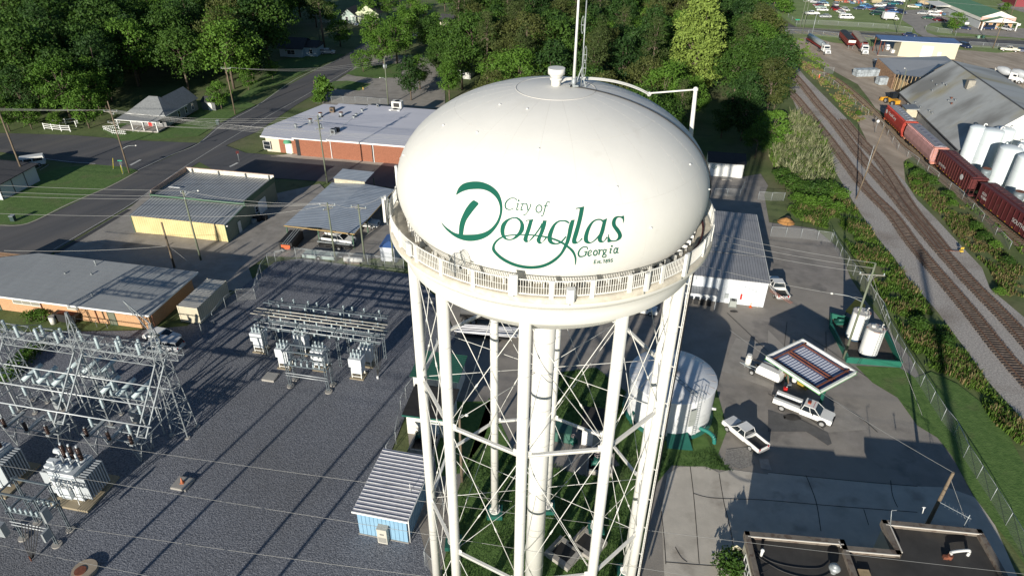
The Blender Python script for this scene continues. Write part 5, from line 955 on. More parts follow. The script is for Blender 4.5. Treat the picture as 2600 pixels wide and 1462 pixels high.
for k in range(15):
    x=-cw/2+1.0+k*(cw-2)/14
    for y0,y1 in ((-cd/2+.8,-.5),(.5,cd/2-.8)): mb.box((x,(y0+y1)/2,4.0),(.2,y1-y0,.08))
part(dk,'deck_rib',mb,mat('pale_deck_rib',(.62,.64,.70),.5)); mb=MB()
for y in (-cd/2+.6,-.25,.25,cd/2-.6): mb.box((0,y,4.12),(cw-.9,.12,.14))
for x in (-cw/2+.7,cw/2-.7): mb.box((x,0,4.26),(.15,cd-.4,.14))
part(o,'cross_beam',mb,'rust'); mb=MB()
for x in (-cw/2+1.6,cw/2-1.0): mb.box((x,-.3,2),(.28,.28,4))
part(o,'column',mb,'teal')
for (px,py,nm,lab,dim,m_) in ((258,945,'waste_bin','white waste bin under the near edge of the fuel canopy',(.5,.5,.8),'white'),(348,990,'spill_chest','yellow spill chest under the near edge of the fuel canopy',(1.3,.6,.5),mat('chest_yellow',(.42,.30,.05),.6))):
    p=t(14,px,py); b=thing(nm,lab,'bin' if 'bin' in nm else 'chest',p,rz); mb=MB()
    if 'bin' in nm: mb.cyl((0,0,0),(0,0,.8),.26,.32,n=14)
    else: mb.box((0,0,dim[2]/2),dim)
    part(b,'body',mb,m_); mb=MB(); 
    if 'bin' in nm: mb.cyl((0,0,.8),(0,0,.86),.34,.2,n=14)
    else: mb.box((0,0,dim[2]+.04),(dim[0]*1.05,dim[1]*1.1,.08))
    part(b,'lid',mb,m_)
for (px,py,lab) in ((45,990,'first of two fuel pumps standing under the canopy, beside the trailer'),(420,1060,'second fuel pump under the canopy beside the service truck')):
    p=t(14,px+40,py-60); b=thing('fuel_pump',lab,'fuel pump',p,rz); mb=MB(); mb.box((0,0,.8),(.7,.5,1.6)); part(b,'cabinet',mb,'offwhite'); mb=MB(); mb.box((0,-.26,1.25),(.5,.03,.4)); part(b,'display',mb,'glass')
# fuel tanks behind the green wall
o=thing('bund_wall','green painted containment wall around the two upright fuel tanks','wall',(43.3,69.8,0)); O=Vector(o.location); mb=MB(); W_=[t(14,790,745),t(14,1325,790),t(14,1180,500),t(14,1140,440),t(14,620,300),t(14,620,400),t(14,745,640)]
for a,b in zip(W_,W_[1:]+W_[:1]):
    d=b-a; mb.box((a+b)/2-O+Vector((0,0,.45)),(d.length+.1,.22,.9),math.atan2(d.y,d.x))
part(o,'wall_panel',mb,mat('bund_green',(.014,.125,.085),.5,n=.08,sc=1)); mb=MB(); mb.add([(p.x-O.x,p.y-O.y,.1) for p in W_],[tuple(range(7))]); part(o,'bund_floor',mb,mat('wet_dirt',(.09,.075,.06),.8,n=.2,sc=1))
mb=MB()
for q in (90,110): 
    for k in (0,.25): mb.bar((q*.012,-.25+k*0,0),(q*.012+.2,-.25,1.2),.04)
part(o,'step_rail',mb,'galv')
def ftank(px,py,r,h,lab):
    p=t(14,px,py,.4); o=thing('fuel_tank',lab,'storage tank',(p.x,p.y,0),0,'upright fuel tanks in the bund'); mb=MB(); mb.lathe([(r,.35),(r,h-.1)],40); part(o,'shell',mb,'white'); mb=MB(); mb.lathe([(r*.98,.1),(r*.98,.35)],40); part(o,'skirt',mb,mat('navy_skirt',(.03,.07,.12),.5)); mb=MB(); mb.lathe([(r+.03,h-.14),(r+.03,h-.02),(r*.9,h-.05),(.02,h+.05)],40); ro=part(o,'top',mb,mat('rust_streaked_white',(.5,.48,.45),.7,n=.2,sc=2,layers=[((.28,.1,.05),1.2,.56,.66,.9)]))
    mb=MB(); mb.cyl((-.3,.2,h),(-.3,.2,h+.25),.25,n=12); mb.cyl((.4,-.3,h),(.4,-.3,h+.15),.18,n=10); mb.cyl((.75,.1,h),(.75,.1,h+.35),.07,n=8); mb.cyl((.75,.1,h+.35),(.9,.1,h+.45),.1,n=8); part(ro,'fitting',mb,'offwhite'); mb=MB()
    for q in (-.2,.2): mb.bar((q+.15,-r-.12,.5),(q+.15,-r-.12,h+.3),.035); mb.tube([(q+.15,-r-.1,h+.3),(q+.15,-r+.2,h+.7),(q+.15,-r+.7,h)],.025)
    for k in range(13): mb.bar((-.05,-r-.12,.7+k*.3),(.35,-r-.12,.7+k*.3),.025)
    part(o,'ladder',mb,'galv')
ftank(1003,640,1.12,4.3,'nearer upright white fuel tank inside the green wall'); ftank(865,470,1.1,4.3,'farther upright white fuel tank behind the utility pole')
p=t(14,760,290); o=thing('yellow_hopper','yellow sloped steel hopper on green legs beside the farther fuel tank','hopper',(p.x,p.y,0),R(-60)); my_=mat('hopper_yellow',(.50,.36,.06),.5,n=.1,sc=2); mb=MB(); mb.add([(0,0,1.2),(1.6,0,1.2),(1.6,1.5,2.6),(0,1.5,2.6),(0,0,1.0),(1.6,0,1.0),(1.6,1.7,1.0),(0,1.7,1.0)],[(0,1,2,3),(4,7,6,5),(0,4,5,1),(1,5,6,2),(2,6,7,3),(3,7,4,0)]); part(o,'hopper_body',mb,my_); mb=MB()
for x in (.1,1.5):
    for y in (.1,1.5): mb.bar((x,y,0),(x,y,1.0),.1)
part(o,'leg',mb,'teal')
p=t(14,720,360); o=thing('pump_skid','green pump skid with pipes between hopper and bund wall','pump',(p.x,p.y,0)); mb=MB(); mb.box((0,0,.3),(1.4,.8,.3)); mb.cyl((-.4,0,.7),(.4,0,.7),.22,n=12); mb.tube([(.4,0,.7),(.7,0,.7),(.7,0,1.3),(.2,.3,1.3)],.06,8); part(o,'pump_body',mb,'teal')
# ================================================================ vehicles
def wheels(o,xs,y,r=.34,w=.22,dual=False):
    ty=MB().cyl((0,-w/2,0),(0,w/2,0),r,n=16).data('wheel',M['tyre']); rm=MB().cyl((0,-w/2-.012,0),(0,w/2+.012,0),r*.6,n=12).data('rim',M['rim'])
    for x in xs:
        for s in (-1,1):
            a=link(o,'wheel',ty,(x,s*y,r)); link(a,'rim',rm)
            if dual: b=link(o,'wheel',ty,(x,s*(y-w-.03),r))
def tint(ob): ob['tint']=1; ob.color=(.7,.7,.7,1); return ob
def cabin(o,base,top,hb,ht,z0,z1,pil=.06):
    """greenhouse: base x-range, top x-range, half widths; returns glass block + painted roof and pillars"""
    mb=MB(); mb.add([(base[0],-hb,z0),(base[1],-hb,z0),(base[1],hb,z0),(base[0],hb,z0),(top[0],-ht,z1),(top[1],-ht,z1),(top[1],ht,z1),(top[0],ht,z1)],[(0,1,5,4),(1,2,6,5),(2,3,7,6),(3,0,4,7),(4,5,6,7)]); g_=part(o,'window_glass',mb,'glass')
    mb=MB(); mb.prism([(top[0]-.06,-ht-.02),(top[1]+.06,-ht-.02),(top[1]+.06,ht+.02),(top[0]-.06,ht+.02)],z1-.02,z1+.05)
    for s in (-1,1):
        for a,b in ((base[0],top[0]),(base[1],top[1]),((base[0]+base[1])/2,(top[0]+top[1])/2)): mb.bar((a,s*hb,z0),(b,s*ht,z1),pil)
    tint(part(o,'roof',mb,'paint')); return g_
def lights(o,xf,xr,y,zf,zr):
    for s in (-1,1):
        part(o,'headlight',MB().box((xf,s*y,zf),(.06,.34,.16)),'lamp'); part(o,'tail_light',MB().box((xr,s*y,zr),(.05,.2,.26)),'redlamp')
    part(o,'grille',MB().box((xf+.01,0,zf-.04),(.05,y*1.2,.22)),'black')
def mk_sedan():
    o=thing('parked_car','x','car'); b=MB().prof([(-2.35,.32),(2.3,.28),(2.38,.55),(2.25,.74),(1.1,.90),(-1.6,.95),(-2.3,.90),(-2.4,.6)],[.84,.84,.80,.78,.84,.84,.78,.84]); tint(part(o,'body',b,'paint')); cabin(o,(-1.75,1.15),(-1.15,.35),.82,.62,.90,1.38); lights(o,2.34,-2.38,.62,.62,.75); wheels(o,(-1.4,1.42),.78,.32); return o
def mk_suv():
    o=thing('parked_car','x','suv'); b=MB().prof([(-2.4,.4),(2.35,.38),(2.42,.75),(2.3,.98),(1.2,1.08),(-2.3,1.12),(-2.42,.8)],[.9,.9,.86,.84,.9,.9,.9]); tint(part(o,'body',b,'paint')); cabin(o,(-2.35,1.25),(-2.15,.55),.88,.72,1.06,1.68); lights(o,2.38,-2.42,.68,.82,1.0); wheels(o,(-1.45,1.48),.82,.37); return o
def mk_van(L_=5.7,h=2.1):
    o=thing('parked_van','x','van'); b=MB().prof([(-L_/2,.4),(L_/2-.1,.36),(L_/2,.8),(L_/2-.12,1.05),(L_/2-.75,1.2),(L_/2-1.45,h-.05),(L_/2-1.7,h),(-L_/2+.1,h),(-L_/2,1.2)],[.98,.95,.9,.9,.98,.85,.85,.87,.99]); tint(part(o,'body',b,'paint'))
    mb=MB(); mb.add([(L_/2-.80,-.86,1.24),(L_/2-.80,.86,1.24),(L_/2-1.38,.78,h-.16),(L_/2-1.38,-.78,h-.16)],[(0,1,2,3)]); mb.v=[(x+.035,y,z+.02) for x,y,z in mb.v]; part(o,'windscreen',mb,'glass')
    for s in (-1,1):
        for a,b_ in ((L_/2-1.95,L_/2-1.1),(L_/2-3.5,L_/2-2.15),(-L_/2+.3,L_/2-3.7)):
            mb=MB(); y1,y2=s*1.0,s*.93; mb.add([(a,y1,1.25),(b_,y1,1.25),(b_-.05,y2,1.78),(a,y2,1.78)],[(0,1,2,3)]); part(o,'side_window',mb,'glass')
    lights(o,L_/2-.02,-L_/2,.72,.8,1.0); wheels(o,(-L_/2+1.2,L_/2-1.0),.88,.37); return o
def mk_pickup(L_=5.7,svc=False):
    o=thing('pickup_truck','x','pickup truck'); f=L_/2; z=.05 if not svc else .18
    b=MB().prof([(f-3.5,.45+z),(f-.05,.42+z),(f,.75+z),(f-.1,1.02+z),(f-1.4,1.10+z),(f-3.5,1.12+z)],[.94,.92,.88,.86,.94,.94]); tint(part(o,'body',b,'paint')); cabin(o,(f-3.45,f-1.35),(f-3.25,f-2.1),.92,.74,1.10+z,1.72+z)
    bd=MB(); x0,x1=-f,f-3.55; zt=1.10+z if not svc else 1.35
    bd.box(((x0+x1)/2,0,.62+z),(x1-x0,1.86,.14))
    sw=.07 if not svc else .42
    for s in (-1,1): bd.box(((x0+x1)/2,s*(.94-sw/2),(.55+z+zt)/2),(x1-x0,sw,zt-.55-z))
    bd.box((x1-.04,0,(.6+z+zt)/2),(.08,1.86,zt-.6-z)); bd.box((x0+.04,0,(.6+z+zt-.15)/2),(.07,1.7,zt-.75-z)); tint(part(o,'bed',bd,'paint')); part(o,'bed_liner',MB().box(((x0+x1)/2,0,.71+z),(x1-x0-.2,1.86-2*sw,.04)),'black')
    lights(o,f-.02,-f-.01,.7,.85+z,.9+z); part(o,'bumper',MB().box((f+.03,0,.55+z),(.14,1.8,.2)).box((-f-.06,0,.55+z),(.14,1.7,.16)),'black' if svc else 'rim'); wheels(o,(-f+1.15,f-.95),.86,.37+(.05 if svc else 0),.25); return o
PR={}
HOLD=[]
for k,fn in (('sedan',mk_sedan),('suv',mk_suv),('van',mk_van),('pickup',mk_pickup)): PR[k]=[fn(),False]
CARCOL={'white':(.72,.72,.70),'silver':(.42,.43,.44),'grey':(.17,.18,.19),'black':(.02,.02,.022),'navy':(.02,.035,.09),'blue':(.05,.13,.33),'sky blue':(.12,.33,.55),'maroon':(.12,.015,.02),'red':(.35,.02,.02),'green':(.02,.08,.05),'dark green':(.015,.05,.035),'tan':(.38,.30,.19),'pale green':(.35,.45,.38),'cream':(.6,.56,.45),'teal':(.03,.15,.17)}
def car(kind,rear,front,col,label,group=None,z=0,name=None,sc=None):
    """rear and front are ground points"""
    d=front-rear; c_=(front+rear)/2; rz=math.atan2(d.y,d.x); P=PR[kind]
    if not P[1]:
        P[1]=True; r=P[0]; r.location=(c_.x,c_.y,z); r.rotation_euler=(0,0,rz); r['label']=label
        if group: r['group']=group
        if sc: r.scale=(sc,)*3
        for ch in r.children_recursive:
            if ch.get('tint'): ch.color=(*CARCOL[col],1)
        return r
    r=dup(P[0],(c_.x,c_.y,z),rz,label,group,CARCOL[col],sc)
    if not group and 'group' in r: del r['group']
    if kind in('sedan','suv'): r['category']='car' if kind=='sedan' else 'suv'
    return r
def carat(kind,px,py,deg,col,label,group=None,sc=None):
    p=at(px,py); d=Vector((math.cos(R(deg)),math.sin(R(deg)),0)); return car(kind,p-d,p+d,col,label,group,sc=sc)
def Tm(x,y): return (2050+x/8.573, y/8.573)       # enlarged crop of the far field
def Ts(x,y): return (2320+x/9.2, y/9.2)
GF='old cars parked in the field by the far road'
far=[('sedan',Tm(315,245),172,'white','white coupe facing left at the front of the left cluster in the far field'),
('sedan',Tm(380,390),175,'silver','silver sedan alone beside the tall street lamp at the field front'),
('van',Tm(840,420),-3,'white','white passenger van standing alone in the middle of the field'),
('pickup',Tm(95,335),178,'white','pale flatbed pickup truck nearest the left poles'),
('sedan',Tm(280,190),170,'pale green','two tone white and green sedan behind the white coupe'),
('sedan',Tm(230,140),165,'maroon','maroon sedan at the left of the left field cluster'),
('sedan',Tm(345,140),160,'cream','cream sedan behind the two tone sedan'),
('sedan',Tm(320,95),170,'sky blue','light blue sedan farthest back in the left field cluster'),
('sedan',Tm(170,75),168,'silver','silver car with raised bonnet left of the maroon sedan'),
('sedan',Tm(120,45),170,'white','white car at the far left edge of the field'),
('sedan',Tm(100,15),170,'blue','blue car at the top left of the far field'),
('suv',Tm(605,130),80,'silver','silver suv facing away behind the red suv'),
('suv',Tm(615,235),-70,'maroon','dark red suv between white van and silver suv'),
('sedan',Tm(690,265),-60,'red','red sedan tucked against the dark red suv'),
('sedan',Tm(810,240),-75,'white','white sedan with grey roof right of the red sedan'),
('sedan',Tm(725,300),-80,'white','small white car just behind the white passenger van'),
('sedan',Tm(1120,215),172,'navy','navy hatchback at the left of the middle row'),
('sedan',Tm(1250,160),168,'sky blue','pale blue coupe behind the navy hatchback'),
('sedan',Tm(1350,195),-10,'blue','blue coupe between navy hatchback and white pickup'),
('pickup',Tm(1580,165),175,'white','long white pickup across the top of the middle row'),
('sedan',Tm(1440,235),172,'maroon','maroon sedan in front of the white pickup'),
('sedan',Tm(1570,240),178,'grey','grey sedan with cream wing in the middle row'),
('suv',Tm(1490,340),176,'dark green','dark green suv with wheel trims beside the box truck'),
('suv',Tm(1530,280),176,'green','green wagon right behind the dark green suv'),
('suv',Tm(1760,205),178,'navy','dark blue suv at the back of the middle row'),
('suv',Tm(1740,260),176,'maroon','purple suv behind the white box truck'),
('sedan',Tm(1850,290),-10,'blue','blue sedan peeking over the white box truck'),
('sedan',Tm(1900,245),-12,'silver','silver windscreened car right of the purple suv'),
('suv',Tm(2040,310),-82,'navy','navy minivan with open boot beside the asphalt drive'),
('sedan',Tm(1700,95),170,'grey','grey car in the back junk row behind the white pickup'),
('sedan',Tm(1850,110),175,'teal','teal car in the back junk row'),
('sedan',Tm(1950,105),170,'navy','navy car in the back junk row right of the teal one'),
('sedan',Tm(1990,50),170,'white','white car at the far back of the junk row'),
('sedan',Tm(1880,30),170,'silver','silver car at the far back centre of the junk row'),
('sedan',Tm(1560,25),175,'teal','teal old car high in the field above the pickup'),
('sedan',Tm(1330,10),175,'navy','navy car at the very top of the field'),
('sedan',Tm(850,30),175,'red','red car at the top of the field left of the junk pile'),
('sedan',Tm(2290,175),-15,'cream','cream sedan at the edge of the asphalt drive'),
('sedan',Tm(2410,145),170,'sky blue','bright sky blue sedan beside the cream one'),
('sedan',Ts(380,195),172,'white','white coupe near the side canopy of the green roofed store'),
('pickup',Ts(480,320),172,'white','white pickup behind the white notchback by the scrap heap'),
('sedan',Ts(480,375),-8,'white','white notchback sedan in front of the white pickup'),
('sedan',Ts(200,345),170,'silver','small silver car with raised hood on the asphalt drive'),
('sedan',Ts(330,450),170,'green','dark green car with white hood by the lot entrance'),
('sedan',Ts(600,500),-6,'maroon','maroon sedan in the shade of the young street tree'),
('sedan',Ts(1180,690),-40,'navy','navy sedan parked left of the store porch'),
('suv',Ts(1700,700),178,'navy','long dark blue estate parked in front of the store porch'),
('pickup',Ts(2110,715),-60,'silver','silver pickup parked at the right column of the store porch'),
('suv',Ts(1180,1120),-80,'navy','navy suv parked at the right end of the beige building'),
('pickup',Ts(2230,1205),155,'cream','cream old pickup on the dirt by the far road fence'),
('sedan',Ts(2470,1215),150,'navy','navy car beside the cream old pickup'),
('sedan',(2050+2220/8.573,800/8.573),-5,'navy','dark car on the far road behind the blue roof'),]
for k,(px,py),dg,cl,lb in far: carat(k,px,py,dg,cl,lb,GF if 'field' in lb or 'row' in lb or 'cluster' in lb else None)
# left and works yard
car('van',t(5,425,205),t(5,185,240),'white','white long passenger van in blue shade at the left corner building').children
car('pickup',t(6,700,975),t(6,960,1010),'white','white pickup parked under the front of the carport')
car('pickup',t(6,960,820),t(6,1190,835),'white','white pickup poking out of the right side of the carport')
car('pickup',t(17,2480,190),t(13,2190,1390),'white','small white pickup with open bed parked on gravel beside the reservoir',sc=.94)
car('suv',t(2,670,545),t(2,775,545),'silver','silver suv parked in front of the shaded bungalow')
car('sedan',t(13,1230,225),t(13,1345,240),'white','white car glimpsed beneath the tank between the right tower legs')
car('sedan',t(2,1600,370),t(2,1690,375),'white','white car glimpsed through the leaves of the street trees')
o=thing('utility_truck','white pickup with steel ladder in its bed parked right of the white workshop','utility truck')
bpy.data.objects.remove(o)
q=car('pickup',t(14,150,150),t(8,20,1370),'white','white pickup with rusty ladder in bed parked right of the white workshop'); q['category']='utility truck'
p=t(14,130,90,1.2); o=thing('ladder','rusty ladder hanging out of the pickup bed by the white workshop','ladder',p,R(-50)); mb=MB(); mb.bar((-1.8,-.2,.3),(1.8,-.2,-.1),.06); mb.bar((-1.8,.2,.3),(1.8,.2,-.1),.06)
for k in range(11): x=-1.7+k*.33; mb.bar((x,-.2,.29-(x+1.8)*.11),(x,.2,.29-(x+1.8)*.11),.04)
part(o,'rail_and_rungs',mb,mat('red_oxide',(.28,.12,.09),.7))
# service truck
def service():
    rear,front=at(1968,1024),at(2106,1078); d=front-rear; c_=(front+rear)/2; o=mk_pickup(6.6,True); o.location=(c_.x,c_.y,0); o.rotation_euler=(0,0,math.atan2(d.y,d.x)); o['label']='white crew service truck with toolbox bed and amber beacon beside the fuel canopy'; o['category']='service truck'; o.name='service_truck'
    for ch in o.children_recursive:
        if ch.get('tint'): ch.color=(.74,.74,.72,1)
    part(o,'beacon',MB().box((.45,0,2.02),(.35,.45,.16)),mat('amber_lens',(.30,.06,.03),.3)); mb=MB()
    for s in (-1,1):
        for k in range(3): mb.box((-2.75+k*1.05,s*.945,1.05),(.98,.03,.5))
    part(o,'toolbox_door',mb,mat('toolbox_paint',(.64,.64,.61),.4)); mb=MB()
    for s in (-1,1): mb.cyl((2.35,s*.62,.45),(2.35,s*.95,.45),.5,n=18)
    part(o,'wheel_arch',mb,'black'); mb=MB()
    for s in (-1,1): mb.box((1.2,s*1.1,1.4),(.1,.25,.25))
    part(o,'mirror',mb,'black'); mb=MB()
    for k in range(5): mb.box((1.0,-.5+k*.25,1.97),(.07,.06,.04))
    part(o,'marker_lamp',mb,'redlamp'); return o
service()
p=t(14,175,1010,1.25); o=thing('fuel_can','red fuel can standing in the bed of the service truck','can',p); part(o,'body',MB().prism([(-.2,-.15),(.2,-.15),(.2,.15),(-.2,.15)],-.3,.25),mat('can_red',(.5,.02,.02),.4)); part(o,'spout',MB().cyl((.1,0,.25),(.15,0,.4),.04,n=8),'offwhite')
# compressor trailer (vacuum excavator) left of the canopy
a,b=t(14,20,1000),t(13,2290,860); d=(b-a).normalized(); c_=(t(13,2573,900)+t(14,10,905))/2
o=thing('compressor_trailer','white engine trailer with long drawbar under the left end of the fuel canopy','trailer',(c_.x,c_.y,0),math.atan2(d.y,d.x)); mb=MB().prof([(-1.5,.55),(1.5,.55),(1.5,1.2),(1.25,1.75),(-1.25,1.75),(-1.5,1.2)],.75); part(o,'engine_cover',mb,'white'); mb=MB(); mb.box((0,-.77,1.2),(.9,.02,.12)); mb.box((0,-.77,1.45),(1.2,.02,.1)); part(o,'maker_plate',mb,'black')
mb=MB(); mb.box((0,0,.5),(3.2,1.2,.14)); mb.bar((1.5,-.4,.5),(3.9,0,.5),.12); mb.bar((1.5,.4,.5),(3.9,0,.5),.12); mb.cyl((3.2,0,0),(3.2,0,.9),.06,n=8); part(o,'chassis',mb,'galv'); wheels(o,(1.9,),.8,.36); mb=MB(); mb.cyl((3.0,-.3,.4),(3.0,-.3,1.6),.38,n=16); mb.cyl((3.0,-.3,1.6),(3.0,-.3,1.95),.30,n=14); part(o,'hose_reel_tank',mb,'offwhite'); mb=MB(); mb.tube(smooth_pts([(-.9,0,1.8),(0,.2,2.1),(1.4,0,1.9),(2.4,-.2,1.6)],4),.09,8); part(o,'hose',mb,'cable')
p=t(14,75,860); o=thing('backhoe','brown mud caked digger with balloon tyre under the fuel canopy','digger',(p.x,p.y,0),R(100)); part(o,'chassis',MB().box((0,0,.8),(2.6,1.2,.8)),mat('mud_brown',(.16,.11,.07),.8)); wheels(o,(-.7,.9),.8,.5,.35); mb=MB(); mb.bar((-1.2,0,1.2),(-2.2,0,2.0),.2); mb.bar((-2.2,0,2.0),(-2.8,0,.8),.16); part(o,'boom',mb,mat('mud_brown')); part(o,'bucket',MB().box((-2.8,0,.6),(.5,.7,.5)),'steel')
# box truck in the field
def boxtruck(px,py,deg,lab):
    p=at(px,py); o=thing('box_truck',lab,'box truck',p,R(deg)); part(o,'cargo_box',MB().box((-1.0,0,1.9),(4.2,2.2,2.3)),mat('truck_white',(.70,.70,.71),.5,n=.1,sc=2)); part(o,'cab_body',MB().prof([(1.1,.5),(3.1,.5),(3.15,1.0),(2.4,1.2),(2.0,2.0),(1.1,2.0)],.95),'white'); mb=MB(); mb.box((1.7,0,1.55),(.7,1.93,.5)); part(o,'cab_window',mb,'glass'); wheels(o,(-1.8,2.3),.9,.4,.28)
    mb=MB()
    for k in range(7): mb.box((-3.0+k*.65,-1.12,1.9),(.04,.03,2.2))
    for z in (1.2,1.9,2.6): mb.box((-1,-1.12,z),(4.1,.03,.05))
    part(o,'side_rack',mb,'steel'); part(o,'chassis',MB().box((-.2,0,.6),(6,.9,.25)),'black'); return o
boxtruck(*Tm(1790,445),-4,'white box truck with racked side at the front of the middle row')
# lorries in the dirt yard
def tractor(o,x=0,col='white',name='cab'):
    part(o,'cab_body',MB().prof([(x-1.0,.9),(x+1.1,.9),(x+1.1,1.6),(x+.85,2.7),(x-1.0,2.8)],[1.1,1.1,1.1,.95,1.0]),col); part(o,'bonnet',MB().prof([(x+1.1,.6),(x+2.7,.6),(x+2.8,1.0),(x+2.6,1.5),(x+1.1,1.75)],[1.0,.9,.85,.75,.95]),col)
    part(o,'windscreen',MB().box((x+1.02,0,2.15),(.16,1.7,.65),0,R(-12)),'glass'); 
    for s in (-1,1): part(o,'side_window',MB().box((x+.3,s*1.04,2.1),(.9,.06,.55)),'glass')
    part(o,'grille',MB().box((x+2.78,0,1.05),(.06,1.0,.6)),'steel'); part(o,'bumper',MB().box((x+2.85,0,.55),(.15,2.1,.3)),'rim'); part(o,'exhaust_stack',MB().cyl((x-1.1,-.85,1),(x-1.1,-.85,3.3),.08,n=8).cyl((x-1.1,.85,1),(x-1.1,.85,3.3),.08,n=8),'rim'); part(o,'chassis',MB().box((x-1.2,0,.75),(6.2,.85,.28)),'black')
    for s in (-1,1): part(o,'headlight',MB().box((x+2.72,s*.8,.95),(.08,.22,.2)),'lamp')
def lorry(front,tail,lab,kind):
    d=(front-tail); L_=d.length; rz=math.atan2(d.y,d.x); p=tail+d*.5; o=thing(kind,lab,'lorry',(p.x,p.y,0),rz); f=L_/2-2.9
    return o,f,L_
red=mat('farm_red',(.20,.03,.025),.6,n=.2,sc=2); tarp=mat('black_tarp',(.03,.032,.035),.6,n=.3,sc=1)
o,f,L_=lorry(t(4,600,560),t(4,400,430),'white truck with long grey tank trailer on a red frame in the dirt yard','tanker_truck'); tractor(o,f); wheels(o,(f+2.0,f-2.3,f-3.4),.95,.5,.28); wheels(o,(-L_/2+1,-L_/2+2.2),.95,.5,.28)
mb=MB(); mb.cyl((f-2.6,0,2.35),(-L_/2+.2,0,2.35),.85,n=24); mb.cyl((f-2.6,0,2.35),(f-2.3,0,2.35),.85,.45,n=24); part(o,'tank',mb,mat('aluminium_tank',(.36,.42,.45),.35,metal=.5,n=.06,sc=1)); part(o,'trailer_frame',MB().box(((f-2.2-L_/2)/2,0,1.25),(L_-4.0,1.5,.3)),red)
def grain(o,x0,x1,m,cover=True):
    part(o,'hopper_body',MB().prof([(x0,2.0),(x0+.9,1.1),(x1-.9,1.1),(x1,2.0),(x1,2.9),(x0,2.9)],1.2),m); 
    if cover: part(o,'tarp_cover',MB().lathe([(1.25,0),(1.25,x1-x0)],12,a0=0,a1=math.pi),tarp); q=[c for c in o.children if c.name.startswith('tarp_cover')][-1]; q.rotation_euler=(math.pi/2,0,math.pi/2); q.scale=(1,.5,1); q.location=(x0,0,2.85)
    mb=MB()
    for k in range(9):
        for s in (-1,1): mb.box((x0+.4+k*(x1-x0-.8)/8,s*1.22,2.3),(.08,.06,1.3))
    part(o,'side_rib',mb,m)
o,f,L_=lorry(t(4,975,560),t(4,860,410),'white truck with red grain trailer under a rolled beige cover','grain_truck'); tractor(o,f); wheels(o,(f+2.0,f-2.3,f-3.4),.95,.5,.28); grain(o,-L_/2,f-1.6,red); [c for c in o.children if c.name.startswith('tarp_cover')][0].data=[c for c in o.children if c.name.startswith('tarp_cover')][0].data.copy(); [c for c in o.children if c.name.startswith('tarp_cover')][0].data.materials[0]=mat('beige_tarp',(.34,.30,.24),.8,n=.2,sc=1); wheels(o,(-L_/2+1,-L_/2+2.2),.95,.5,.28)
a,b=t(4,830,500),t(4,740,400); d=a-b; o=thing('grain_trailer','red grain trailer with black tarp standing unhitched beside the grain truck','trailer',((a+b)/2).xyz,math.atan2(d.y,d.x)); Lh=d.length/2; grain(o,-Lh,Lh-.6,red); wheels(o,(-Lh+1,-Lh+2.2),.95,.5,.28); mb=MB(); mb.box((Lh-.9,.7,.6),(.12,.12,1.2)); mb.box((Lh-.9,-.7,.6),(.12,.12,1.2)); part(o,'landing_leg',mb,'steel'); part(o,'front_board',MB().box((Lh-.55,0,2.5),(.1,2.3,.8)),'offwhite')
o,f,L_=lorry(t(4,1490,560),t(4,1380,560),'white lorry cab half hidden behind the plain roof by the beige wall','parked_lorry'); tractor(o,0); wheels(o,(2.0,-2.2),.95,.5,.28)
def mixer(px,py,deg,lab):
    p=at(px,py); o=thing('concrete_mixer',lab,'concrete mixer',p,R(deg)); tractor(o,2.0); wheels(o,(4.0,-.6,-1.8,-3.0),.95,.5,.28); mb=MB(); prof_=[(.5,0),(.95,.9),(1.15,1.8),(1.05,2.8),(.55,4.2),(.45,4.3)]; mb.lathe(prof_,24); q=part(o,'drum',mb,mat('mixer_drum_grey',(.38,.40,.42),.5,n=.1,sc=1)); q.rotation_euler=(0,R(-78),0); q.location=(1.0,0,2.2); part(o,'chassis_rail',MB().box((-1.2,0,1.0),(6,.9,.3)),'black'); mb=MB(); mb.add([(-3.6,-.5,3.0),(-3.0,-.5,2.6),(-3.0,.5,2.6),(-3.6,.5,3.0),(-3.6,0,2.0)],[(0,1,2,3),(0,3,4),(0,4,1),(1,4,2),(2,4,3)]); part(o,'chute_hopper',mb,'offwhite')
mixer(2552,205,-52,'concrete mixer lorry with grey drum on the dirt lot, left of the pair'); mixer(2590,212,-52,'concrete mixer lorry at the right edge, half out of frame')
p=t(4,1245,1050); o=thing('wheel_loader','yellow wheel loader in shade at the warehouse corner','loader',(p.x,p.y,0),R(100)); yl=mat('loader_yellow',(.60,.30,.03),.5); part(o,'chassis',MB().box((-.6,0,1.1),(3.2,1.6,1.0)),yl); part(o,'cab',MB().box((.4,0,2.2),(1.4,1.4,1.4)),'glass'); part(o,'cab_roof',MB().box((.4,0,2.95),(1.6,1.6,.12)),'black'); wheels(o,(-1.5,1.3),1.0,.7,.5); mb=MB(); mb.bar((1.2,.5,1.4),(3.0,.5,.6),.2); mb.bar((1.2,-.5,1.4),(3.0,-.5,.6),.2); part(o,'lift_arm',mb,yl); part(o,'bucket',MB().prof([(2.8,.2),(3.8,.1),(3.3,1.1),(2.9,1.1)],1.3),yl)
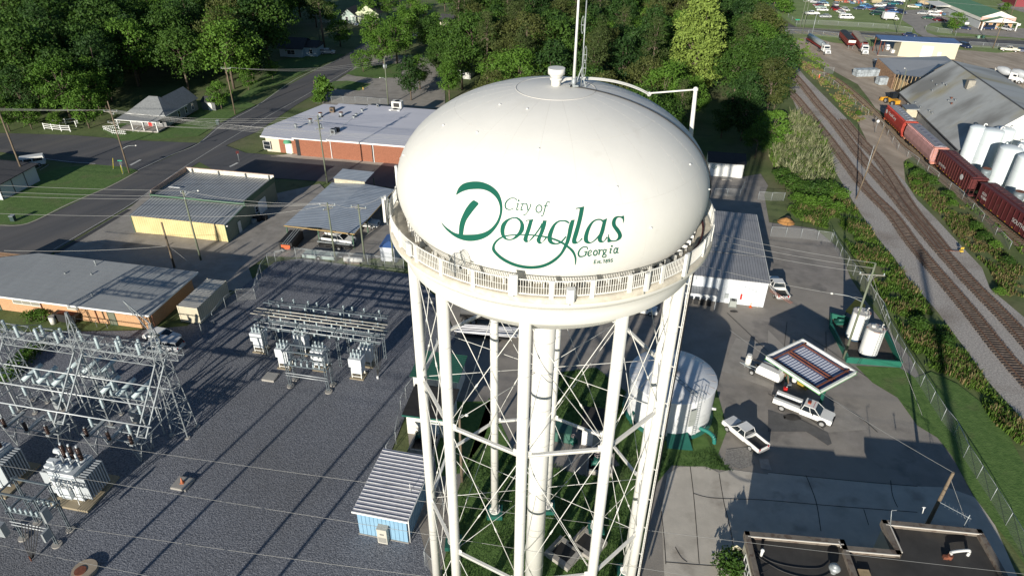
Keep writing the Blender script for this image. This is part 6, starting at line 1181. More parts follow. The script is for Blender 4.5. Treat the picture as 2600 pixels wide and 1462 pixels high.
# hopper cars on the siding
def hopper(a,b,col,lab,ribs,ends,marks):
    d=b-a; L_=d.length; rz=math.atan2(d.y,d.x); c_=(a+b)/2; o=thing('hopper_car',lab,'railway wagon',(c_.x,c_.y,0),rz,'hopper wagons on the siding'); h0,h1=1.2,4.45; X=L_/2-.5
    mm=mat('wagon_'+col[0],col[1],.55,n=.12,sc=1,layers=[((.12,.07,.05),.8,.6,.75,.4)])
    if ribs: part(o,'body',MB().prof([(-X,2.2),(-X+2.0,h0),(X-2.0,h0),(X,2.2),(X,h1-.1),(X-.1,h1),(-X+.1,h1),(-X,h1-.1)],[1.5]*5+[1.35,1.35,1.5]),mm)
    else:
        mb=MB(); sec=[(-1.25,h0),(1.25,h0),(1.58,2.2),(1.55,3.6),(1.15,h1),(-1.15,h1),(-1.55,3.6),(-1.58,2.2)]; vs=[(-X,y,z) for y,z in sec]+[(X,y,z) for y,z in sec]; mb.add(vs,[tuple(range(8))[::-1],tuple(range(8,16))]+[(i,(i+1)%8,8+(i+1)%8,8+i) for i in range(8)]); part(o,'body',mb,mm)
    if ribs:
        mb=MB()
        for k in range(15):
            for s in (-1,1): mb.box((-X+.3+k*(2*X-.6)/14,s*1.54,2.85),(.10,.12,3.1))
        part(o,'side_rib',mb,mat('wagon_rib_'+col[0],tuple(v*.75 for v in col[1]),.6))
    else:
        mb=MB()
        for k in range(22):
            for s in (-1,1): mb.box((-X+.3+k*(2*X-.6)/21,s*1.3,h1-.2),(.18,.35,.22),0,0,s*R(-40))
        part(o,'roof_rib',mb,mm)
    rf=MB(); rf.box((0,0,h1+.1),(2*X-.6,.9,.12)); rf.box((0,0,h1+.03),(2*X-.2,2.3 if not ribs else 2.6,.06)); part(o,'roof_walk',rf,mat('wagon_roof_'+col[0],col[2],.6,n=.1,sc=1)); mb=MB()
    for k in range(8 if not ribs else 14): mb.box((-X+.9+k*(2*X-1.8)/(7 if not ribs else 13),.0,h1+.2),(.9 if not ribs else .3,.6,.06))
    part(o,'roof_hatch',mb,mat('hatch_'+col[0],col[3],.6)); mb=MB()
    for s in (-1,1):
        for y in (-1.2,-.4,.4,1.2): mb.bar((s*(X+.25),y,1.0),(s*(X+.25),y,h1-.2),.07)
        for z in (1.2,2,2.8,3.6,4.2): mb.bar((s*(X+.25),-1.3,z),(s*(X+.25),1.3,z),.06)
        mb.box((s*(X+.1),0,h1-.15),(.9,2.9,.14)); mb.box((s*(X+.2),0,1.05),(.8,2.6,.25))
    part(o,'end_ladder',mb,mat('wagon_end_'+col[0],ends,.6,n=.15,sc=2)); mb=MB()
    for s in (-1,1): mb.box((s*(X-1.6),0,.62),(2.4,1.9,.35)); 
    for s in (-1,1):
        for e in (-.85,.85):
            for y in (-.75,.75): mb.cyl((s*(X-1.6)+e,y-.07,.6),(s*(X-1.6)+e,y+.07,.6),.42,n=14)
    part(o,'bogie',mb,'black'); mb=MB()
    for k in range(3): mb.add([(-4+k*4-1.3,-1.1,h0+.1),(-4+k*4+1.3,-1.1,h0+.1),(-4+k*4+1.3,1.1,h0+.1),(-4+k*4-1.3,1.1,h0+.1),(-4+k*4,0,.45)],[(0,1,4),(1,2,4),(2,3,4),(3,0,4)])
    part(o,'discharge_chute',mb,'black'); mb=MB(); md=MB()
    sgn=-1 if (Matrix.Rotation(rz,3,'Z')@Vector((0,-1,0))).x<0 else 1     # the side facing the camera
    yy=sgn*(1.62 if ribs else 1.60)
    for k in range(9): mb.box((-X+1+k*(2*X-2)/8,yy,1.45),(.35,.02,.12))
    part(o,'reflector',mb,mat('reflector_yellow',(.6,.35,.03),.5)); marks(o,X,yy,sgn); return o
mkw=mat('stencil_white',(.62,.60,.58),.6)
def letters(mb,x,z,yy,sgn,n,h,w,gap):
    for k in range(n):
        cx=x+sgn*-1*k*gap*-1; mb.box((x+(k*gap if sgn<0 else -k*gap),yy,z),(w*.3,.02,h)); mb.box((x+(k*gap+w*.4 if sgn<0 else -k*gap-w*.4),yy,z+(h*.35 if k%2 else -h*.35)),(w*.6,.02,h*.25)); mb.box((x+(k*gap+w*.7 if sgn<0 else -k*gap-w*.7),yy,z),(w*.22,.02,h*(.9 if k%3 else .5)))
def txt(o,s,x,z,yy,sgn,size,m,nm='lettering'):
    cu=bpy.data.curves.new(nm,'FONT'); cu.body=s; cu.size=size; cu.extrude=.004; tmp=bpy.data.objects.new(nm,cu); COL.objects.link(tmp); bpy.context.view_layer.update(); dg=bpy.context.evaluated_depsgraph_get(); me=bpy.data.meshes.new_from_object(tmp.evaluated_get(dg)); bpy.data.objects.remove(tmp); me.materials.clear(); me.materials.append(m)
    q=link(o,nm,me,(x,yy,z)); q.rotation_euler=(math.pi/2,0,0 if sgn<0 else math.pi); return q
def mk1(o,X,yy,sgn): txt(o,'PotashCorp',sgn*3.6*1,3.0,yy,sgn,1.05,mkw); mb=MB(); mb.cyl((sgn*5.0,yy-.01,3.2),(sgn*5.0,yy+.01,3.2),.5,n=16); part(o,'round_emblem',mb,mkw)
def mk2(o,X,yy,sgn): pass
def mk3(o,X,yy,sgn): mb=MB(); mb.cyl((-sgn*(X-3.3),yy-.02,3.2),(-sgn*(X-3.3),yy+.02,3.2),.55,n=18); part(o,'round_emblem',mb,mkw); txt(o,'NS 257814',sgn*(X-1.2),2.0,yy,sgn,.7,mkw)
def mk4(o,X,yy,sgn): txt(o,'SOUTHERN',-sgn*1.5,2.3,yy,sgn,1.0,mkw); txt(o,'SOU',sgn*(X-1.4),2.9,yy,sgn,.7,mkw); txt(o,'91884',sgn*(X-1.4),2.2,yy,sgn,.7,mkw)
def zp(x,y): return at(2200+x/6.44,250+y/6.44)
h1a,h1b=zp(245,395),zp(535,690); h2b=zp(985,1125)
off=Vector((1.55,0,0))
hopper(h1a+off,h1b+off,('red',(.33,.035,.025),(.30,.31,.33),(.24,.26,.3)),'bright red hopper wagon with white lettering leading the line by the warehouse',False,(.45,.07,.04),mk1)
hopper(zp(560,710)+off,zp(1000,1140)+off,('pink',(.42,.23,.22),(.24,.25,.28),(.15,.15,.2)),'faded pink hopper wagon behind the red one',False,(.62,.27,.2),mk2)
hopper(zp(1080,1170)+off,at(2450,510)+off,('oxide',(.105,.022,.022),(.09,.022,.024),(.12,.04,.04)),'dark red ribbed hopper wagon with small round emblem, third in line',True,(.09,.02,.02),mk3)
hopper(at(2466,518)+off,at(2634,655)+off,('oxblood',(.095,.018,.02),(.085,.02,.022),(.11,.04,.04)),'dark red ribbed hopper wagon with large white letters running out of frame',True,(.08,.02,.02),mk4)
# tank trailer and pipe trailer glimpsed under the tower
o=thing('tanker_trailer','polished steel tank trailer glimpsed under the tank behind the pipe load','trailer',(t(12,2300,330)).xyz,R(-8)); mb=MB(); mb.cyl((-3.2,0,1.8),(4.5,0,1.8),.85,n=24); part(o,'tank',mb,mat('polished_steel',(.5,.5,.5),.2,metal=.8)); part(o,'frame',MB().box((.6,0,.85),(8,1.4,.25)),'black'); wheels(o,(-2.6,-1.4),1,.5,.3); part(o,'cab_body',MB().box((7,0,1.8),(3,2.2,1.8)),'white')
mb=MB(); mb.tube([(-2.5,0,2.9),(3.5,0,2.9)],.05)
for k in range(6): mb.bar((-2.5+k*1.2,0,2.6),(-2.5+k*1.2,0,2.95),.05)
part(o,'catwalk_rail',mb,'galv')
c_=t(12,2330,500); o=thing('pipe_trailer','low trailer loaded with long white pipes glimpsed between the left tower legs','trailer',(c_.x,c_.y,0),R(-6)); mb=MB(); random.seed(3)
pr_=MB()
for k in range(34): y=random.uniform(-.9,.9); z=.9+random.uniform(0,.55); x=random.uniform(-.5,.5); pr_.cyl((x-4.2,y,z),(x+3.8,y+random.uniform(-.15,.15),z),.075,n=7)
part(o,'pipe_load',pr_,mat('white_pipe',(.66,.66,.68),.4)); part(o,'trailer_bed',MB().box((0,0,.65),(6.5,1.8,.15)),'black'); wheels(o,(1.3,),1.0,.36); 
for w_ in o.children:
    for r_ in w_.children:
        if r_.name.startswith('rim'): r_.data=r_.data.copy(); r_.data.materials[0]=mat('orange_rim',(.55,.12,.05),.5)
# junk by the carport
def junk(i,px,py,lab,nm,cat,parts_):
    p=t(i,px,py); o=thing(nm,lab,cat,(p.x,p.y,0),R(-8))
    for n_,mb,m_ in parts_: part(o,n_,mb,m_)
    return o
mb=MB(); mb.bar((-3.2,0,.9),(3,0,.7),.16); mb.bar((-3,.6,.5),(3,.6,.5),.14)
for k in range(6): mb.bar((-3+k*1.1,-.2,.1),(-3+k*1.1,.8,.6),.08)
m2=MB(); m2.box((0,.3,.4),(6,1.3,.15)); o=junk(6,810,1040,'low trailer frame with ladder rack in front of the carport','utility_trailer','trailer',[('rack',mb,'galv'),('bed',m2,'black')]); wheels(o,(.8,),.95,.34)
mb=MB(); mb.box((0,0,.45),(5.4,1.6,.5)); m2=MB(); m2.bar((-2.8,-.8,.8),(2.8,-.8,.8),.08); m2.bar((-2.8,.8,.8),(2.8,.8,.8),.08); m2.bar((2.7,0,.5),(3.6,0,.5),.1); o=junk(6,650,1140,'pale green flat bed trailer by the yard fence','flat_trailer','trailer',[('bed',mb,mat('pale_green_bed',(.30,.38,.36),.6)),('side_rail',m2,'galv')]); wheels(o,(0,),.9,.34)
o=junk(6,330,1060,'rear of a bucket truck with orange barrier and pole ladders left of the carport','ladder_truck','truck',[('truck_body',MB().box((0,1.4,1.0),(2.2,4.4,1.4)),'black'),('warning_board',MB().box((0,-.85,.9),(1.5,.06,.8)),mat('striped_board',(.6,.12,.04),.5)),('ladder',MB().bar((-.3,-1,1.6),(.2,3.2,2.3),.1).bar((.1,-1,1.6),(.6,3.2,2.3),.1).bar((.5,-1,1.6),(1.0,3.2,2.3),.1),'galv')]); wheels(o,(-.6,),1.0,.42)
mb=MB(); mb.cyl((-1.4,0,.5),(1.6,.2,.5),.42,n=16); junk(6,975,1190,'white steel cylinder lying in the weeds by the yard fence','steel_drum','drum',[('drum',mb,mat('blotchy_white',(.5,.5,.48),.6,n=.25,sc=2)),('cradle',MB().box((0,0,.08),(2.4,.8,.16)),'wood')])
mb=MB(); mb.box((0,0,1.35),(2.6,4.2,2.5)); m2=MB(); m2.add([(-1.4,-2.2,2.6),(1.4,-2.2,2.6),(1.4,2.2,2.6),(-1.4,2.2,2.6),(0,-1,3.2),(0,1.5,3.2)],[(0,1,4),(1,2,5,4),(2,3,5),(3,0,4,5)])
o=junk(6,1375,1120,'white cargo trailer with blue roof right below the balcony at left','cargo_trailer','trailer',[('body',mb,mat('cargo_white',(.55,.58,.62),.5,n=.1,sc=2)),('roof_cover',m2,mat('blue_tarp',(.05,.11,.28),.5))]); wheels(o,(0,),1.25,.34)
for i,(px,py,lab) in enumerate(((20,770,'dark heap of bins and crates beside the sage wall of the yellow building'),)):
    o=junk(6,px,py,lab,'scrap_heap','scrap',[('bin',MB().box((0,0,.5),(1.2,1,1)).box((1.0,.6,.4),(.8,.8,.8)),'black'),('crate',MB().box((-.2,-.9,.35),(.7,.6,.7)),'galv')])
# field junk and bins at far right
for i,((px,py),cl,lab) in enumerate(((Tm(960,70),'white','heap of white household junk at the top of the field'),(Tm(1100,50),'red','heap of coloured household junk left of the back junk row'),(Ts(600,215),'tan','heap of timber furniture by the side canopy of the store'),(Ts(860,350),'steel','heap of scrap machinery along the grey wall of the store'),(Ts(680,200),'tan2','stack of old frames beside the furniture heap'))):
    p=at(px,py); o=thing('junk_heap',lab,'scrap',(p.x,p.y,0),0,'junk heaps in the far field'); random.seed(i)
    for j,(m_,c_) in enumerate((('junk_pale',(.5,.46,.38)),('junk_red',(.35,.08,.05)),('junk_dark',(.08,.08,.09)),('junk_blue',(.1,.18,.3)))):
        mb=MB()
        for k in range(6): mb.box((random.uniform(-4,4),random.uniform(-2,2),random.uniform(.2,.7)),(random.uniform(.4,1.3),random.uniform(.4,1.1),random.uniform(.4,1.2)),random.random()*3)
        part(o,'junk_item',mb,mat(m_,c_,.7))
for (px,py,lab,c_) in ((Tm(680,45)[0],Tm(680,45)[1],'brown camper shell at the top of the field',(.28,.14,.06)),(*Tm(1480,80),'tan old trailer box in the back row of the field',(.4,.33,.2)),(*Ts(200,130),'tan crate shed beside the bright blue car',(.42,.32,.2))):
    p=at(px,py); o=thing('camper_shell',lab,'trailer',(p.x,p.y,0),R(-5)); part(o,'body',MB().prof([(-2,.4),(2,.4),(2.1,1.6),(1.6,2.2),(-1.8,2.2),(-2.1,1.5)],1.1),mat('camper_%d'%int(px),c_,.7)); wheels(o,(0,),1.0,.32)
for (px,py,lab,c_) in ((*Ts(1500,905),'pale green wheeled bin on the store forecourt',(.25,.38,.28)),(*Ts(1610,905),'dark green wheeled bin on the store forecourt',(.03,.09,.07)),(t(5,140,770).x,None,'',None)):
    if py is None: continue
    p=at(px,py); o=thing('wheeled_bin',lab,'bin',(p.x,p.y,0)); part(o,'body',MB().prism([(-.3,-.35),(.3,-.35),(.3,.35),(-.3,.35)],.1,1.0),mat('bin_%d'%int(px),c_,.6)); part(o,'lid',MB().box((0,0,1.05),(.7,.8,.08)),mat('bin_%d'%int(px)))
for i,(px,py,lab) in ((5,(140,775,'dark green wheeled bin with grey lid at the bottom corner of the lawn')),(1,(2195,1255,'dark wheeled bin on the kerb grass near the cottage'))):
    p=t(i,px,py); o=thing('wheeled_bin',lab,'bin',(p.x,p.y,0)); part(o,'body',MB().prism([(-.35,-.35),(.35,-.35),(.35,.35),(-.35,.35)],.1,1.05),mat('bin_green_dark',(.02,.05,.045),.6)); part(o,'lid',MB().box((0,0,1.1),(.75,.8,.08)),'galv')
for k,P in PR.items():
    if not P[1]: 
        for ch in list(P[0].children_recursive): bpy.data.objects.remove(ch)
        bpy.data.objects.remove(P[0])
# ================================================================ utility poles and wires
TOPS={}
def pole(key,base,h,lab,wood='wood',arms=((.6,2.4,-10),),r=.16,trafo=0,lamp=None,lean=(0,0),ins=True,cat='utility pole'):
    o=thing('utility_pole',lab,cat,(base.x,base.y,0)); mb=MB(); tp=Vector((lean[0],lean[1],h)); mb.cyl((0,0,-.1),tp,r,r*.66,n=10); part(o,'pole',mb,wood); tops=[tp]
    for (dz,L_,dg) in arms:
        c_=tp*((h-dz)/h); d=Vector((math.cos(R(dg)),math.sin(R(dg)),0))*L_/2; mb=MB(); mb.bar(c_-d,c_+d,.11); mb.bar(c_-d*.5,c_-Vector((0,0,.6)),.04); mb.bar(c_+d*.5,c_-Vector((0,0,.6)),.04); part(o,'crossarm',mb,mat('grey_crossarm',(.26,.25,.22),.8))
        mi=MB()
        for s in (-.92,0,.92): q=c_+d*s; mi.cyl(q+Vector((0,0,.05)),q+Vector((0,0,.3)),.07,.05,n=8); tops.append(q+Vector((0,0,.3)))
        if ins: part(o,'insulator',mi,'insul')
    for k in range(trafo):
        mb=MB(); a=1.2+k*1.1; c_=tp*(1-2.2/h)+Vector((math.cos(a)*.42,math.sin(a)*.42,0)); mb.cyl(c_-Vector((0,0,.5)),c_+Vector((0,0,.4)),.27,n=14); mb.cyl(c_+Vector((0,0,.4)),c_+Vector((0,0,.55)),.05,n=6); part(o,'transformer_can',mb,'galv')
    if lamp:
        dz,L_,dg=lamp; c_=tp*((h-dz)/h); d=Vector((math.cos(R(dg)),math.sin(R(dg)),0)); mb=MB(); mb.tube(smooth_pts([c_,c_+d*L_*.5+Vector((0,0,.55)),c_+d*L_+Vector((0,0,.6))],4),.035,6); part(o,'lamp_arm',mb,'galv'); q=c_+d*(L_+.3)+Vector((0,0,.58)); mb=MB(); mb.lathe([(.02,-.06),(.17,-.05),(.2,0),(.14,.1),(.02,.14)],12,c=q); l=part(o,'lamp_head',mb,'offwhite')
    B=Vector((base.x,base.y,0)); TOPS[key]=[B+q for q in tops]; return o
pole('a',t(1,2365,1150),12.5,'bare brown utility pole with one crossarm by the grass right of the cottage',arms=((1.4,2.4,-5),))
pole('b',t(5,1300,290),14.5,'tall pole with double crossarms and street lamp on the lawn corner',arms=((2.0,2.6,0),(2.3,2.6,-40),(4.2,2.4,0),(4.5,2.2,-30)),lamp=(9.5,2.4,10),trafo=0)
pole('c',t(5,270,390),14,'thick brown pole rising at the left edge of the picture by the white annex',arms=(),r=.2)
pole('d',t(2,645,440),9.6,'green tinted pole with grey crossarm near the shaded bungalow','gwood',arms=((.7,2.6,-8),))
pole('e',t(2,1330,1060),12,'greenish pole with transformer cans and street lamp behind the brick shop','gwood',arms=(),trafo=2,lamp=(5.6,1.2,180))
pole('f',t(6,715,390),13.5,'green tinted pole with transformer and short arms in front of the brick shop','gwood',arms=((1.0,1.6,20),(2.6,1.6,20)),trafo=1)
pole('g',t(5,2020,1165),11.9,'green tinted pole with side arms and lamp in front of the yellow building','gwood',arms=((.4,.8,-10),(1.2,1.2,-60)),lamp=(.9,1.8,20))
pole('h',t(5,1755,1240),7.8,'short topped pole stub left of the green tinted pole by the yellow building',arms=(),r=.18)
pole('i',t(6,800,1175),10.1,'green tinted pole with splayed top in front of the carport, left of two','gwood',arms=((.4,2.4,0),(1.0,1.6,40)))
pole('j',t(6,1095,1180),9.9,'green tinted pole with single tilted crossarm in front of the carport, right of two','gwood',arms=((.5,2.5,-12),))
pole('k',t(6,1385,1210),11.5,'greenish pole beside the blue roofed cargo trailer left of the tank','gwood',arms=((.3,2.2,-14),(1.0,1.4,-14)),trafo=1)
pole('l',t(14,760,700),14.2,'greenish pole with crossarm, transformer and long street lamp in front of the fuel tanks','gwood',arms=((1.6,3.0,-6),),trafo=1,lamp=(5.5,3.4,165))
pole('m',t(18,1600,930),7.2,'brown stub pole leaning behind the office block roof',arms=(),r=.2)
pole('n',at(2173.6,505),14.5,'slim leaning pole between the railway tracks and the reed bed',arms=(),r=.13,lean=(1.3,.2))
pole('o',t(4,320,290),10.3,'left one of two tall green poles at the far road junction','gwood',arms=((.5,2,0),))
pole('p',t(4,340,350),12.1,'right one of two tall green poles at the far road junction','gwood',arms=((.5,2,0),))
pole('q',t(4,440,355),7.1,'grey lamp post with short arm on the far road beside the tanker lorry','galv',arms=(),lamp=(.3,.8,0),r=.12)
pole('r',t(4,1300,340),12.5,'tall pale green pole on the far road in front of the white box truck','gwood',arms=((.4,2.2,0),))
pole('s',t(4,2260,490),10,'bare pale pole by the far road right of the beige building','wood',arms=())
pole('t',t(4,1300,1000),7.9,'yard pole with small lamp at the warehouse corner','gwood',arms=(),lamp=(.2,.4,190),r=.12)
pole('u',t(16,2070,500),8.8,'brown wooden lamp pole standing between the left tower legs',arms=(),lamp=(.2,.4,0))
pole('v',t(2,600,985),4.6,'thin dark pole beside the round bush at the street edge','wood',arms=(),r=.08)
pole('w',at(2190,466),8,'slender grey signal pole with white globe beside the hopper siding','galv',arms=(),r=.07)
pole('x',t(4,2440,160),10,'pole by the red building in the far upper right corner',arms=())
pole('y',t(2,1210,220),7.5,'tall street lamp beside the pale green house','galv',arms=(),r=.1,lamp=(.1,.6,180))
pole('z',t(2,920,320),5.2,'dark lamp post in front of the white porch steps','black',arms=(),r=.09)
sg=at(2221,318)
o=thing('globe_lamp','white globe lamp on thin stem beside the pink hopper wagon','lamp',(zp(135,560)).xyz); part(o,'stem',MB().cyl((0,0,0),(0,0,2.6),.05,n=8),'steel'); part(o,'globe',MB().ball((0,0,2.75),.38,1,10),'white')
def wire(a,b,sag,lab,r=.028,m='wire',grp='overhead wires'):
    a,b=Vector(a),Vector(b); O=Vector((a.x,a.y,0)); o=thing('overhead_wire',lab,'power line',O,0,grp); pts=[]
    for k in range(17): u_=k/16; p=a.lerp(b,u_); p.z-=sag*4*u_*(1-u_); pts.append(p-O)
    part(o,'conductor',MB().tube(pts,r,4),m); return o
G1='parallel wires crossing over the left street'
LBW='thin wire strung level over the left street among its twins'
FL_=Vector((-150,134,12.5))
for k in range(1,4):
    wire(TOPS['b'][k],FL_+Vector((0,-2+k*1.2,.2*k)),1.0,LBW,.021,'wire',G1)
for k in range(1,7): wire(TOPS['b'][k],Vector((5,121-k*1.1,11.5)),1.6,LBW,.021,'wire',G1)
for k in range(4,9): wire(TOPS['b'][k],TOPS['f'][0]+Vector((0,0,-.4*(k-4))),1.2,LBW,.021,'wire',G1)
for k in (1,2,3): wire(TOPS['a'][k],TOPS['e'][0]+Vector((0,0,-.5*k)),1.3,LBW,.02,'wire',G1)
G2='wires from the yellow building pole'
for k,(z,) in enumerate(((0,),(-.9,),(-1.4,),(-4.2,))):
    a=TOPS['g'][0]+Vector((0,0,z)); wire(a,Vector((-130,104-k*1.2,11.5+z)),1.2,'pale wire running left from the pole at the yellow building over the lawn',.026,'wire',G2)
    wire(a,TOPS['i'][min(k,3)],.8,'pale wire from the yellow building pole to the carport pole',.026,'wire',G2)
wire(TOPS['j'][1],TOPS['k'][1],.5,'wire joining the right carport pole to the pole beside the cargo trailer'); wire(TOPS['i'][3],TOPS['j'][2],.5,'wire joining the two poles in front of the carport')
wire(TOPS['h'][0]-Vector((0,0,4)),Vector((-75,88,4.5)),.4,'low wire going left from the topped pole stub'); wire(TOPS['h'][0]-Vector((0,0,4)),TOPS['h'][0]+Vector((5,-1.5,-7.8)),0,'guy wire from the topped pole stub to the yard',.02)
G3='wires from the fuel tank pole towards the workshop'
for k,(z,dx) in enumerate(((0,0),(-.7,0),(-1.3,-1),(-5.0,0))): wire(TOPS['l'][0]+Vector((dx,0,z)),Vector((12,92-k*1.0,12.2+z*.8)),1.0,'pale wire from the fuel tank pole passing behind the tank',.026,'wire',G3)
wire(TOPS['l'][0]-Vector((0,0,1.6)),Vector((50.5,71,0)),0,'guy wire from the fuel tank pole down to the green verge',.025); wire(TOPS['l'][0]-Vector((0,0,2.4)),Vector((48,60,0)),0,'second guy wire from the fuel tank pole to the verge',.02)
wire(TOPS['m'][0],Vector((25,64,9)),.5,'wire from the brown stub pole to the left over the yard',.022); wire(TOPS['m'][0]-Vector((0,0,.8)),Vector((41.6,41,3.5)),0,'guy wire hanging beside the brown stub pole',.02)
G4='slender conductors over the gravel yard'
for k,((x0,y0),(x1,y1)) in enumerate((((0,1178),(2600,1590)),((60,1098),(1300,1272)),((0,1310),(1300,1490)),((0,1378),(900,1560)),((1060,1270),(2600,1456)))):
    za=9.0; a=at(x0-60,y0-8,za); b=at(x1,y1,za); wire(a,b,.25,'slender conductor crossing low over the substation gravel',.016,'wire',G4)
wire(Vector((9.9,31,9.2)),t(17,2573,1385,4.4),1.4,'black cable drooping from the right tower leg to the office block',.05,'cable')
wire(TOPS['r'][1],TOPS['p'][1],1.2,'far wire beside the field along the far road',.03); wire(TOPS['r'][2],Vector((230,255,11)),1.2,'far wire over the store lot',.03); wire(TOPS['s'][0],TOPS['p'][2],1.5,'far wire from the bare pale pole to the road junction',.03)
# street signs
def sign(base,h,lab,plates,post='galv',name='street_sign'):
    o=thing(name,lab,'sign',(base.x,base.y,0)); part(o,'post',MB().cyl((0,0,0),(0,0,h),.04,n=8),post)
    for (z,w_,h_,dg,m_) in plates: part(o,'plate',MB().box((0,-.03,z),(w_,.03,h_),R(dg)),m_)
sign(t(5,1245,300),2.9,'green street name sign on the lawn corner beside the lamp pole',((2.8,.9,.22,0,mat('sign_green',(.02,.28,.16),.5)),(2.2,.5,.5,40,'steel')))
for (x,y,lab) in ((1235,300,'yellow guy marker standing under the street name sign'),(1140,250,'yellow leaning guy marker left of the street name sign')):
    p=t(5,x,y); o=thing('guy_marker',lab,'marker',p); part(o,'sleeve',MB().cyl((0,0,0),(-.0 if x>1200 else .5,.1,2.3),.05,n=8),mat('marker_yellow',(.6,.5,.03),.5)); part(o,'anchor',MB().cyl((0,0,0),(0,0,.08),.09,n=8),'galv')
sign(t(5,2405,175),2.2,'dark red stop sign seen from the back on the side street corner',((2.0,.6,.6,30,mat('sign_back_red',(.12,.03,.03),.6)),))
sign(t(4,280,280),3,'green street name sign at the far road junction',((2.9,1.6,.4,0,mat('sign_green')),))
sign(t(4,1990,268),1.2,'white board on the grass left of the store porch',((1.1,1.6,.8,0,'white'),)); sign(t(4,2508,280),1.2,'white board on the grass right of the store porch',((1.1,1.6,.8,0,'white'),))
p=t(4,510,790); o=thing('marker_post','orange marker post beside the overgrown siding','marker',p); part(o,'post',MB().box((0,0,.6),(.25,.2,1.2)),mat('marker_orange',(.7,.13,.05),.6)); part(o,'cap',MB().box((0,0,1.22),(.28,.23,.06)),'white')
p=t(8,1935,1095); o=thing('switch_stand','yellow switch stand lamp beside the turnout track','switch stand',p); part(o,'target',MB().box((0,0,.9),(.5,.1,.4)).box((0,0,.4),(.5,.4,.25)),mat('switch_yellow',(.6,.4,.05),.6)); part(o,'stem',MB().cyl((0,0,0),(0,0,1),.06,n=8),'black'); mb=MB(); mb.bar((0,0,.3),(-2.4,.4,.3),.08); part(o,'throw_rod',mb,'rust')
p=t(8,180,785); o=thing('dirt_heap','orange sand heap outside the yard gate','heap',p); mb=MB(); mb.lathe([(1.5,0),(1.1,.35),(.5,.7),(.02,.85)],14,c=(0,0,0)); part(o,'sand',mb,mat('orange_sand',(.45,.22,.07),.95,n=.2,sc=3,bump=.6,bsc=6)); part(o,'dark_lump',MB().ball((.6,1.0,.3),.6,.8,7),mat('dark_soil',(.03,.025,.02),.9))
p=t(2,1078,905); o=thing('fire_hydrant','yellow hydrant on the corner grass beside the parking yard','hydrant',p); part(o,'barrel',MB().cyl((0,0,0),(0,0,.6),.13,n=10).ball((0,0,.62),.15,.8,8),mat('hydrant_yellow',(.55,.38,.1),.5)); part(o,'nozzle',MB().cyl((-.22,0,.42),(.22,0,.42),.06,n=8),mat('hydrant_yellow'))
# ================================================================ chain link fences
def fence(lab,pts,h,sp=2.6,arm=False,z=0,gate=False,grp='chain link fences',pr=.035):
    P=[Vector(p) for p in pts]; O=Vector((P[0].x,P[0].y,0)); o=thing('chain_link_fence',lab,'fence',O,0,grp)
    mb=MB(); rl=MB(); 
    pm=MB().cyl((0,0,0),(0,0,h),pr,n=6)
    posts=[]
    for a,b in zip(P,P[1:]):
        n_=max(1,round((b-a).length/sp)); mb.quad(a-O,b-O,b-O+Vector((0,0,h)),a-O+Vector((0,0,h))); rl.cyl(a-O+Vector((0,0,h)),b-O+Vector((0,0,h)),pr*.75,n=5)
        d=(b-a).normalized()
        for k in range(n_): posts.append((a.lerp(b,k/n_),math.atan2(d.y,d.x)))
    posts.append((P[-1],posts[-1][1]))
    if arm: pm.bar((0,0,h),(0,-.35,h+.4),.05)
    me=pm.data('post',M['galv']); mb.nonorm=True
    for p,a in posts[:100]: link(o,'post',me,p-O,a+(math.pi if arm=='r' else 0))
    part(o,'wire_mesh',mb,'link'); part(o,'top_rail',rl,'galv')
    if arm:
        wr=MB()
        for q in (.15,.28,.4):
            for a,b in zip(P,P[1:]):
                d=(b-a).normalized(); n=Vector((d.y,-d.x,0))*(-1 if arm=='r' else 1); wr.cyl(a-O+n*q*.85+Vector((0,0,h+q)),b-O+n*q*.85+Vector((0,0,h+q)),.012,n=3)
        part(o,'barbed_wire',wr,'galv')
    return o
fence('long fence with angled barbed arms curving past the fuel tanks',[t(8,640,985),t(8,675,1060),t(8,720,1140),t(8,790,1240),t(14,1130,260),t(14,1190,440),t(14,1265,570),t(14,1345,705),t(14,1430,850),t(14,1530,990),t(14,1630,1155),t(14,1740,1330),t(14,1860,1480),t(18,1960,260),t(18,2095,470),t(18,2235,690),t(18,2385,940),t(18,2573,1270)],1.9,2.6,True)
fence('low yard gate fence with three bays at the top of the works yard',[t(8,20,930),t(8,325,950),t(8,490,970),t(8,625,990)],1.9,2.2)
fence('short chain link fence between reed bed and lawn right of the small white office',[t(7,2470,560),t(8,30,570),t(8,155,570)],1.7)
fence('gate panel fence in front of the small white office',[t(7,2030,520),t(7,2290,525),t(7,2330,440)],1.5)
fence('tall chain link fence with barbed top along the gravel yard behind the carport poles',[t(5,2573,1560),t(6,60,1340),t(6,130,1240),t(6,205,1210),t(6,410,1170),t(6,600,1190),t(6,770,1210),t(6,1130,1240),t(6,1300,1260),t(6,1490,1280)],2.2,3,True)
fence('chain link fence climbing from the container to the yard corner',[t(11,2035,470),t(11,2155,360),t(11,2275,210),t(11,2390,130),t(5,2573,1560)],2.0,2.6)
fence('chain link fence between gravel yard and pump house, left of the tower legs',[t(16,1800,1449),t(16,1700,1340),t(16,1890,840),t(16,1830,620)],2.0,4)
fence('chain link fence running up to the pump house beside the blue shed',[t(16,1320,275),t(16,1410,125),t(12,1460,1240),t(12,1510,1120),t(12,1740,830),t(12,1820,620)],2.0,3)
fence('chain link fence behind the brick shop by the round bush',[t(2,760,1040),t(2,1000,1040),t(2,1250,1060),t(2,1330,1060)],1.8,3)
fence('chain link fence along the far edge of the parked car field',[t(4,200,180),t(4,280,250),t(4,500,250),t(4,900,275),t(4,1200,292),t(4,1440,330)],1.7,6,pr=.05)
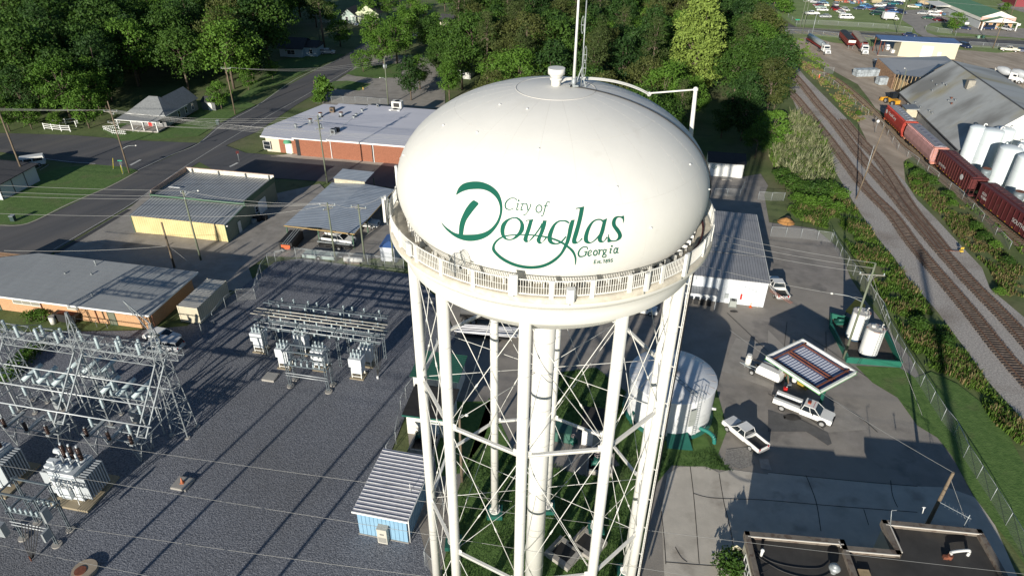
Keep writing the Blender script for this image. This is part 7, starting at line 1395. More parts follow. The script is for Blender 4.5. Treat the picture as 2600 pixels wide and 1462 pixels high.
fence('chain link fence on the near side of the far road behind the lorries',[t(4,170,345),t(4,400,350),t(4,700,382),t(4,1060,412)],1.7,6,pr=.05)
fence('chain link fence on the grass strip right of the beige building',[t(4,2010,470),t(4,2300,490),t(4,2573,505),t(4,3000,530)],1.7,6,pr=.05)
fence('chain link fence around the young street tree lawn by the store',[t(4,1580,300),t(4,1700,330),t(4,1840,345),t(4,1880,370)],1.7,4,pr=.05)
fence('low chain link fence following the overgrown siding to the hopper wagons',[t(4,440,750),t(4,560,790),t(4,700,900),t(4,870,1070),t(4,1000,1170),t(4,1150,1300),t(8,1300,60),t(8,1500,210),t(8,1700,360),t(8,1950,560),t(8,2150,780),t(8,2420,1060)],1.5,4.5,pr=.04)
fence('white railed gate beside the overgrown siding',[t(4,555,745),t(4,650,745)],2,3)
p=t(1,450,1300); o=thing('board_fence','white board fence beside the lane left of the cottage','fence',(p.x,p.y,0)); P=[t(1,450,1300),t(1,530,1310),t(1,620,1320),t(1,710,1325)]; O=Vector(o.location)
pm=MB().box((0,0,.75),(.16,.16,1.5)).data('post',M['white'])
for q in P: link(o,'post',pm,q-O)
for z in (.4,.85,1.3):
    mb=MB(); 
    for a,b in zip(P,P[1:]): mb.bar(a-O+Vector((0,0,z)),b-O+Vector((0,0,z)),.12)
    part(o,'rail',mb,'white')
p=t(1,545,1265); o=thing('board_fence','small white railed pen behind the board fence left of the cottage','fence',(p.x,p.y,0)); mb=MB()
for z in (.5,1.2):
    mb.bar((0,0,z),(4.5,2,z),.12); mb.bar((4.5,2,z),(5.5,-.5,z),.12)
part(o,'rail',mb,'white'); mb=MB(); 
for q in ((0,0),(2.2,1),(4.5,2),(5.5,-.5)): mb.box((q[0],q[1],.7),(.16,.16,1.4))
part(o,'post',mb,'white')
# ================================================================ substation
ms_=M['galv']; U=Vector((.982,-.19,0)).normalized(); Vv=Vector((-U.y,U.x,0)); SA=math.atan2(U.y,U.x)
def lattice(mb,a,b,wa,wb,n,r=.05,rb=.028,ux=Vector((1,0,0)),uy=None):
    """four-legged lattice from a to b with widths wa, wb"""
    a,b=Vector(a),Vector(b); d=(b-a).normalized(); uy=uy or d.cross(ux).normalized(); cs=[]
    for k in range(n+1):
        u_=k/n; c_=a.lerp(b,u_); w=(wa*(1-u_)+wb*u_)/2; cs.append([c_+ux*sx*w+uy*sy*w for sx,sy in ((-1,-1),(1,-1),(1,1),(-1,1))])
    for k in range(n):
        for i in range(4):
            mb.bar(cs[k][i],cs[k+1][i],r); j=(i+1)%4
            if k%2==i%2: mb.bar(cs[k][i],cs[k+1][j],rb)
            else: mb.bar(cs[k][j],cs[k+1][i],rb)
            if k%2==0: mb.bar(cs[k][i],cs[k][j],rb)
    return cs
def insul(mb,p,h=1.3,r=.14,skirts=7):
    p=Vector(p); mb.cyl(p,p+Vector((0,0,h)),r*.62,n=10)
    for k in range(skirts): z=h*(k+.5)/skirts; mb.cyl(p+Vector((0,0,z-.03)),p+Vector((0,0,z+.03)),r,r*.75,n=10)
W0=Vector((-36.2,55.9,0)); W1=Vector((-45.6,57.7,0)); W2=Vector((-55.1,59.5,0)); W3=Vector((-64.6,61.3,0))
o=thing('lattice_gantry','big galvanised lattice gantry with peaked towers at the left of the gravel yard','substation gantry',W0); 
for i,w in enumerate((W0,W1,W2,W3)):
    mb=MB(); b=w-W0; lattice(mb,b,b+Vector((0,0,10.4)),1.9,1.0,10,.10,.05,U,Vv); lattice(mb,b+Vector((0,0,10.4)),b+Vector((0,0,14.6)),1.0,.15,4,.08,.045,U,Vv); tw=part(o,'lattice_tower',mb,ms_)
    mb=MB()
    for sx,sy in ((-1,-1),(1,-1),(1,1),(-1,1)): mb.cyl(b+U*sx*.95+Vv*sy*.95,b+U*sx*.95+Vv*sy*.95+Vector((0,0,.15)),.3,n=12)
    part(tw,'footing',mb,'conc')
    if i==0: mb=MB(); pk=b+Vector((0,0,14.6)); mb.bar(pk,pk-U*2.2+Vector((0,0,2.4)),.08); mb.bar(pk-Vector((0,0,1.6)),pk-U*2.2+Vector((0,0,2.4)),.06); part(tw,'peak_horn',mb,ms_)
for i,(a,b) in enumerate(((W0,W1),(W1,W2),(W2,W3))):
    for z,yo in ((10.0,0),(8.2,3.2)):
        mb=MB(); lattice(mb,a-W0+Vector((0,0,z))+Vv*yo-U*.5,b-W0+Vector((0,0,z))+Vv*yo+U*.5,1.0,1.0,9,.075,.04,Vv,Vector((0,0,1))); part(o,'truss_beam',mb,ms_)
    mb=MB(); mt=MB()
    for k in range(3):
        for row in (0,1):
            q=a.lerp(b,(k+.8)/4+.03)-W0+Vv*(-.2+row*2.7)+Vector((0,0,10.5-row*1.8)); insul(mb,q,1.45,.2,6)
            mt.bar(q+Vv*-.9-Vector((0,0,.05)),q+Vv*.9-Vector((0,0,.05)),.07); 
        q0=a.lerp(b,(k+.8)/4+.03)-W0; mt.bar(q0+Vv*-.2+Vector((0,0,12)),q0+Vv*2.5+Vector((0,0,10.2)),.05)
    part(o,'post_insulator',mb,'insul'); part(o,'switch_blade',mt,ms_)
# V-brackets coming forward from the towers, lower bus tubes and their posts
for i,w in enumerate((W0,W1,W2)):
    b=w-W0; mb=MB(); f=b-Vv*5.6+Vector((0,0,4.4))
    for sx in (-.5,.5): mb.bar(b+U*sx+Vector((0,0,10.2)),f+U*sx,.13); mb.bar(b+U*sx+Vector((0,0,4.4)),f+U*sx,.08); mb.bar(b+U*sx*.5-Vv*1.5+Vector((0,0,8.6)),b+U*sx-Vv*1.5+Vector((0,0,4.4)),.05); mb.bar(b+U*sx-Vv*3+Vector((0,0,7)),b+U*sx-Vv*3+Vector((0,0,4.4)),.05)
    mb.bar(f-U*.6,f+U*.6,.08); mb.bar(b-U*.5-Vv*3+Vector((0,0,7.1)),b+U*.5-Vv*3+Vector((0,0,7.1)),.05); part(o,'raking_brace',mb,ms_)
o=thing('bus_tubes','three long pale bus tubes carried on insulator posts in front of the lattice gantry','bus bar',W0-Vv*3); b0=-U*-1.2
for k,(y,z) in enumerate(((2.0,7.0),(0,6.2),(-2.0,5.4))):
    part(o,'bus_tube',MB().cyl(U*1.0+Vv*y+Vector((0,0,z)),-U*30+Vv*y+Vector((0,0,z)),.075,n=8),mat('pale_aluminium',(.52,.55,.56),.45,metal=.2)); mb=MB()
    for x in (-1.8,-6.2,-11,-15.6,-20.5,-26): insul(mb,-U*-x*1.0+Vv*y+Vector((0,0,z-1.3)),1.2,.17,6) if 0 else insul(mb,U*x+Vv*y+Vector((0,0,z-1.3)),1.2,.17,6)
    part(o,'post_insulator',mb,'insul'); mb=MB()
    for x in (-1.8,-11,-20.5): mb.bar(U*x+Vv*y-U*1.4+Vector((0,0,z-1.36)),U*x+Vv*y+U*1.4+Vector((0,0,z-1.36)),.1); mb.bar(U*x+Vv*y+Vector((0,0,0)),U*x+Vv*y+Vector((0,0,z-1.4)),.13)
    part(o,'support_leg',mb,ms_)
def breaker_stand(base,lab):
    o=thing('switch_stand','x'if 0 else lab,'disconnect switch',(base.x,base.y,0),SA,'tall switch stands under the lattice gantry'); mb=MB(); mb.box((0,0,4.0),(4.6,1.0,.14)); 
    for x in (-.5,.5): mb.bar((x,0,0),(x,0,4),.22)
    mb.bar((-2,0,4),(-.5,0,2.6),.08); mb.bar((2,0,4),(.5,0,2.6),.08); part(o,'frame',mb,ms_); mb=MB()
    for x in (-1.9,0,1.9):
        for y in (-.45,.45): insul(mb,(x,y,4.1),1.15,.17,6)
        mb.cyl((x-.35,-1.3,5.1),(x+.45,.9,5.8),.24,n=12)
    part(o,'insulator',mb,'insul'); mb=MB(); mb.box((.0,-.35,1.5),(.9,.6,1.6)); part(o,'control_box',mb,'galv'); mb=MB(); mb.cyl((-.5,0,0),(-.5,0,.12),.5,n=16); mb.cyl((.5,0,0),(.5,0,.12),.5,n=16); part(o,'footing',mb,'conc')
for (x,y,lab) in ((650,1225,'switch stand with slanted pale cylinders on round feet, left one under the gantry'),(1415,1350,'switch stand with slanted pale cylinders on round feet, middle one under the gantry'),(930,1265,'switch stand in deep shade between the two under the gantry')): breaker_stand(t(11,x,y)+Vv*(0 if x!=930 else 2.5),lab)
def table(base,lab,n=3,L_=5.2,h=2.9):
    o=thing('lattice_table',lab,'insulator stand',(base.x,base.y,0),SA,'low lattice tables with brown insulators'); mb=MB()
    for x in (0,L_):
        for s in (-1,1):
            mb.bar((x,0,.1),(x+s*.9,0,h),.07); mb.bar((x,1.6,.1),(x+s*.9,1.6,h),.07)
        mb.bar((x,0,1.2),(x,1.6,h),.05); mb.bar((x-.5,0,1.5),(x+.5,0,1.5),.05)
    for y in (0,1.6): mb.bar((-1,y,h),(L_+1,y,h),.1)
    for k in range(5): x=-1+k*(L_+2)/4; mb.bar((x,0,h),(x,1.6,h),.07); mb.bar((x,0,h),(x+.8,1.6,h),.04)
    for k in range(n): x=.1+k*L_/2; mb.box((x,.8,h+.12),(.4,2.6,.2))
    part(o,'lattice_frame',mb,ms_); mb=MB()
    for k in range(n):
        x=.1+k*L_/2; insul(mb,(x,-.3,h+.2),1.15,.2,7)
    part(o,'brown_insulator',mb,'dinsul'); mb=MB()
    for k in range(n): x=.1+k*L_/2; mb.cyl((x,-.3,h+1.3),(x,-.3,h+1.5),.09,n=8)
    part(o,'cap',mb,'galv')
table(t(15,180,140),'low lattice table with three brown insulators at the far left of the gravel'); table(t(15,985,235),'low lattice table with three brown insulators nearer the open gravel')
def transformer(base,lab,full=True):
    o=thing('power_transformer',lab,'transformer',(base.x,base.y,0),SA,'power transformers'); wt=mat('transformer_white',(.58,.62,.64),.5,n=.05,sc=2)
    part(o,'plinth',MB().prism([(-2.2,-1.0),(2.7,-1.0),(2.7,3.6),(-2.2,3.6)],0,.28),mat('plinth_concrete',(.30,.25,.17),.9)); part(o,'tank',MB().prism([(-1.3,0),(1.6,0),(1.6,2.6),(-1.3,2.6)],.3,3.9),wt)
    for sx,nm in ((2.15,1),(-1.85,-1)):
        mb=MB()
        for k in range(9): mb.box((sx,.1+k*.3,2.1),(.9,.13,2.8))
        part(o,'radiator',mb,mat('transformer_grey',(.40,.43,.45),.5)); 
    mb=MB(); mb.box((.15,-.22,1.5),(1.1,.4,1.5)); mb.box((-.8,-.12,1.2),(.5,.25,.8)); mb.box((.15,-.15,2.9),(2.4,.3,.12)); mb.box((.15,-.1,3.4),(2.6,.2,.1)); part(o,'control_cabinet',mb,wt)
    mb=MB()
    for k in range(5): mb.tube([(-1.0+k*.5,-.25,3.3),(-1.0+k*.5,-.35,2.4),(-.8+k*.4,-.25,2.0)],.05,6)
    mb.bar((1.4,-.5,0),(1.4,-.2,3.5),.06); part(o,'conduit',mb,'white'); mb=MB()
    for k,x in enumerate((-.75,.15,1.05)):
        insul(mb,(x,1.9,3.9),1.7,.24,8)
    part(o,'high_bushing',mb,'dinsul'); mb=MB()
    for x in (-.75,.15,1.05): mb.cyl((x,1.9,5.6),(x,1.9,5.85),.1,n=8); mb.cyl((x,1.9,3.85),(x,1.9,4.0),.34,n=14); mb.cyl((x+.35,1.2,3.9),(x+.35,1.2,5.5),.1,n=8)
    part(o,'bushing_cap',mb,wt); mb=MB()
    for x in (-.9,-.1,.7): mb.cyl((x,.6,3.9),(x,.6,4.1),.4,n=16); insul(mb,(x,.6,4.1),.6,.14,3)
    part(o,'turret',mb,wt); mb=MB(); mb.cyl((-2.4,2.4,4.0),(-1.2,2.4,4.0),.28,n=14); mb.box((-1.8,1.3,3.8),(.9,.5,.3)); mb.box((-1.8,.8,3.6),(.9,.4,.3)); mb.bar((-1.8,2.4,3.0),(-1.8,2.4,3.8),.1); part(o,'conservator',mb,wt); part(o,'top_plate',MB().box((.15,1.3,3.92),(3.0,2.7,.06)),mat('transformer_grey'))
    return o
transformer(t(15,720,690),'white oil transformer with three brown bushings on a tan plinth, wholly in view'); transformer(t(15,-90,560),'white oil transformer with brown bushings cut by the left edge of the picture')
# low portal with cables, bottom left
def portal(base,W_,D_,h,lab,nm='switch_portal'):
    o=thing(nm,lab,'switch gantry',(base.x,base.y,0),SA); mb=MB()
    for x in (0,W_):
        for y in (0,D_): 
            for q in (-.14,.14): mb.bar((x+q,y,0),(x+q,y,h),.085)
            for k in range(int(h/.7)): mb.bar((x-.14,y,.3+k*.7),(x+.14,y,.65+k*.7),.04)
    for z in (h,h*.62):
        for y in (0,D_): mb.bar((-.3,y,z),(W_+.3,y,z),.15)
        for x in (0,W_): mb.bar((x,-.3,z),(x,D_+.3,z),.13)
    part(o,'steel_frame',mb,mat('dark_galvanised',(.13,.16,.18),.5,metal=.3,n=.15,sc=3)); mb=MB()
    for x in (0,W_): mb.cyl((x,0,0),(x,0,.18),.45,n=18); mb.cyl((x,D_,0),(x,D_,.18),.4,n=18)
    part(o,'footing',mb,'conc'); mb=MB()
    for k in range(6): x=W_*(k+.6)/6.5; insul(mb,(x,0,h*.62+.1),.5,.12,3); insul(mb,(x,D_,h*.62-.7),.5,.12,3); mb.bar((x,0,h*.62+.55),(x,D_,h*.62+.4),.03)
    part(o,'insulator',mb,'insul'); mb=MB()
    for z in (h*.42,h*.35): mb.cyl((-.2,-.2,z),(W_+.2,-.2,z),.05,n=6)
    part(o,'bus_tube',mb,mat('pale_aluminium')); return o
o=portal(t(15,240,1070),3.6,1.7,6.2,'dark steel portal with cables sagging to a single rod, bottom left of the gravel'); mb=MB()
for k in range(6): mb.tube(smooth_pts([(1.4+k*.35,-.4,3.0),(1.8+k*.25,-1.3,1.4),(2.6,-1.9+.05*k,.2)],4),.035,5)
part(o,'drop_cable',mb,'cable'); mb=MB(); mb.cyl((2.6,-1.95,0),(2.6,-1.95,.7),.05,n=8); part(o,'cable_rod',mb,'rust'); mb=MB(); mb.box((-1.7,-.2,1.1),(.7,.6,1.5)); mb.box((4.0,.1,4.2),(.25,.7,1.5)); mb.box((4.2,-.8,2.6),(.2,.8,1.1)); part(o,'control_box',mb,'galv')
# main bus rack
o=thing('bus_rack','long steel bus rack bristling with insulators behind the row of white breakers','bus rack',(-31.2,69.5,0),SA); Wd=14.9; D_=2.7; mb=MB()
for x in (0,5,10,Wd):
    for y in (0,D_):
        for q in (-.14,.14): mb.bar((x+q,y,0),(x+q,y,5.7),.085)
        for k in range(8): mb.bar((x-.14,y,.4+k*.7),(x+.14,y,.75+k*.7),.04)
        if y==D_: mb.bar((x,y,5.7),(x,y,6.9),.1)
for z in (5.7,4.5):
    for y in (0,D_): mb.bar((-.8,y,z),(Wd+.8,y,z),.16)
    for x in (0,5,10,Wd): mb.bar((x,-.4,z),(x,D_+.4,z),.14)
mb.bar((-.8,D_,6.4),(Wd+.8,D_,6.4),.13); mb.bar((-.8,D_+1.1,6.0),(Wd+.5,D_+1.1,6.0),.12)
part(o,'steel_frame',mb,mat('dark_galvanised'))
for k in range(3): part(o,'bus_tube',MB().cyl((-1.2,.2+k*.75,6.35-.1*k),(Wd+1.2,.2+k*.75,6.35-.1*k),.07,n=8),mat('tan_bus_tube',(.46,.44,.38),.5))
for k in range(3): part(o,'bus_tube',MB().cyl((-.6,-.4+k*.8,5.0),(Wd+1.0,-.4+k*.8,5.0),.05,n=8),mat('pale_aluminium'))
mb=MB(); md=MB(); random.seed(5)
for k in range(9):
    x=1.2+k*1.58+(.4 if k%3==2 else 0); insul(mb,(x,D_+.1,5.75),.65,.15,3); insul(mb,(x,D_+1.1,6.05),.6,.14,3); md.bar((x,D_+.1,6.45),(x+.3,D_+1.1,6.75),.06)
    for q in range(3): insul(mb,(x+.3*q,.2+q*.75,5.75),.5,.12,3)
    for q in range(3): insul(mb,(x-.2,-.4+q*.8,4.55),.4,.12,3)
part(o,'insulator',mb,'insul')
for k in range(30): x=.3+k*.48; y=random.uniform(.2,2.5); md.bar((x,y,4.6),(x+random.uniform(-.4,.4),y+random.uniform(-.6,.6),6.3),.035)
for k in range(9): x=1.2+k*1.58; md.tube([(x,0,4.5),(x+.3,-.5,3.9),(x+.1,-.9,3.4)],.025,4)
part(o,'jumper_wire',md,mat('dark_galvanised'))
def breaker(px,py,lab):
    p=t(12,px,py); o=thing('circuit_breaker',lab,'circuit breaker',(p.x,p.y,0),SA,'white breakers in front of the bus rack'); o.scale=(1.2,1.2,1.2); wt=mat('breaker_white',(.60,.63,.65),.5,n=.04,sc=2)
    part(o,'upper_tank',MB().box((0,0,2.05),(1.35,1.2,1.0)),wt); part(o,'control_cabinet',MB().box((.05,-.05,1.2),(1.1,.95,.95)),wt); mb=MB()
    for x in (-.5,.5):
        for y in (-.45,.45): mb.bar((x,y,0),(x,y,1.2),.09)
    mb.bar((-.5,-.45,.3),(.5,-.45,.3),.07); part(o,'leg',mb,'offwhite'); part(o,'pad',MB().box((0,0,.06),(1.5,1.3,.12)),mat('plinth_concrete')); mb=MB()
    for k in range(3):
        for y in (-.3,.3): insul(mb,(-.4+k*.4,y,2.55),.65,.11,4)
    part(o,'bushing',mb,'insul'); mb=MB(); mb.tube([(-.4,.3,3.2),(-.9,.3,3.8),(-1.1,.2,4.9)],.02,4); mb.tube([(.4,.3,3.2),(.9,.3,3.7),(1.2,.2,4.9)],.02,4); part(o,'lead_wire',mb,'cable')
breaker(310,780,'white circuit breaker box on legs, left one in front of the rack'); breaker(660,800,'white circuit breaker box on legs half behind the small portal'); breaker(1035,880,'white circuit breaker box on legs, right one fully in view'); breaker(60,620,'pale blue circuit breaker in shade at the left end of the rack'); breaker(480,640,'white circuit breaker deeper behind the small portal'); breaker(1130,760,'white circuit breaker in shade at the right end of the rack')
portal(t(12,350,985),4.9,1.3,5.4,'small steel portal on two round footings in front of the bus rack','front_portal')
p=t(12,1225,905); o=thing('cable_riser','black cables rising from a small white post at the end of the bus rack','cable riser',(p.x,p.y,0),SA); mb=MB()
for k in range(6): mb.tube(smooth_pts([(0,0,.3),(-.3+k*.12,.3,1.6),(-.7+k*.25,.6,3.2),(-.6+k*.25,.7,4.6)],4),.03,4)
part(o,'cable',mb,'cable'); part(o,'white_post',MB().box((0,0,.2),(.2,.2,.4)),'white')
for (i,x,y,w_,d_,lab,cone) in ((12,150,900,1.6,1.5,'square pale pad cover on the gravel before the bus rack',0),(15,1840,530,1.7,1.6,'square concrete pad on the gravel with an orange cone on it',1)):
    p=t(i,x,y); o=thing('concrete_pad',lab,'pad',(p.x,p.y,0),SA); part(o,'pad',MB().box((0,0,.14),(w_,d_,.28)),'conc'); part(o,'lid_edge',MB().box((0,0,.285),(w_*.9,d_*.9,.02)),mat('pad_lid',(.30,.29,.27),.8))
    if cone: o2=thing('traffic_cone','weathered orange cone on the square pad in the gravel yard','cone',(p.x,p.y,.3)); part(o2,'cone',MB().cyl((0,0,.04),(0,0,.72),.17,.03,n=14),mat('faded_cone',(.5,.17,.08),.6)); part(o2,'base',MB().box((0,0,.02),(.4,.4,.04)),mat('faded_cone'))
p=t(15,860,1400); o=thing('manhole','round concrete manhole with rusty lid at the bottom of the gravel yard','manhole',(p.x,p.y,0)); part(o,'collar',MB().cyl((0,0,0),(0,0,.35),1.05,n=32,smooth=False),mat('collar_concrete',(.34,.28,.21),.9,n=.12,sc=2)); part(o,'lid',MB().cyl((-.25,-.2,.3),(-.25,-.2,.4),.5,n=24),'rust')
p=t(11,1650,560); o=thing('white_car_body','x','car') ; bpy.data.objects.remove(o)
car('suv',t(11,1850,630),t(11,1480,590),'silver','silver car parked behind the gantry truss near the tan building'); car('sedan',t(11,1480,560)+Vector((0,1.5,0)),t(11,1700,600)+Vector((0,1.5,0)),'white','white car beside the silver one behind the gantry truss')
p=t(11,840,340); o=thing('waste_skip','black open skip with rusty contents against the tan wall','skip',(p.x-2,p.y+.5,0),SA); part(o,'skip_body',MB().prof([(-1.4,.1),(1.4,.1),(1.8,1.3),(-1.8,1.3)],.8),'black'); part(o,'skip_contents',MB().box((0,0,1.2),(2.6,1.3,.2)),'rust')
p=t(11,540,350); o=thing('white_barrel','white barrel beside the skip by the tan wall','barrel',(p.x,p.y,0)); part(o,'barrel',MB().cyl((0,0,0),(0,0,1.1),.38,n=16),'offwhite'); part(o,'lid',MB().cyl((0,0,1.1),(0,0,1.16),.4,n=16),'galv')
# transmission poles standing behind the viewpoint, whose shadows cross the gravel
for i,(x,y,h) in enumerate(((-44,20,15),(-40.5,19,15),(-33,16,16),(-29.5,15.5,16))):
    pole('tx%d'%i,Vector((x,y,0)),h,'tall transmission pole just outside the near left yard, number %s from the west'%('one','two','three','four')[i],arms=() if i%2 else ((1.0,6,-10),),r=.2)
o=thing('monopole_mast','tall grey monopole mast outside the frame at the near right, its shadow crossing the tracks','mast',(23,-9,0)); part(o,'shaft',MB().cyl((0,0,0),(0,0,33),.55,.4,n=14),'galv'); part(o,'base_flange',MB().cyl((0,0,0),(0,0,.3),.9,n=16),'conc')
# ================================================================ vegetation
def rv(): 
    while True:
        v_=Vector((random.uniform(-1,1),random.uniform(-1,1),random.uniform(-1,1)))
        if .05<v_.length<1: return v_.normalized()
def card(mb,c,n,s):
    """a little folded leaf spray: two triangles and a kink, every one its own outline"""
    a=n.orthogonal().normalized(); a.rotate(Matrix.Rotation(random.uniform(0,6.28),3,n)); b=n.cross(a)
    l=s*random.uniform(.7,1.3); w=s*random.uniform(.45,.9); k=n*s*random.uniform(-.25,.25)
    mb.v+= [tuple(c-a*l*.5),tuple(c+b*w*.5+k),tuple(c+a*l*.5),tuple(c-b*w*.5+k*.6)]; i=len(mb.v)-4; mb.f+= [(i,i+1,i+2),(i,i+2,i+3)]; mb.sm+=[False,False]
def crown(seed,shape,H_,nclump,ncard,s,cl=(1.1,2.2),flat=.75,droop=0):
    random.seed(seed); mb=MB(); mb.nonorm=True; C=[]
    for _ in range(nclump):
        for _t in range(30):
            z=random.random(); rr=shape(z); a=random.uniform(0,6.28); q=math.sqrt(random.uniform(.12,1))*rr
            p=Vector((q*math.cos(a),q*math.sin(a),z*H_))
            if all((p-c).length>cl[0]*.75 for c,_ in C) : break
        C.append((p,random.uniform(*cl)))
    for c,r in C:
        for _ in range(int(ncard*(r/cl[1])**2)):
            d=rv(); d.z=abs(d.z)*.9-.25 if random.random()<.8 else d.z; d.normalize()
            p=c+Vector((d.x*r,d.y*r,d.z*r*flat))*random.uniform(.72,1.05); n=(d+rv()*.75).normalized(); card(mb,p,n,s*random.uniform(.7,1.25))
        for _ in range(int(ncard*.12)): card(mb,c+rv()*r*random.uniform(1,1.35),rv(),s*.8)
    mb.C=C; return mb
def limbs(mb,C,h0,zc,r0=.28,n=9):
    mb.cyl((0,0,0),(0,0,h0),r0,r0*.75,n=8); tp=Vector((0,0,h0)); zs=sorted(C,key=lambda c:-c[1])[:n]
    for c,r in zs: q=c+Vector((0,0,zc)); m_=tp.lerp(q,.5)+Vector((0,0,.4)); mb.cyl(tp,m_,r0*.45,r0*.28,n=5,cap=False); mb.cyl(m_,q,r0*.28,.04,n=5,cap=False)
dk1=leafmat('oak_leaves',(.022,.060,.010),(.075,.15,.022)); dk2=leafmat('dark_laurel_leaves',(.014,.042,.010),(.045,.10,.02)); md1=leafmat('maple_leaves',(.045,.11,.012),(.12,.23,.03)); lt1=leafmat('sweetgum_leaves',(.11,.18,.03),(.27,.36,.075),sc=.5); pn1=leafmat('pine_needles',(.035,.060,.014),(.085,.115,.035)); ol1=leafmat('olive_leaves',(.045,.065,.015),(.11,.125,.035))
S_oak=lambda z:6.2*math.sqrt(max(0,1-(1.75*z-.75)**2))if z>.0 else 2
S_oval=lambda z:4.4*max(.25,math.sin(math.pi*min(1,z*.86+.10)))
S_wide=lambda z:7.2*math.sqrt(max(.05,1-z**2.2))
S_pine=lambda z:3.6*(1.05-z)**.6*(.55+.45*abs(math.sin(z*9)))
S_egg=lambda z:8.6*(z+.02)**.35*(1-z)**.62*1.25
S_round=lambda z:max(.3,math.sqrt(max(0,1-(2*z-1)**2)))
SP={}
def species(key,label,seed,shape,H_,z0,nc,ncard,s,m,cl=(1.1,2.2),trunk=True,r0=.3,cat='tree',flat=.75,name=None):
    c=crown(seed,shape,H_,nc,ncard,s,cl,flat); me=c.data('crown',m); tm=MB(); limbs(tm,c.C,z0+H_*.25,z0,r0,12); SP[key]=(me,tm.data('trunk',M['bark']),z0,label,cat,name or cat)
species('oak1','',11,S_oak,9,5,64,95,.62,dk1,(1.2,2.3)); species('oak2','',12,S_wide,8,6,70,90,.62,dk1,(1.2,2.5)); species('oak3','',13,S_oval,11,4,56,95,.6,dk2); species('maple1','',14,S_oak,9,4.5,62,100,.55,md1,(1.0,2.1)); species('maple2','',15,S_oval,10,3.5,54,100,.5,md1,(.9,1.8))
species('laurel','',16,S_oval,12,3,60,95,.55,dk2); species('olive','',17,S_oak,10,5,58,90,.55,ol1); species('pine1','',18,S_pine,11,9,44,95,.38,pn1,(.8,1.5),r0=.3,flat=.5); species('pine2','',19,S_pine,9,11,36,95,.38,pn1,(.8,1.5),r0=.28,flat=.5)
species('gum','',20,S_egg,23,2.5,170,105,.6,lt1,(1.0,1.9),r0=.45,flat=.8)
species('bush','',21,lambda z:1.15*S_round(z*.8+.2),1.7,.3,16,80,.3,md1,(.45,.8),r0=.08,cat='bush'); species('dbush','',22,lambda z:1.3*S_round(z*.8+.2),1.9,.3,18,80,.32,dk1,(.45,.85),r0=.08,cat='bush'); species('small','',23,lambda z:2.6*S_round(z),4.2,1.6,34,90,.36,md1,(.6,1.2),r0=.14)
def tree(key,p,sc,label,group=None,rz=None,nm=None,squash=1.0):
    me,tm,z0,_,cat,name=SP[key]; o=thing(nm or name,label,cat,(p.x,p.y,0),random.uniform(0,6.28) if rz is None else rz,group); o.scale=(sc,sc,sc*squash)
    link(o,'crown',me,(0,0,z0)); link(o,'trunk',tm); return o
def inside(p,poly):
    c_=False; n=len(poly)
    for i in range(n):
        a,b=poly[i],poly[i-1]
        if (a.y>p.y)!=(b.y>p.y) and p.x<(b.x-a.x)*(p.y-a.y)/(b.y-a.y)+a.x: c_=not c_
    return c_
def fill(poly,sp,avoid=(),jit=.35):
    xs=[p.x for p in poly]; ys=[p.y for p in poly]; out=[]; y=min(ys); row=0
    while y<max(ys):
        x=min(xs)+(row%2)*sp/2
        while x<max(xs):
            p=Vector((x+random.uniform(-jit,jit)*sp,y+random.uniform(-jit,jit)*sp,0))
            if inside(p,poly) and not any((p-a).length<r for a,r in avoid): out.append(p)
            x+=sp
        y+=sp*.87; row+=1
    return out
def vis(p,z=14,m_=140):
    v=Vector((p.x,p.y,z-H)); x=_rt.dot(v); f=_fw.dot(v); dn=_dn.dot(v)
    # view coords
    V=Vector((_rt.x*v.x+_fw.x*v.y-_dn.x*v.z,_rt.y*v.x+_fw.y*v.y-_dn.y*v.z,_rt.z*v.x+_fw.z*v.y-_dn.z*v.z))
    if V.z<=0: return None
    return V.x/V.z*F+CX, V.y/V.z*F+CY
WL=[t(0,-420,345),t(0,-100,330),t(0,60,330),t(0,190,325),t(0,270,285),t(0,300,250),t(0,420,230),t(0,520,238),t(0,600,240),t(0,660,222),t(0,705,190),t(0,700,130),t(0,715,80),t(0,790,75),t(0,850,40),t(0,830,-5),t(0,800,-30),t(0,100,-30),t(0,-500,-30),t(0,-900,60)]
for p in WL:
    if p.y>352: p.y=352
random.seed(31); n_=0
av=[(t(2,350,470),13),(t(1,1500,1150),11),(t(1,1500,1050),9),(t(2,1000,150),16),(t(2,1050,60),12)]
LW={'oak':'dark green broad tree in the dense wood left of the street, one of many alike','maple':'brighter green tree in the dense wood left of the street, one of many alike','laurel':'very dark tall tree in the dense wood left of the street, one of many alike','olive':'olive green tree in the dense wood left of the street, one of many alike'}
for p in fill(WL,11.4,av):
    q=vis(p)
    if not q or q[0]<-90 or q[0]>1200 or q[1]<-60: continue
    k=random.choice(['oak1','oak2','oak1','oak3','maple1','maple2','laurel','olive','oak2','laurel','oak1']); g_='olive' if k=='olive' else 'maple' if k[:5]=='maple' else 'laurel' if k in('laurel','oak3') else 'oak'
    sc=random.uniform(1.0,1.38)*(.85 if p.y<160 else 1); tree(k,p,sc,LW[g_],'trees of the left wood, '+g_); n_+=1
ED=[t(0,-100,338),t(0,60,345),t(0,200,335),t(0,285,290),t(0,290,262),t(0,200,305),t(0,60,315),t(0,-100,310)]
for p in fill(ED,7.5)+fill([t(0,480,238),t(0,600,246),t(0,680,225),t(0,715,190),t(0,700,175),t(0,650,205),t(0,590,225),t(0,480,222)],7.5,[(t(1,2040,1105),4)]): tree(random.choice(['small','maple2']) if random.random()<.8 else 'bush',p,random.uniform(.55,.75) if 0 else random.uniform(.5,1.0),'low leafy tree at the shaded edge of the left wood, one of many alike','edge trees of the left wood')
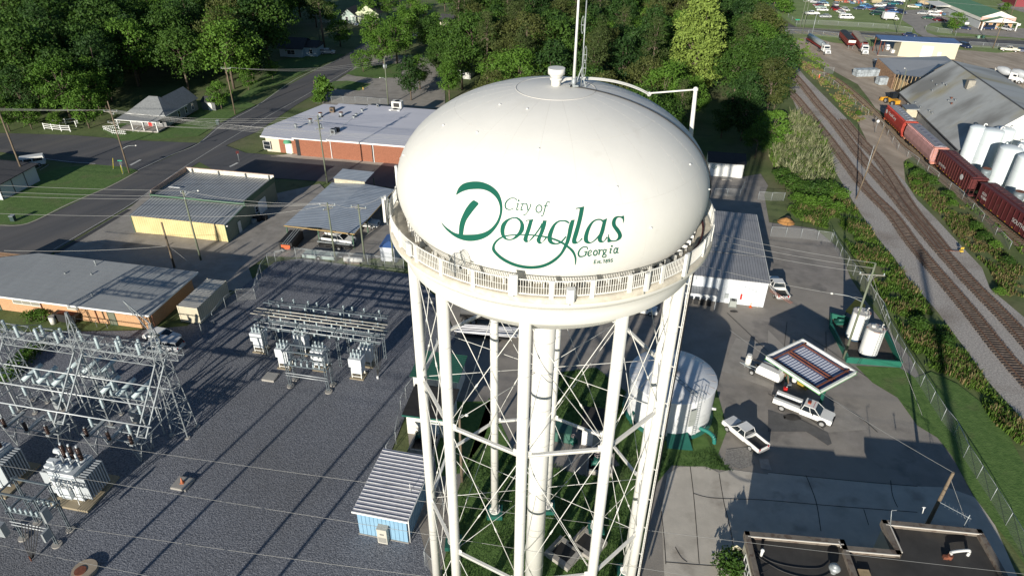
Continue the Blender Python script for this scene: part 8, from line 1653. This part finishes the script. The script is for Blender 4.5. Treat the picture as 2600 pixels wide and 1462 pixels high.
WC=[t(0,1120,180),t(0,1150,240),t(0,1170,300),t(0,1300,400),t(0,1500,420),t(0,1700,390),t(0,1760,368),t(0,1880,370),t(0,1935,350),t(0,1945,285),t(0,1945,235),t(0,1935,180),t(0,1925,130),t(0,1900,90),t(0,1870,30),t(0,1830,-25),t(0,1500,-35),t(0,1240,-30),t(0,1190,40),t(0,1140,110)]
for p in WC:
    if p.y>350: p.y=350
CW={'oak':'dark green broad tree in the wood behind the tank, one of many alike','maple':'bright green tree in the wood behind the tank, one of many alike','laurel':'very dark tree in the wood behind the tank, one of many alike','olive':'olive green tree in the wood behind the tank, one of many alike','pine':'pine with bare pale trunk in the wood behind the tank, one of many alike'}
gumP=t(0,1738,240)
av=[(gumP,11),(gumP+Vector((3,-12,0)),9),(t(7,2150,250),9),(t(2,1850,290),7)]
for p in fill(WC,10.2,av):
    q=vis(p)
    if not q or q[1]<-50 or (1130<q[0]<1690 and q[1]>250): continue
    k=random.choice(['oak1','oak3','maple1','maple2','laurel','olive','pine1','pine2','oak2','laurel','oak1','olive']); g_='pine' if k[:4]=='pine' else 'olive' if k=='olive' else 'maple' if k[:5]=='maple' else 'laurel' if k in('laurel','oak3') else 'oak'
    tree(k,p,random.uniform(.86,1.18)*(.82 if p.y<165 else .95 if p.y<190 else 1),CW[g_],'trees of the middle wood, '+g_); n_+=1
tree('gum',gumP,1.08,'tall pale green egg shaped tree towering over the wood behind the tank',nm='tall_tree')
# trees one can single out
SG=[('small',t(2,1080,725),1.25,'small flat topped tree on the island lawn left of the others',.8),('maple1',t(2,1290,700),.8,'leafy street tree over the island lawn, in front of the porch house',1),('maple2',t(2,1200,560),.95,'tall bright green street tree behind the small flat topped one',1),('maple1',t(2,1420,640),.95,'wide bright green street tree left of the lamp pole transformer',1),('maple2',t(2,1500,520),1.0,'bright green tree farther up the lawn behind the wide street tree',1),
('oak3',t(2,1560,1010),.72,'dark round tree at the right corner of the parking yard behind the brick shop',1),('maple2',t(2,1650,900),.66,'green tree behind the dark round tree by the parking yard',1),('maple2',t(2,1945,1010),.74,'tree with bare leaning trunk just left of the tank crown',1),('oak1',t(2,1780,560),.8,'dark tree between the parking yard and the middle wood',1),('maple1',t(2,1700,450),.9,'pale leaved tree before the middle wood at the end of the parking yard',1),('maple2',t(2,1560,330),.9,'light green tree beside the small cream house',1),('oak2',t(2,1850,760),.62,'tree leaning over the far corner of the parking yard',1),
('pine1',t(2,690,500),1.25,'tall pine with bare trunk beside the pole at the shaded bungalow',1),('pine2',t(2,1640,265),1.05,'tall pine with bare trunk among the houses at the top centre',1),('small',t(2,850,470),1.5,'rounded bushy tree between bungalow and porch house',.9),('small',t(2,760,250),1.3,'small tree left of the porch house under the pine',1),('small',t(2,1130,230),1.4,'light green tree hugging the right side of the porch house',1.1),('maple1',t(2,1330,200),.75,'street tree at the top of the frame beside the tall lamp',1),('maple1',t(2,1900,120),.8,'bright tree at the top edge right of the small houses',1),('oak1',t(2,1820,-20),.8,'dark tree at the very top edge above the cream house',1),('pine2',t(2,1450,60),.9,'thin pine at the top centre edge',1),
('small',t(1,900,1290),1.45,'white flowering shrub tree beside the cottage ramp',1),('maple2',t(1,100,1320),.55,'leafy tree at the far left edge behind the wires',1),('small',t(1,150,1180),1.5,'low leafy tree at the far left edge of the lane',1),('maple1',t(1,1130,1020),.6,'green tree overhanging the left side of the cottage roof',1),('small',t(1,2230,1100),1.1,'small tree at the edge of the wood beside the bare brown pole',1),
('bush',t(2,690,1000),2.0,'round clipped bush at the corner of the white roofed shop',1.3),('bush',t(2,640,1035),1.3,'yellow green low bush beside the round clipped bush',1),('small',t(4,1860,330),1.15,'young bright tree with pale trunk on the lawn by the green roofed store',1),('bush',t(4,60,60),3.6,'leafy bush clump at the road junction left of the field',.9),('bush',t(4,150,130),3.0,'second leafy bush clump at the road junction nearer the tall poles',.8),('bush',t(4,2380,110),1.4,'small bush on the grass below the red building',1),('bush',t(4,2330,300),.9,'low bush right of the store porch',1),
('small',t(4,1430,20),1.7,'tree at the top edge above the parked cars by the drive',.9),('small',t(4,1560,10),1.3,'tree at the top edge beside the store side canopy',1),('dbush',t(17,2190,1420),1.0,'dark round bush below the diamond sign at the office wall',1)]
for k,p,sc,lab,sq in SG: tree(k,p,sc,lab,nm='bush' if 'bush' in lab and k!='small' else 'tree',squash=sq)
m_fl=leafmat('white_blossom',(.05,.08,.02),(.5,.5,.42))
# hedges near the tan building
for i,(pts,w_,h_,lab) in enumerate((((t(11,60,960),t(11,180,830),t(11,330,680),t(11,440,600)),1.7,1.4,'clipped hedge running between lane and substation at the left'),((t(11,280,330),t(11,400,310),t(11,470,320)),1.4,1.3,'low rounded hedge against the tan brick wall'))):
    O=pts[0]; o=thing('hedge',lab,'hedge',(O.x,O.y,0)); mb=MB(); mb.nonorm=True; random.seed(40+i)
    for a,b in zip(pts,pts[1:]):
        for _ in range(int((b-a).length*260)):
            p=a.lerp(b,random.random())-O+Vector((random.uniform(-w_,w_)/2,random.uniform(-w_,w_)/2,h_*(1-random.random()**2.5))); card(mb,p,(Vector((0,-.3,.6))+rv()).normalized(),.28)
    part(o,'foliage',mb,md1); tb=MB()
    for a,b in zip(pts,pts[1:]):
        for k in range(6): q=a.lerp(b,k/6)-O; tb.cyl(q,q+Vector((0,0,h_*.7)),.04,n=5)
    part(o,'stem',tb,'bark')
# ---- weeds, reeds, grass: nobody could count these
def scatter(name,lab,polys,dens,hgt,mats,blade=.12,lean=.5,cat='weeds',seed=1,clump=None,wide=1.0):
    random.seed(seed); mb=MB(); mb.nonorm=True; nf=0
    for poly in polys:
        P=[Vector((p.x,p.y,0)) for p in poly]; xs=[p.x for p in P]; ys=[p.y for p in P]; A_=(max(xs)-min(xs))*(max(ys)-min(ys))
        for _ in range(int(A_*dens)):
            p=Vector((random.uniform(min(xs),max(xs)),random.uniform(min(ys),max(ys)),0))
            if not inside(p,P): continue
            v=noise.noise(p*.22)+.5*noise.noise(p*.7)
            if clump is not None and v<clump: continue
            h=random.uniform(*hgt)*(1+.7*v)
            for _b in range(3):
                a=random.uniform(0,6.28); d=Vector((math.cos(a),math.sin(a),0)); s=Vector((-d.y,d.x,0)); l=random.uniform(.2,1)*lean*h; w=blade*random.uniform(.6,1.5)*wide; q=p+d*random.uniform(0,.25)
                m1=q+d*l*.35+Vector((0,0,h*.65)); m2=q+d*l+Vector((0,0,h*random.uniform(.75,1.05))); k=len(mb.v)
                mb.v+=[tuple(q-s*w*.5),tuple(q+s*w*.5),tuple(m1+s*w*.6),tuple(m1-s*w*.6),tuple(m2)]; mb.f+=[(k,k+1,k+2,k+3),(k+3,k+2,k+4)]; mb.sm+=[False,False]
    o=mb.obj(name,mats); props(o,lab,cat,None,'stuff'); return o
wd1=leafmat('weed_green',(.05,.11,.015),(.17,.27,.045),sc=.25,trans=.3); wd2=leafmat('weed_dry',(.10,.095,.035),(.33,.25,.12),sc=.3,trans=.2); rd=leafmat('reed_blade',(.12,.16,.06),(.38,.38,.22),sc=.4,trans=.3); gr1=leafmat('lawn_blade',(.025,.055,.012),(.05,.095,.022),sc=.5,trans=.2)  # lawn blade green darkened to carry the shade under the tower
verge=[t(8,190,660),t(8,330,560),t(8,560,480),t(8,760,560),t(8,860,640),t(8,960,780),t(8,1080,960),t(8,1250,1170),t(8,1400,1400),t(14,1500,30),t(14,1650,250),t(14,1800,420),t(14,1960,640),t(14,2080,800),t(14,2200,980),t(14,2400,1200),t(14,2573,1380),t(14,2573,1600),t(14,2300,1400),t(14,2080,1080),t(14,1900,920),t(14,1650,820),t(14,1560,760),t(14,1430,600),t(14,1330,420),t(14,1230,250),t(14,1150,120),t(8,1060,1449),t(8,980,1200),t(8,850,1130),t(8,790,1010),t(8,690,880),t(8,560,850),t(8,300,760)]
scatter('verge_weeds','tall green weeds crowding the bank between yard fence and main track',[verge],15,(.3,.9),wd1,.09,.6,'weeds',51,-.3,1.0)
scatter('verge_weeds','dry straw coloured weeds along the ballast edge of the bank',[verge],9,(.35,1.0),wd2,.08,.6,'weeds',52,.05,1.0)
rv_=[t(8,1400,330),t(8,1500,260),t(8,1700,420),t(8,1950,640),t(8,2160,860),t(8,2420,1130),t(8,2573,1280),t(14,2573,120),t(14,2350,60),t(8,2230,1270),t(8,2050,1080),t(8,1850,880),t(8,1700,690),t(8,1560,560),t(8,1430,450)]
scatter('bank_weeds','tall dry yellow grass on the bank between tracks and hopper siding',[rv_],9,(.25,.7),wd2,.09,.6,'weeds',53,-.15,1.0)
scatter('bank_weeds','green weeds on the bank between tracks and hopper siding',[rv_],7,(.25,.7),wd1,.10,.6,'weeds',54,-.05,1.0)
uv=[t(4,160,520),t(4,260,500),t(4,420,640),t(4,640,760),t(4,870,960),t(4,1060,1160),t(4,900,1230),t(4,760,1130),t(4,600,930),t(4,420,760),t(4,280,640)]
scatter('siding_weeds','thin weeds along the overgrown siding in the upper right',[uv,[t(4,100,350),t(4,340,390),t(4,520,580),t(4,640,700),t(4,460,680),t(4,250,560),t(4,150,450)]],2.6,(.2,.45),wd1,.2,.6,'weeds',55,0.0,1.3)
scatter('siding_grass','dry thin grass along the overgrown siding in the upper right',[uv],3,(.2,.5),wd2,.2,.6,'weeds',65,-.2,1.2)
scatter('siding_weeds','weed tufts on the wagon siding and fence line',[[t(8,2000,560),t(8,2573,1050),t(8,2573,1130),t(8,2250,850),t(8,2000,640)],[t(8,1350,180),t(8,1500,240),t(8,1480,330),t(8,1380,280)]],6,(.2,.5),wd1,.12,.6,'weeds',56,-.2,1.5)
reed=[t(4,170,1449),t(4,120,1330),t(4,210,1190),t(4,300,1200),t(4,440,1300),t(8,540,0),t(8,580,120),t(8,640,300),t(8,640,390),t(8,460,460),t(8,300,430),t(8,60,230),t(8,0,100)]
scatter('reed_bed','tall pale reeds leaning beside the main track below the tank shadow',[reed],7,(1.2,3.0),rd,.13,.75,'reeds',57,-.45,1.0)
scatter('reed_leaves','leafy green growth among the tall reeds',[reed],7,(.8,2.4),wd1,.2,.8,'reeds',59,-.3,1.2)
scatter('lawn_grass','short lawn grass under the water tower',[[t(0,1380,940),t(0,1500,925),t(0,1580,990),t(0,1610,1090),t(0,1700,1140),t(0,1790,1125),t(0,1840,1185),t(0,1690,1170),t(0,1640,1230),t(0,1600,1470),t(0,1120,1470),t(0,1180,1150),t(0,1290,1130),t(0,1480,1200),t(0,1560,1170),t(0,1500,1090),t(0,1380,1040)]],40,(.08,.16),gr1,.05,.6,'grass',58)
# scrambling bushes on the banks
random.seed(61); GB='scrub bushes on the railway banks'
bl=[(t(8,140,360),'dbush',1.6),(t(8,220,440),'dbush',1.8),(t(8,340,500),'dbush',1.7),(t(8,470,520),'dbush',1.9),(t(8,600,500),'dbush',1.7),(t(8,700,540),'bush',1.6),(t(8,420,620),'bush',1.5),(t(8,560,640),'bush',1.6),(t(8,300,580),'bush',1.3),(t(8,700,680),'bush',1.3),(t(14,1500,400),'dbush',1.1),(t(14,1750,560),'dbush',1.1),
(t(8,1500,330),'dbush',1.5),(t(8,1620,400),'dbush',1.6),(t(8,1480,410),'bush',1.1),(t(8,1800,540),'dbush',1.3),(t(8,1850,620),'bush',1.2),(t(8,2080,860),'dbush',1.3),(t(8,2160,960),'dbush',1.3),(t(8,2280,1040),'bush',1.2),(t(8,2400,1200),'dbush',1.1),(t(8,1420,230),'bush',.8),(t(14,2330,60),'bush',.8),(t(4,900,1150),'bush',.9)]
for p,k,sc in bl: tree(k,p,sc*(.82 if p.x<75 else .62),'scrambling %sgreen scrub bush on the railway bank, one of many alike'%('dark ' if k=='dbush' else 'light '),GB+(', dark' if k=='dbush' else ', light'),nm='scrub_bush',squash=.7)
# dark evergreens crowding the white office and the reed bed
for (i,x,y,k,sc,lab) in ((4,60,1100,'laurel',.62,'dark dense tree at the track edge above the reed bed, lower one'),(4,40,850,'laurel',.66,'dark dense tree at the track edge above the reed bed, middle one'),(4,-10,620,'laurel',.7,'dark tree at the track edge near the junction, upper one'),(7,2440,140,'oak1',.5,'tree with thin bare trunk right of the small white office'),(7,2100,-60,'laurel',.55,'dark tree directly behind the small white office'),(7,2560,60,'small',1.4,'leafy small tree between white office and reeds')):
    tree(k,t(i,x,y),sc,lab)
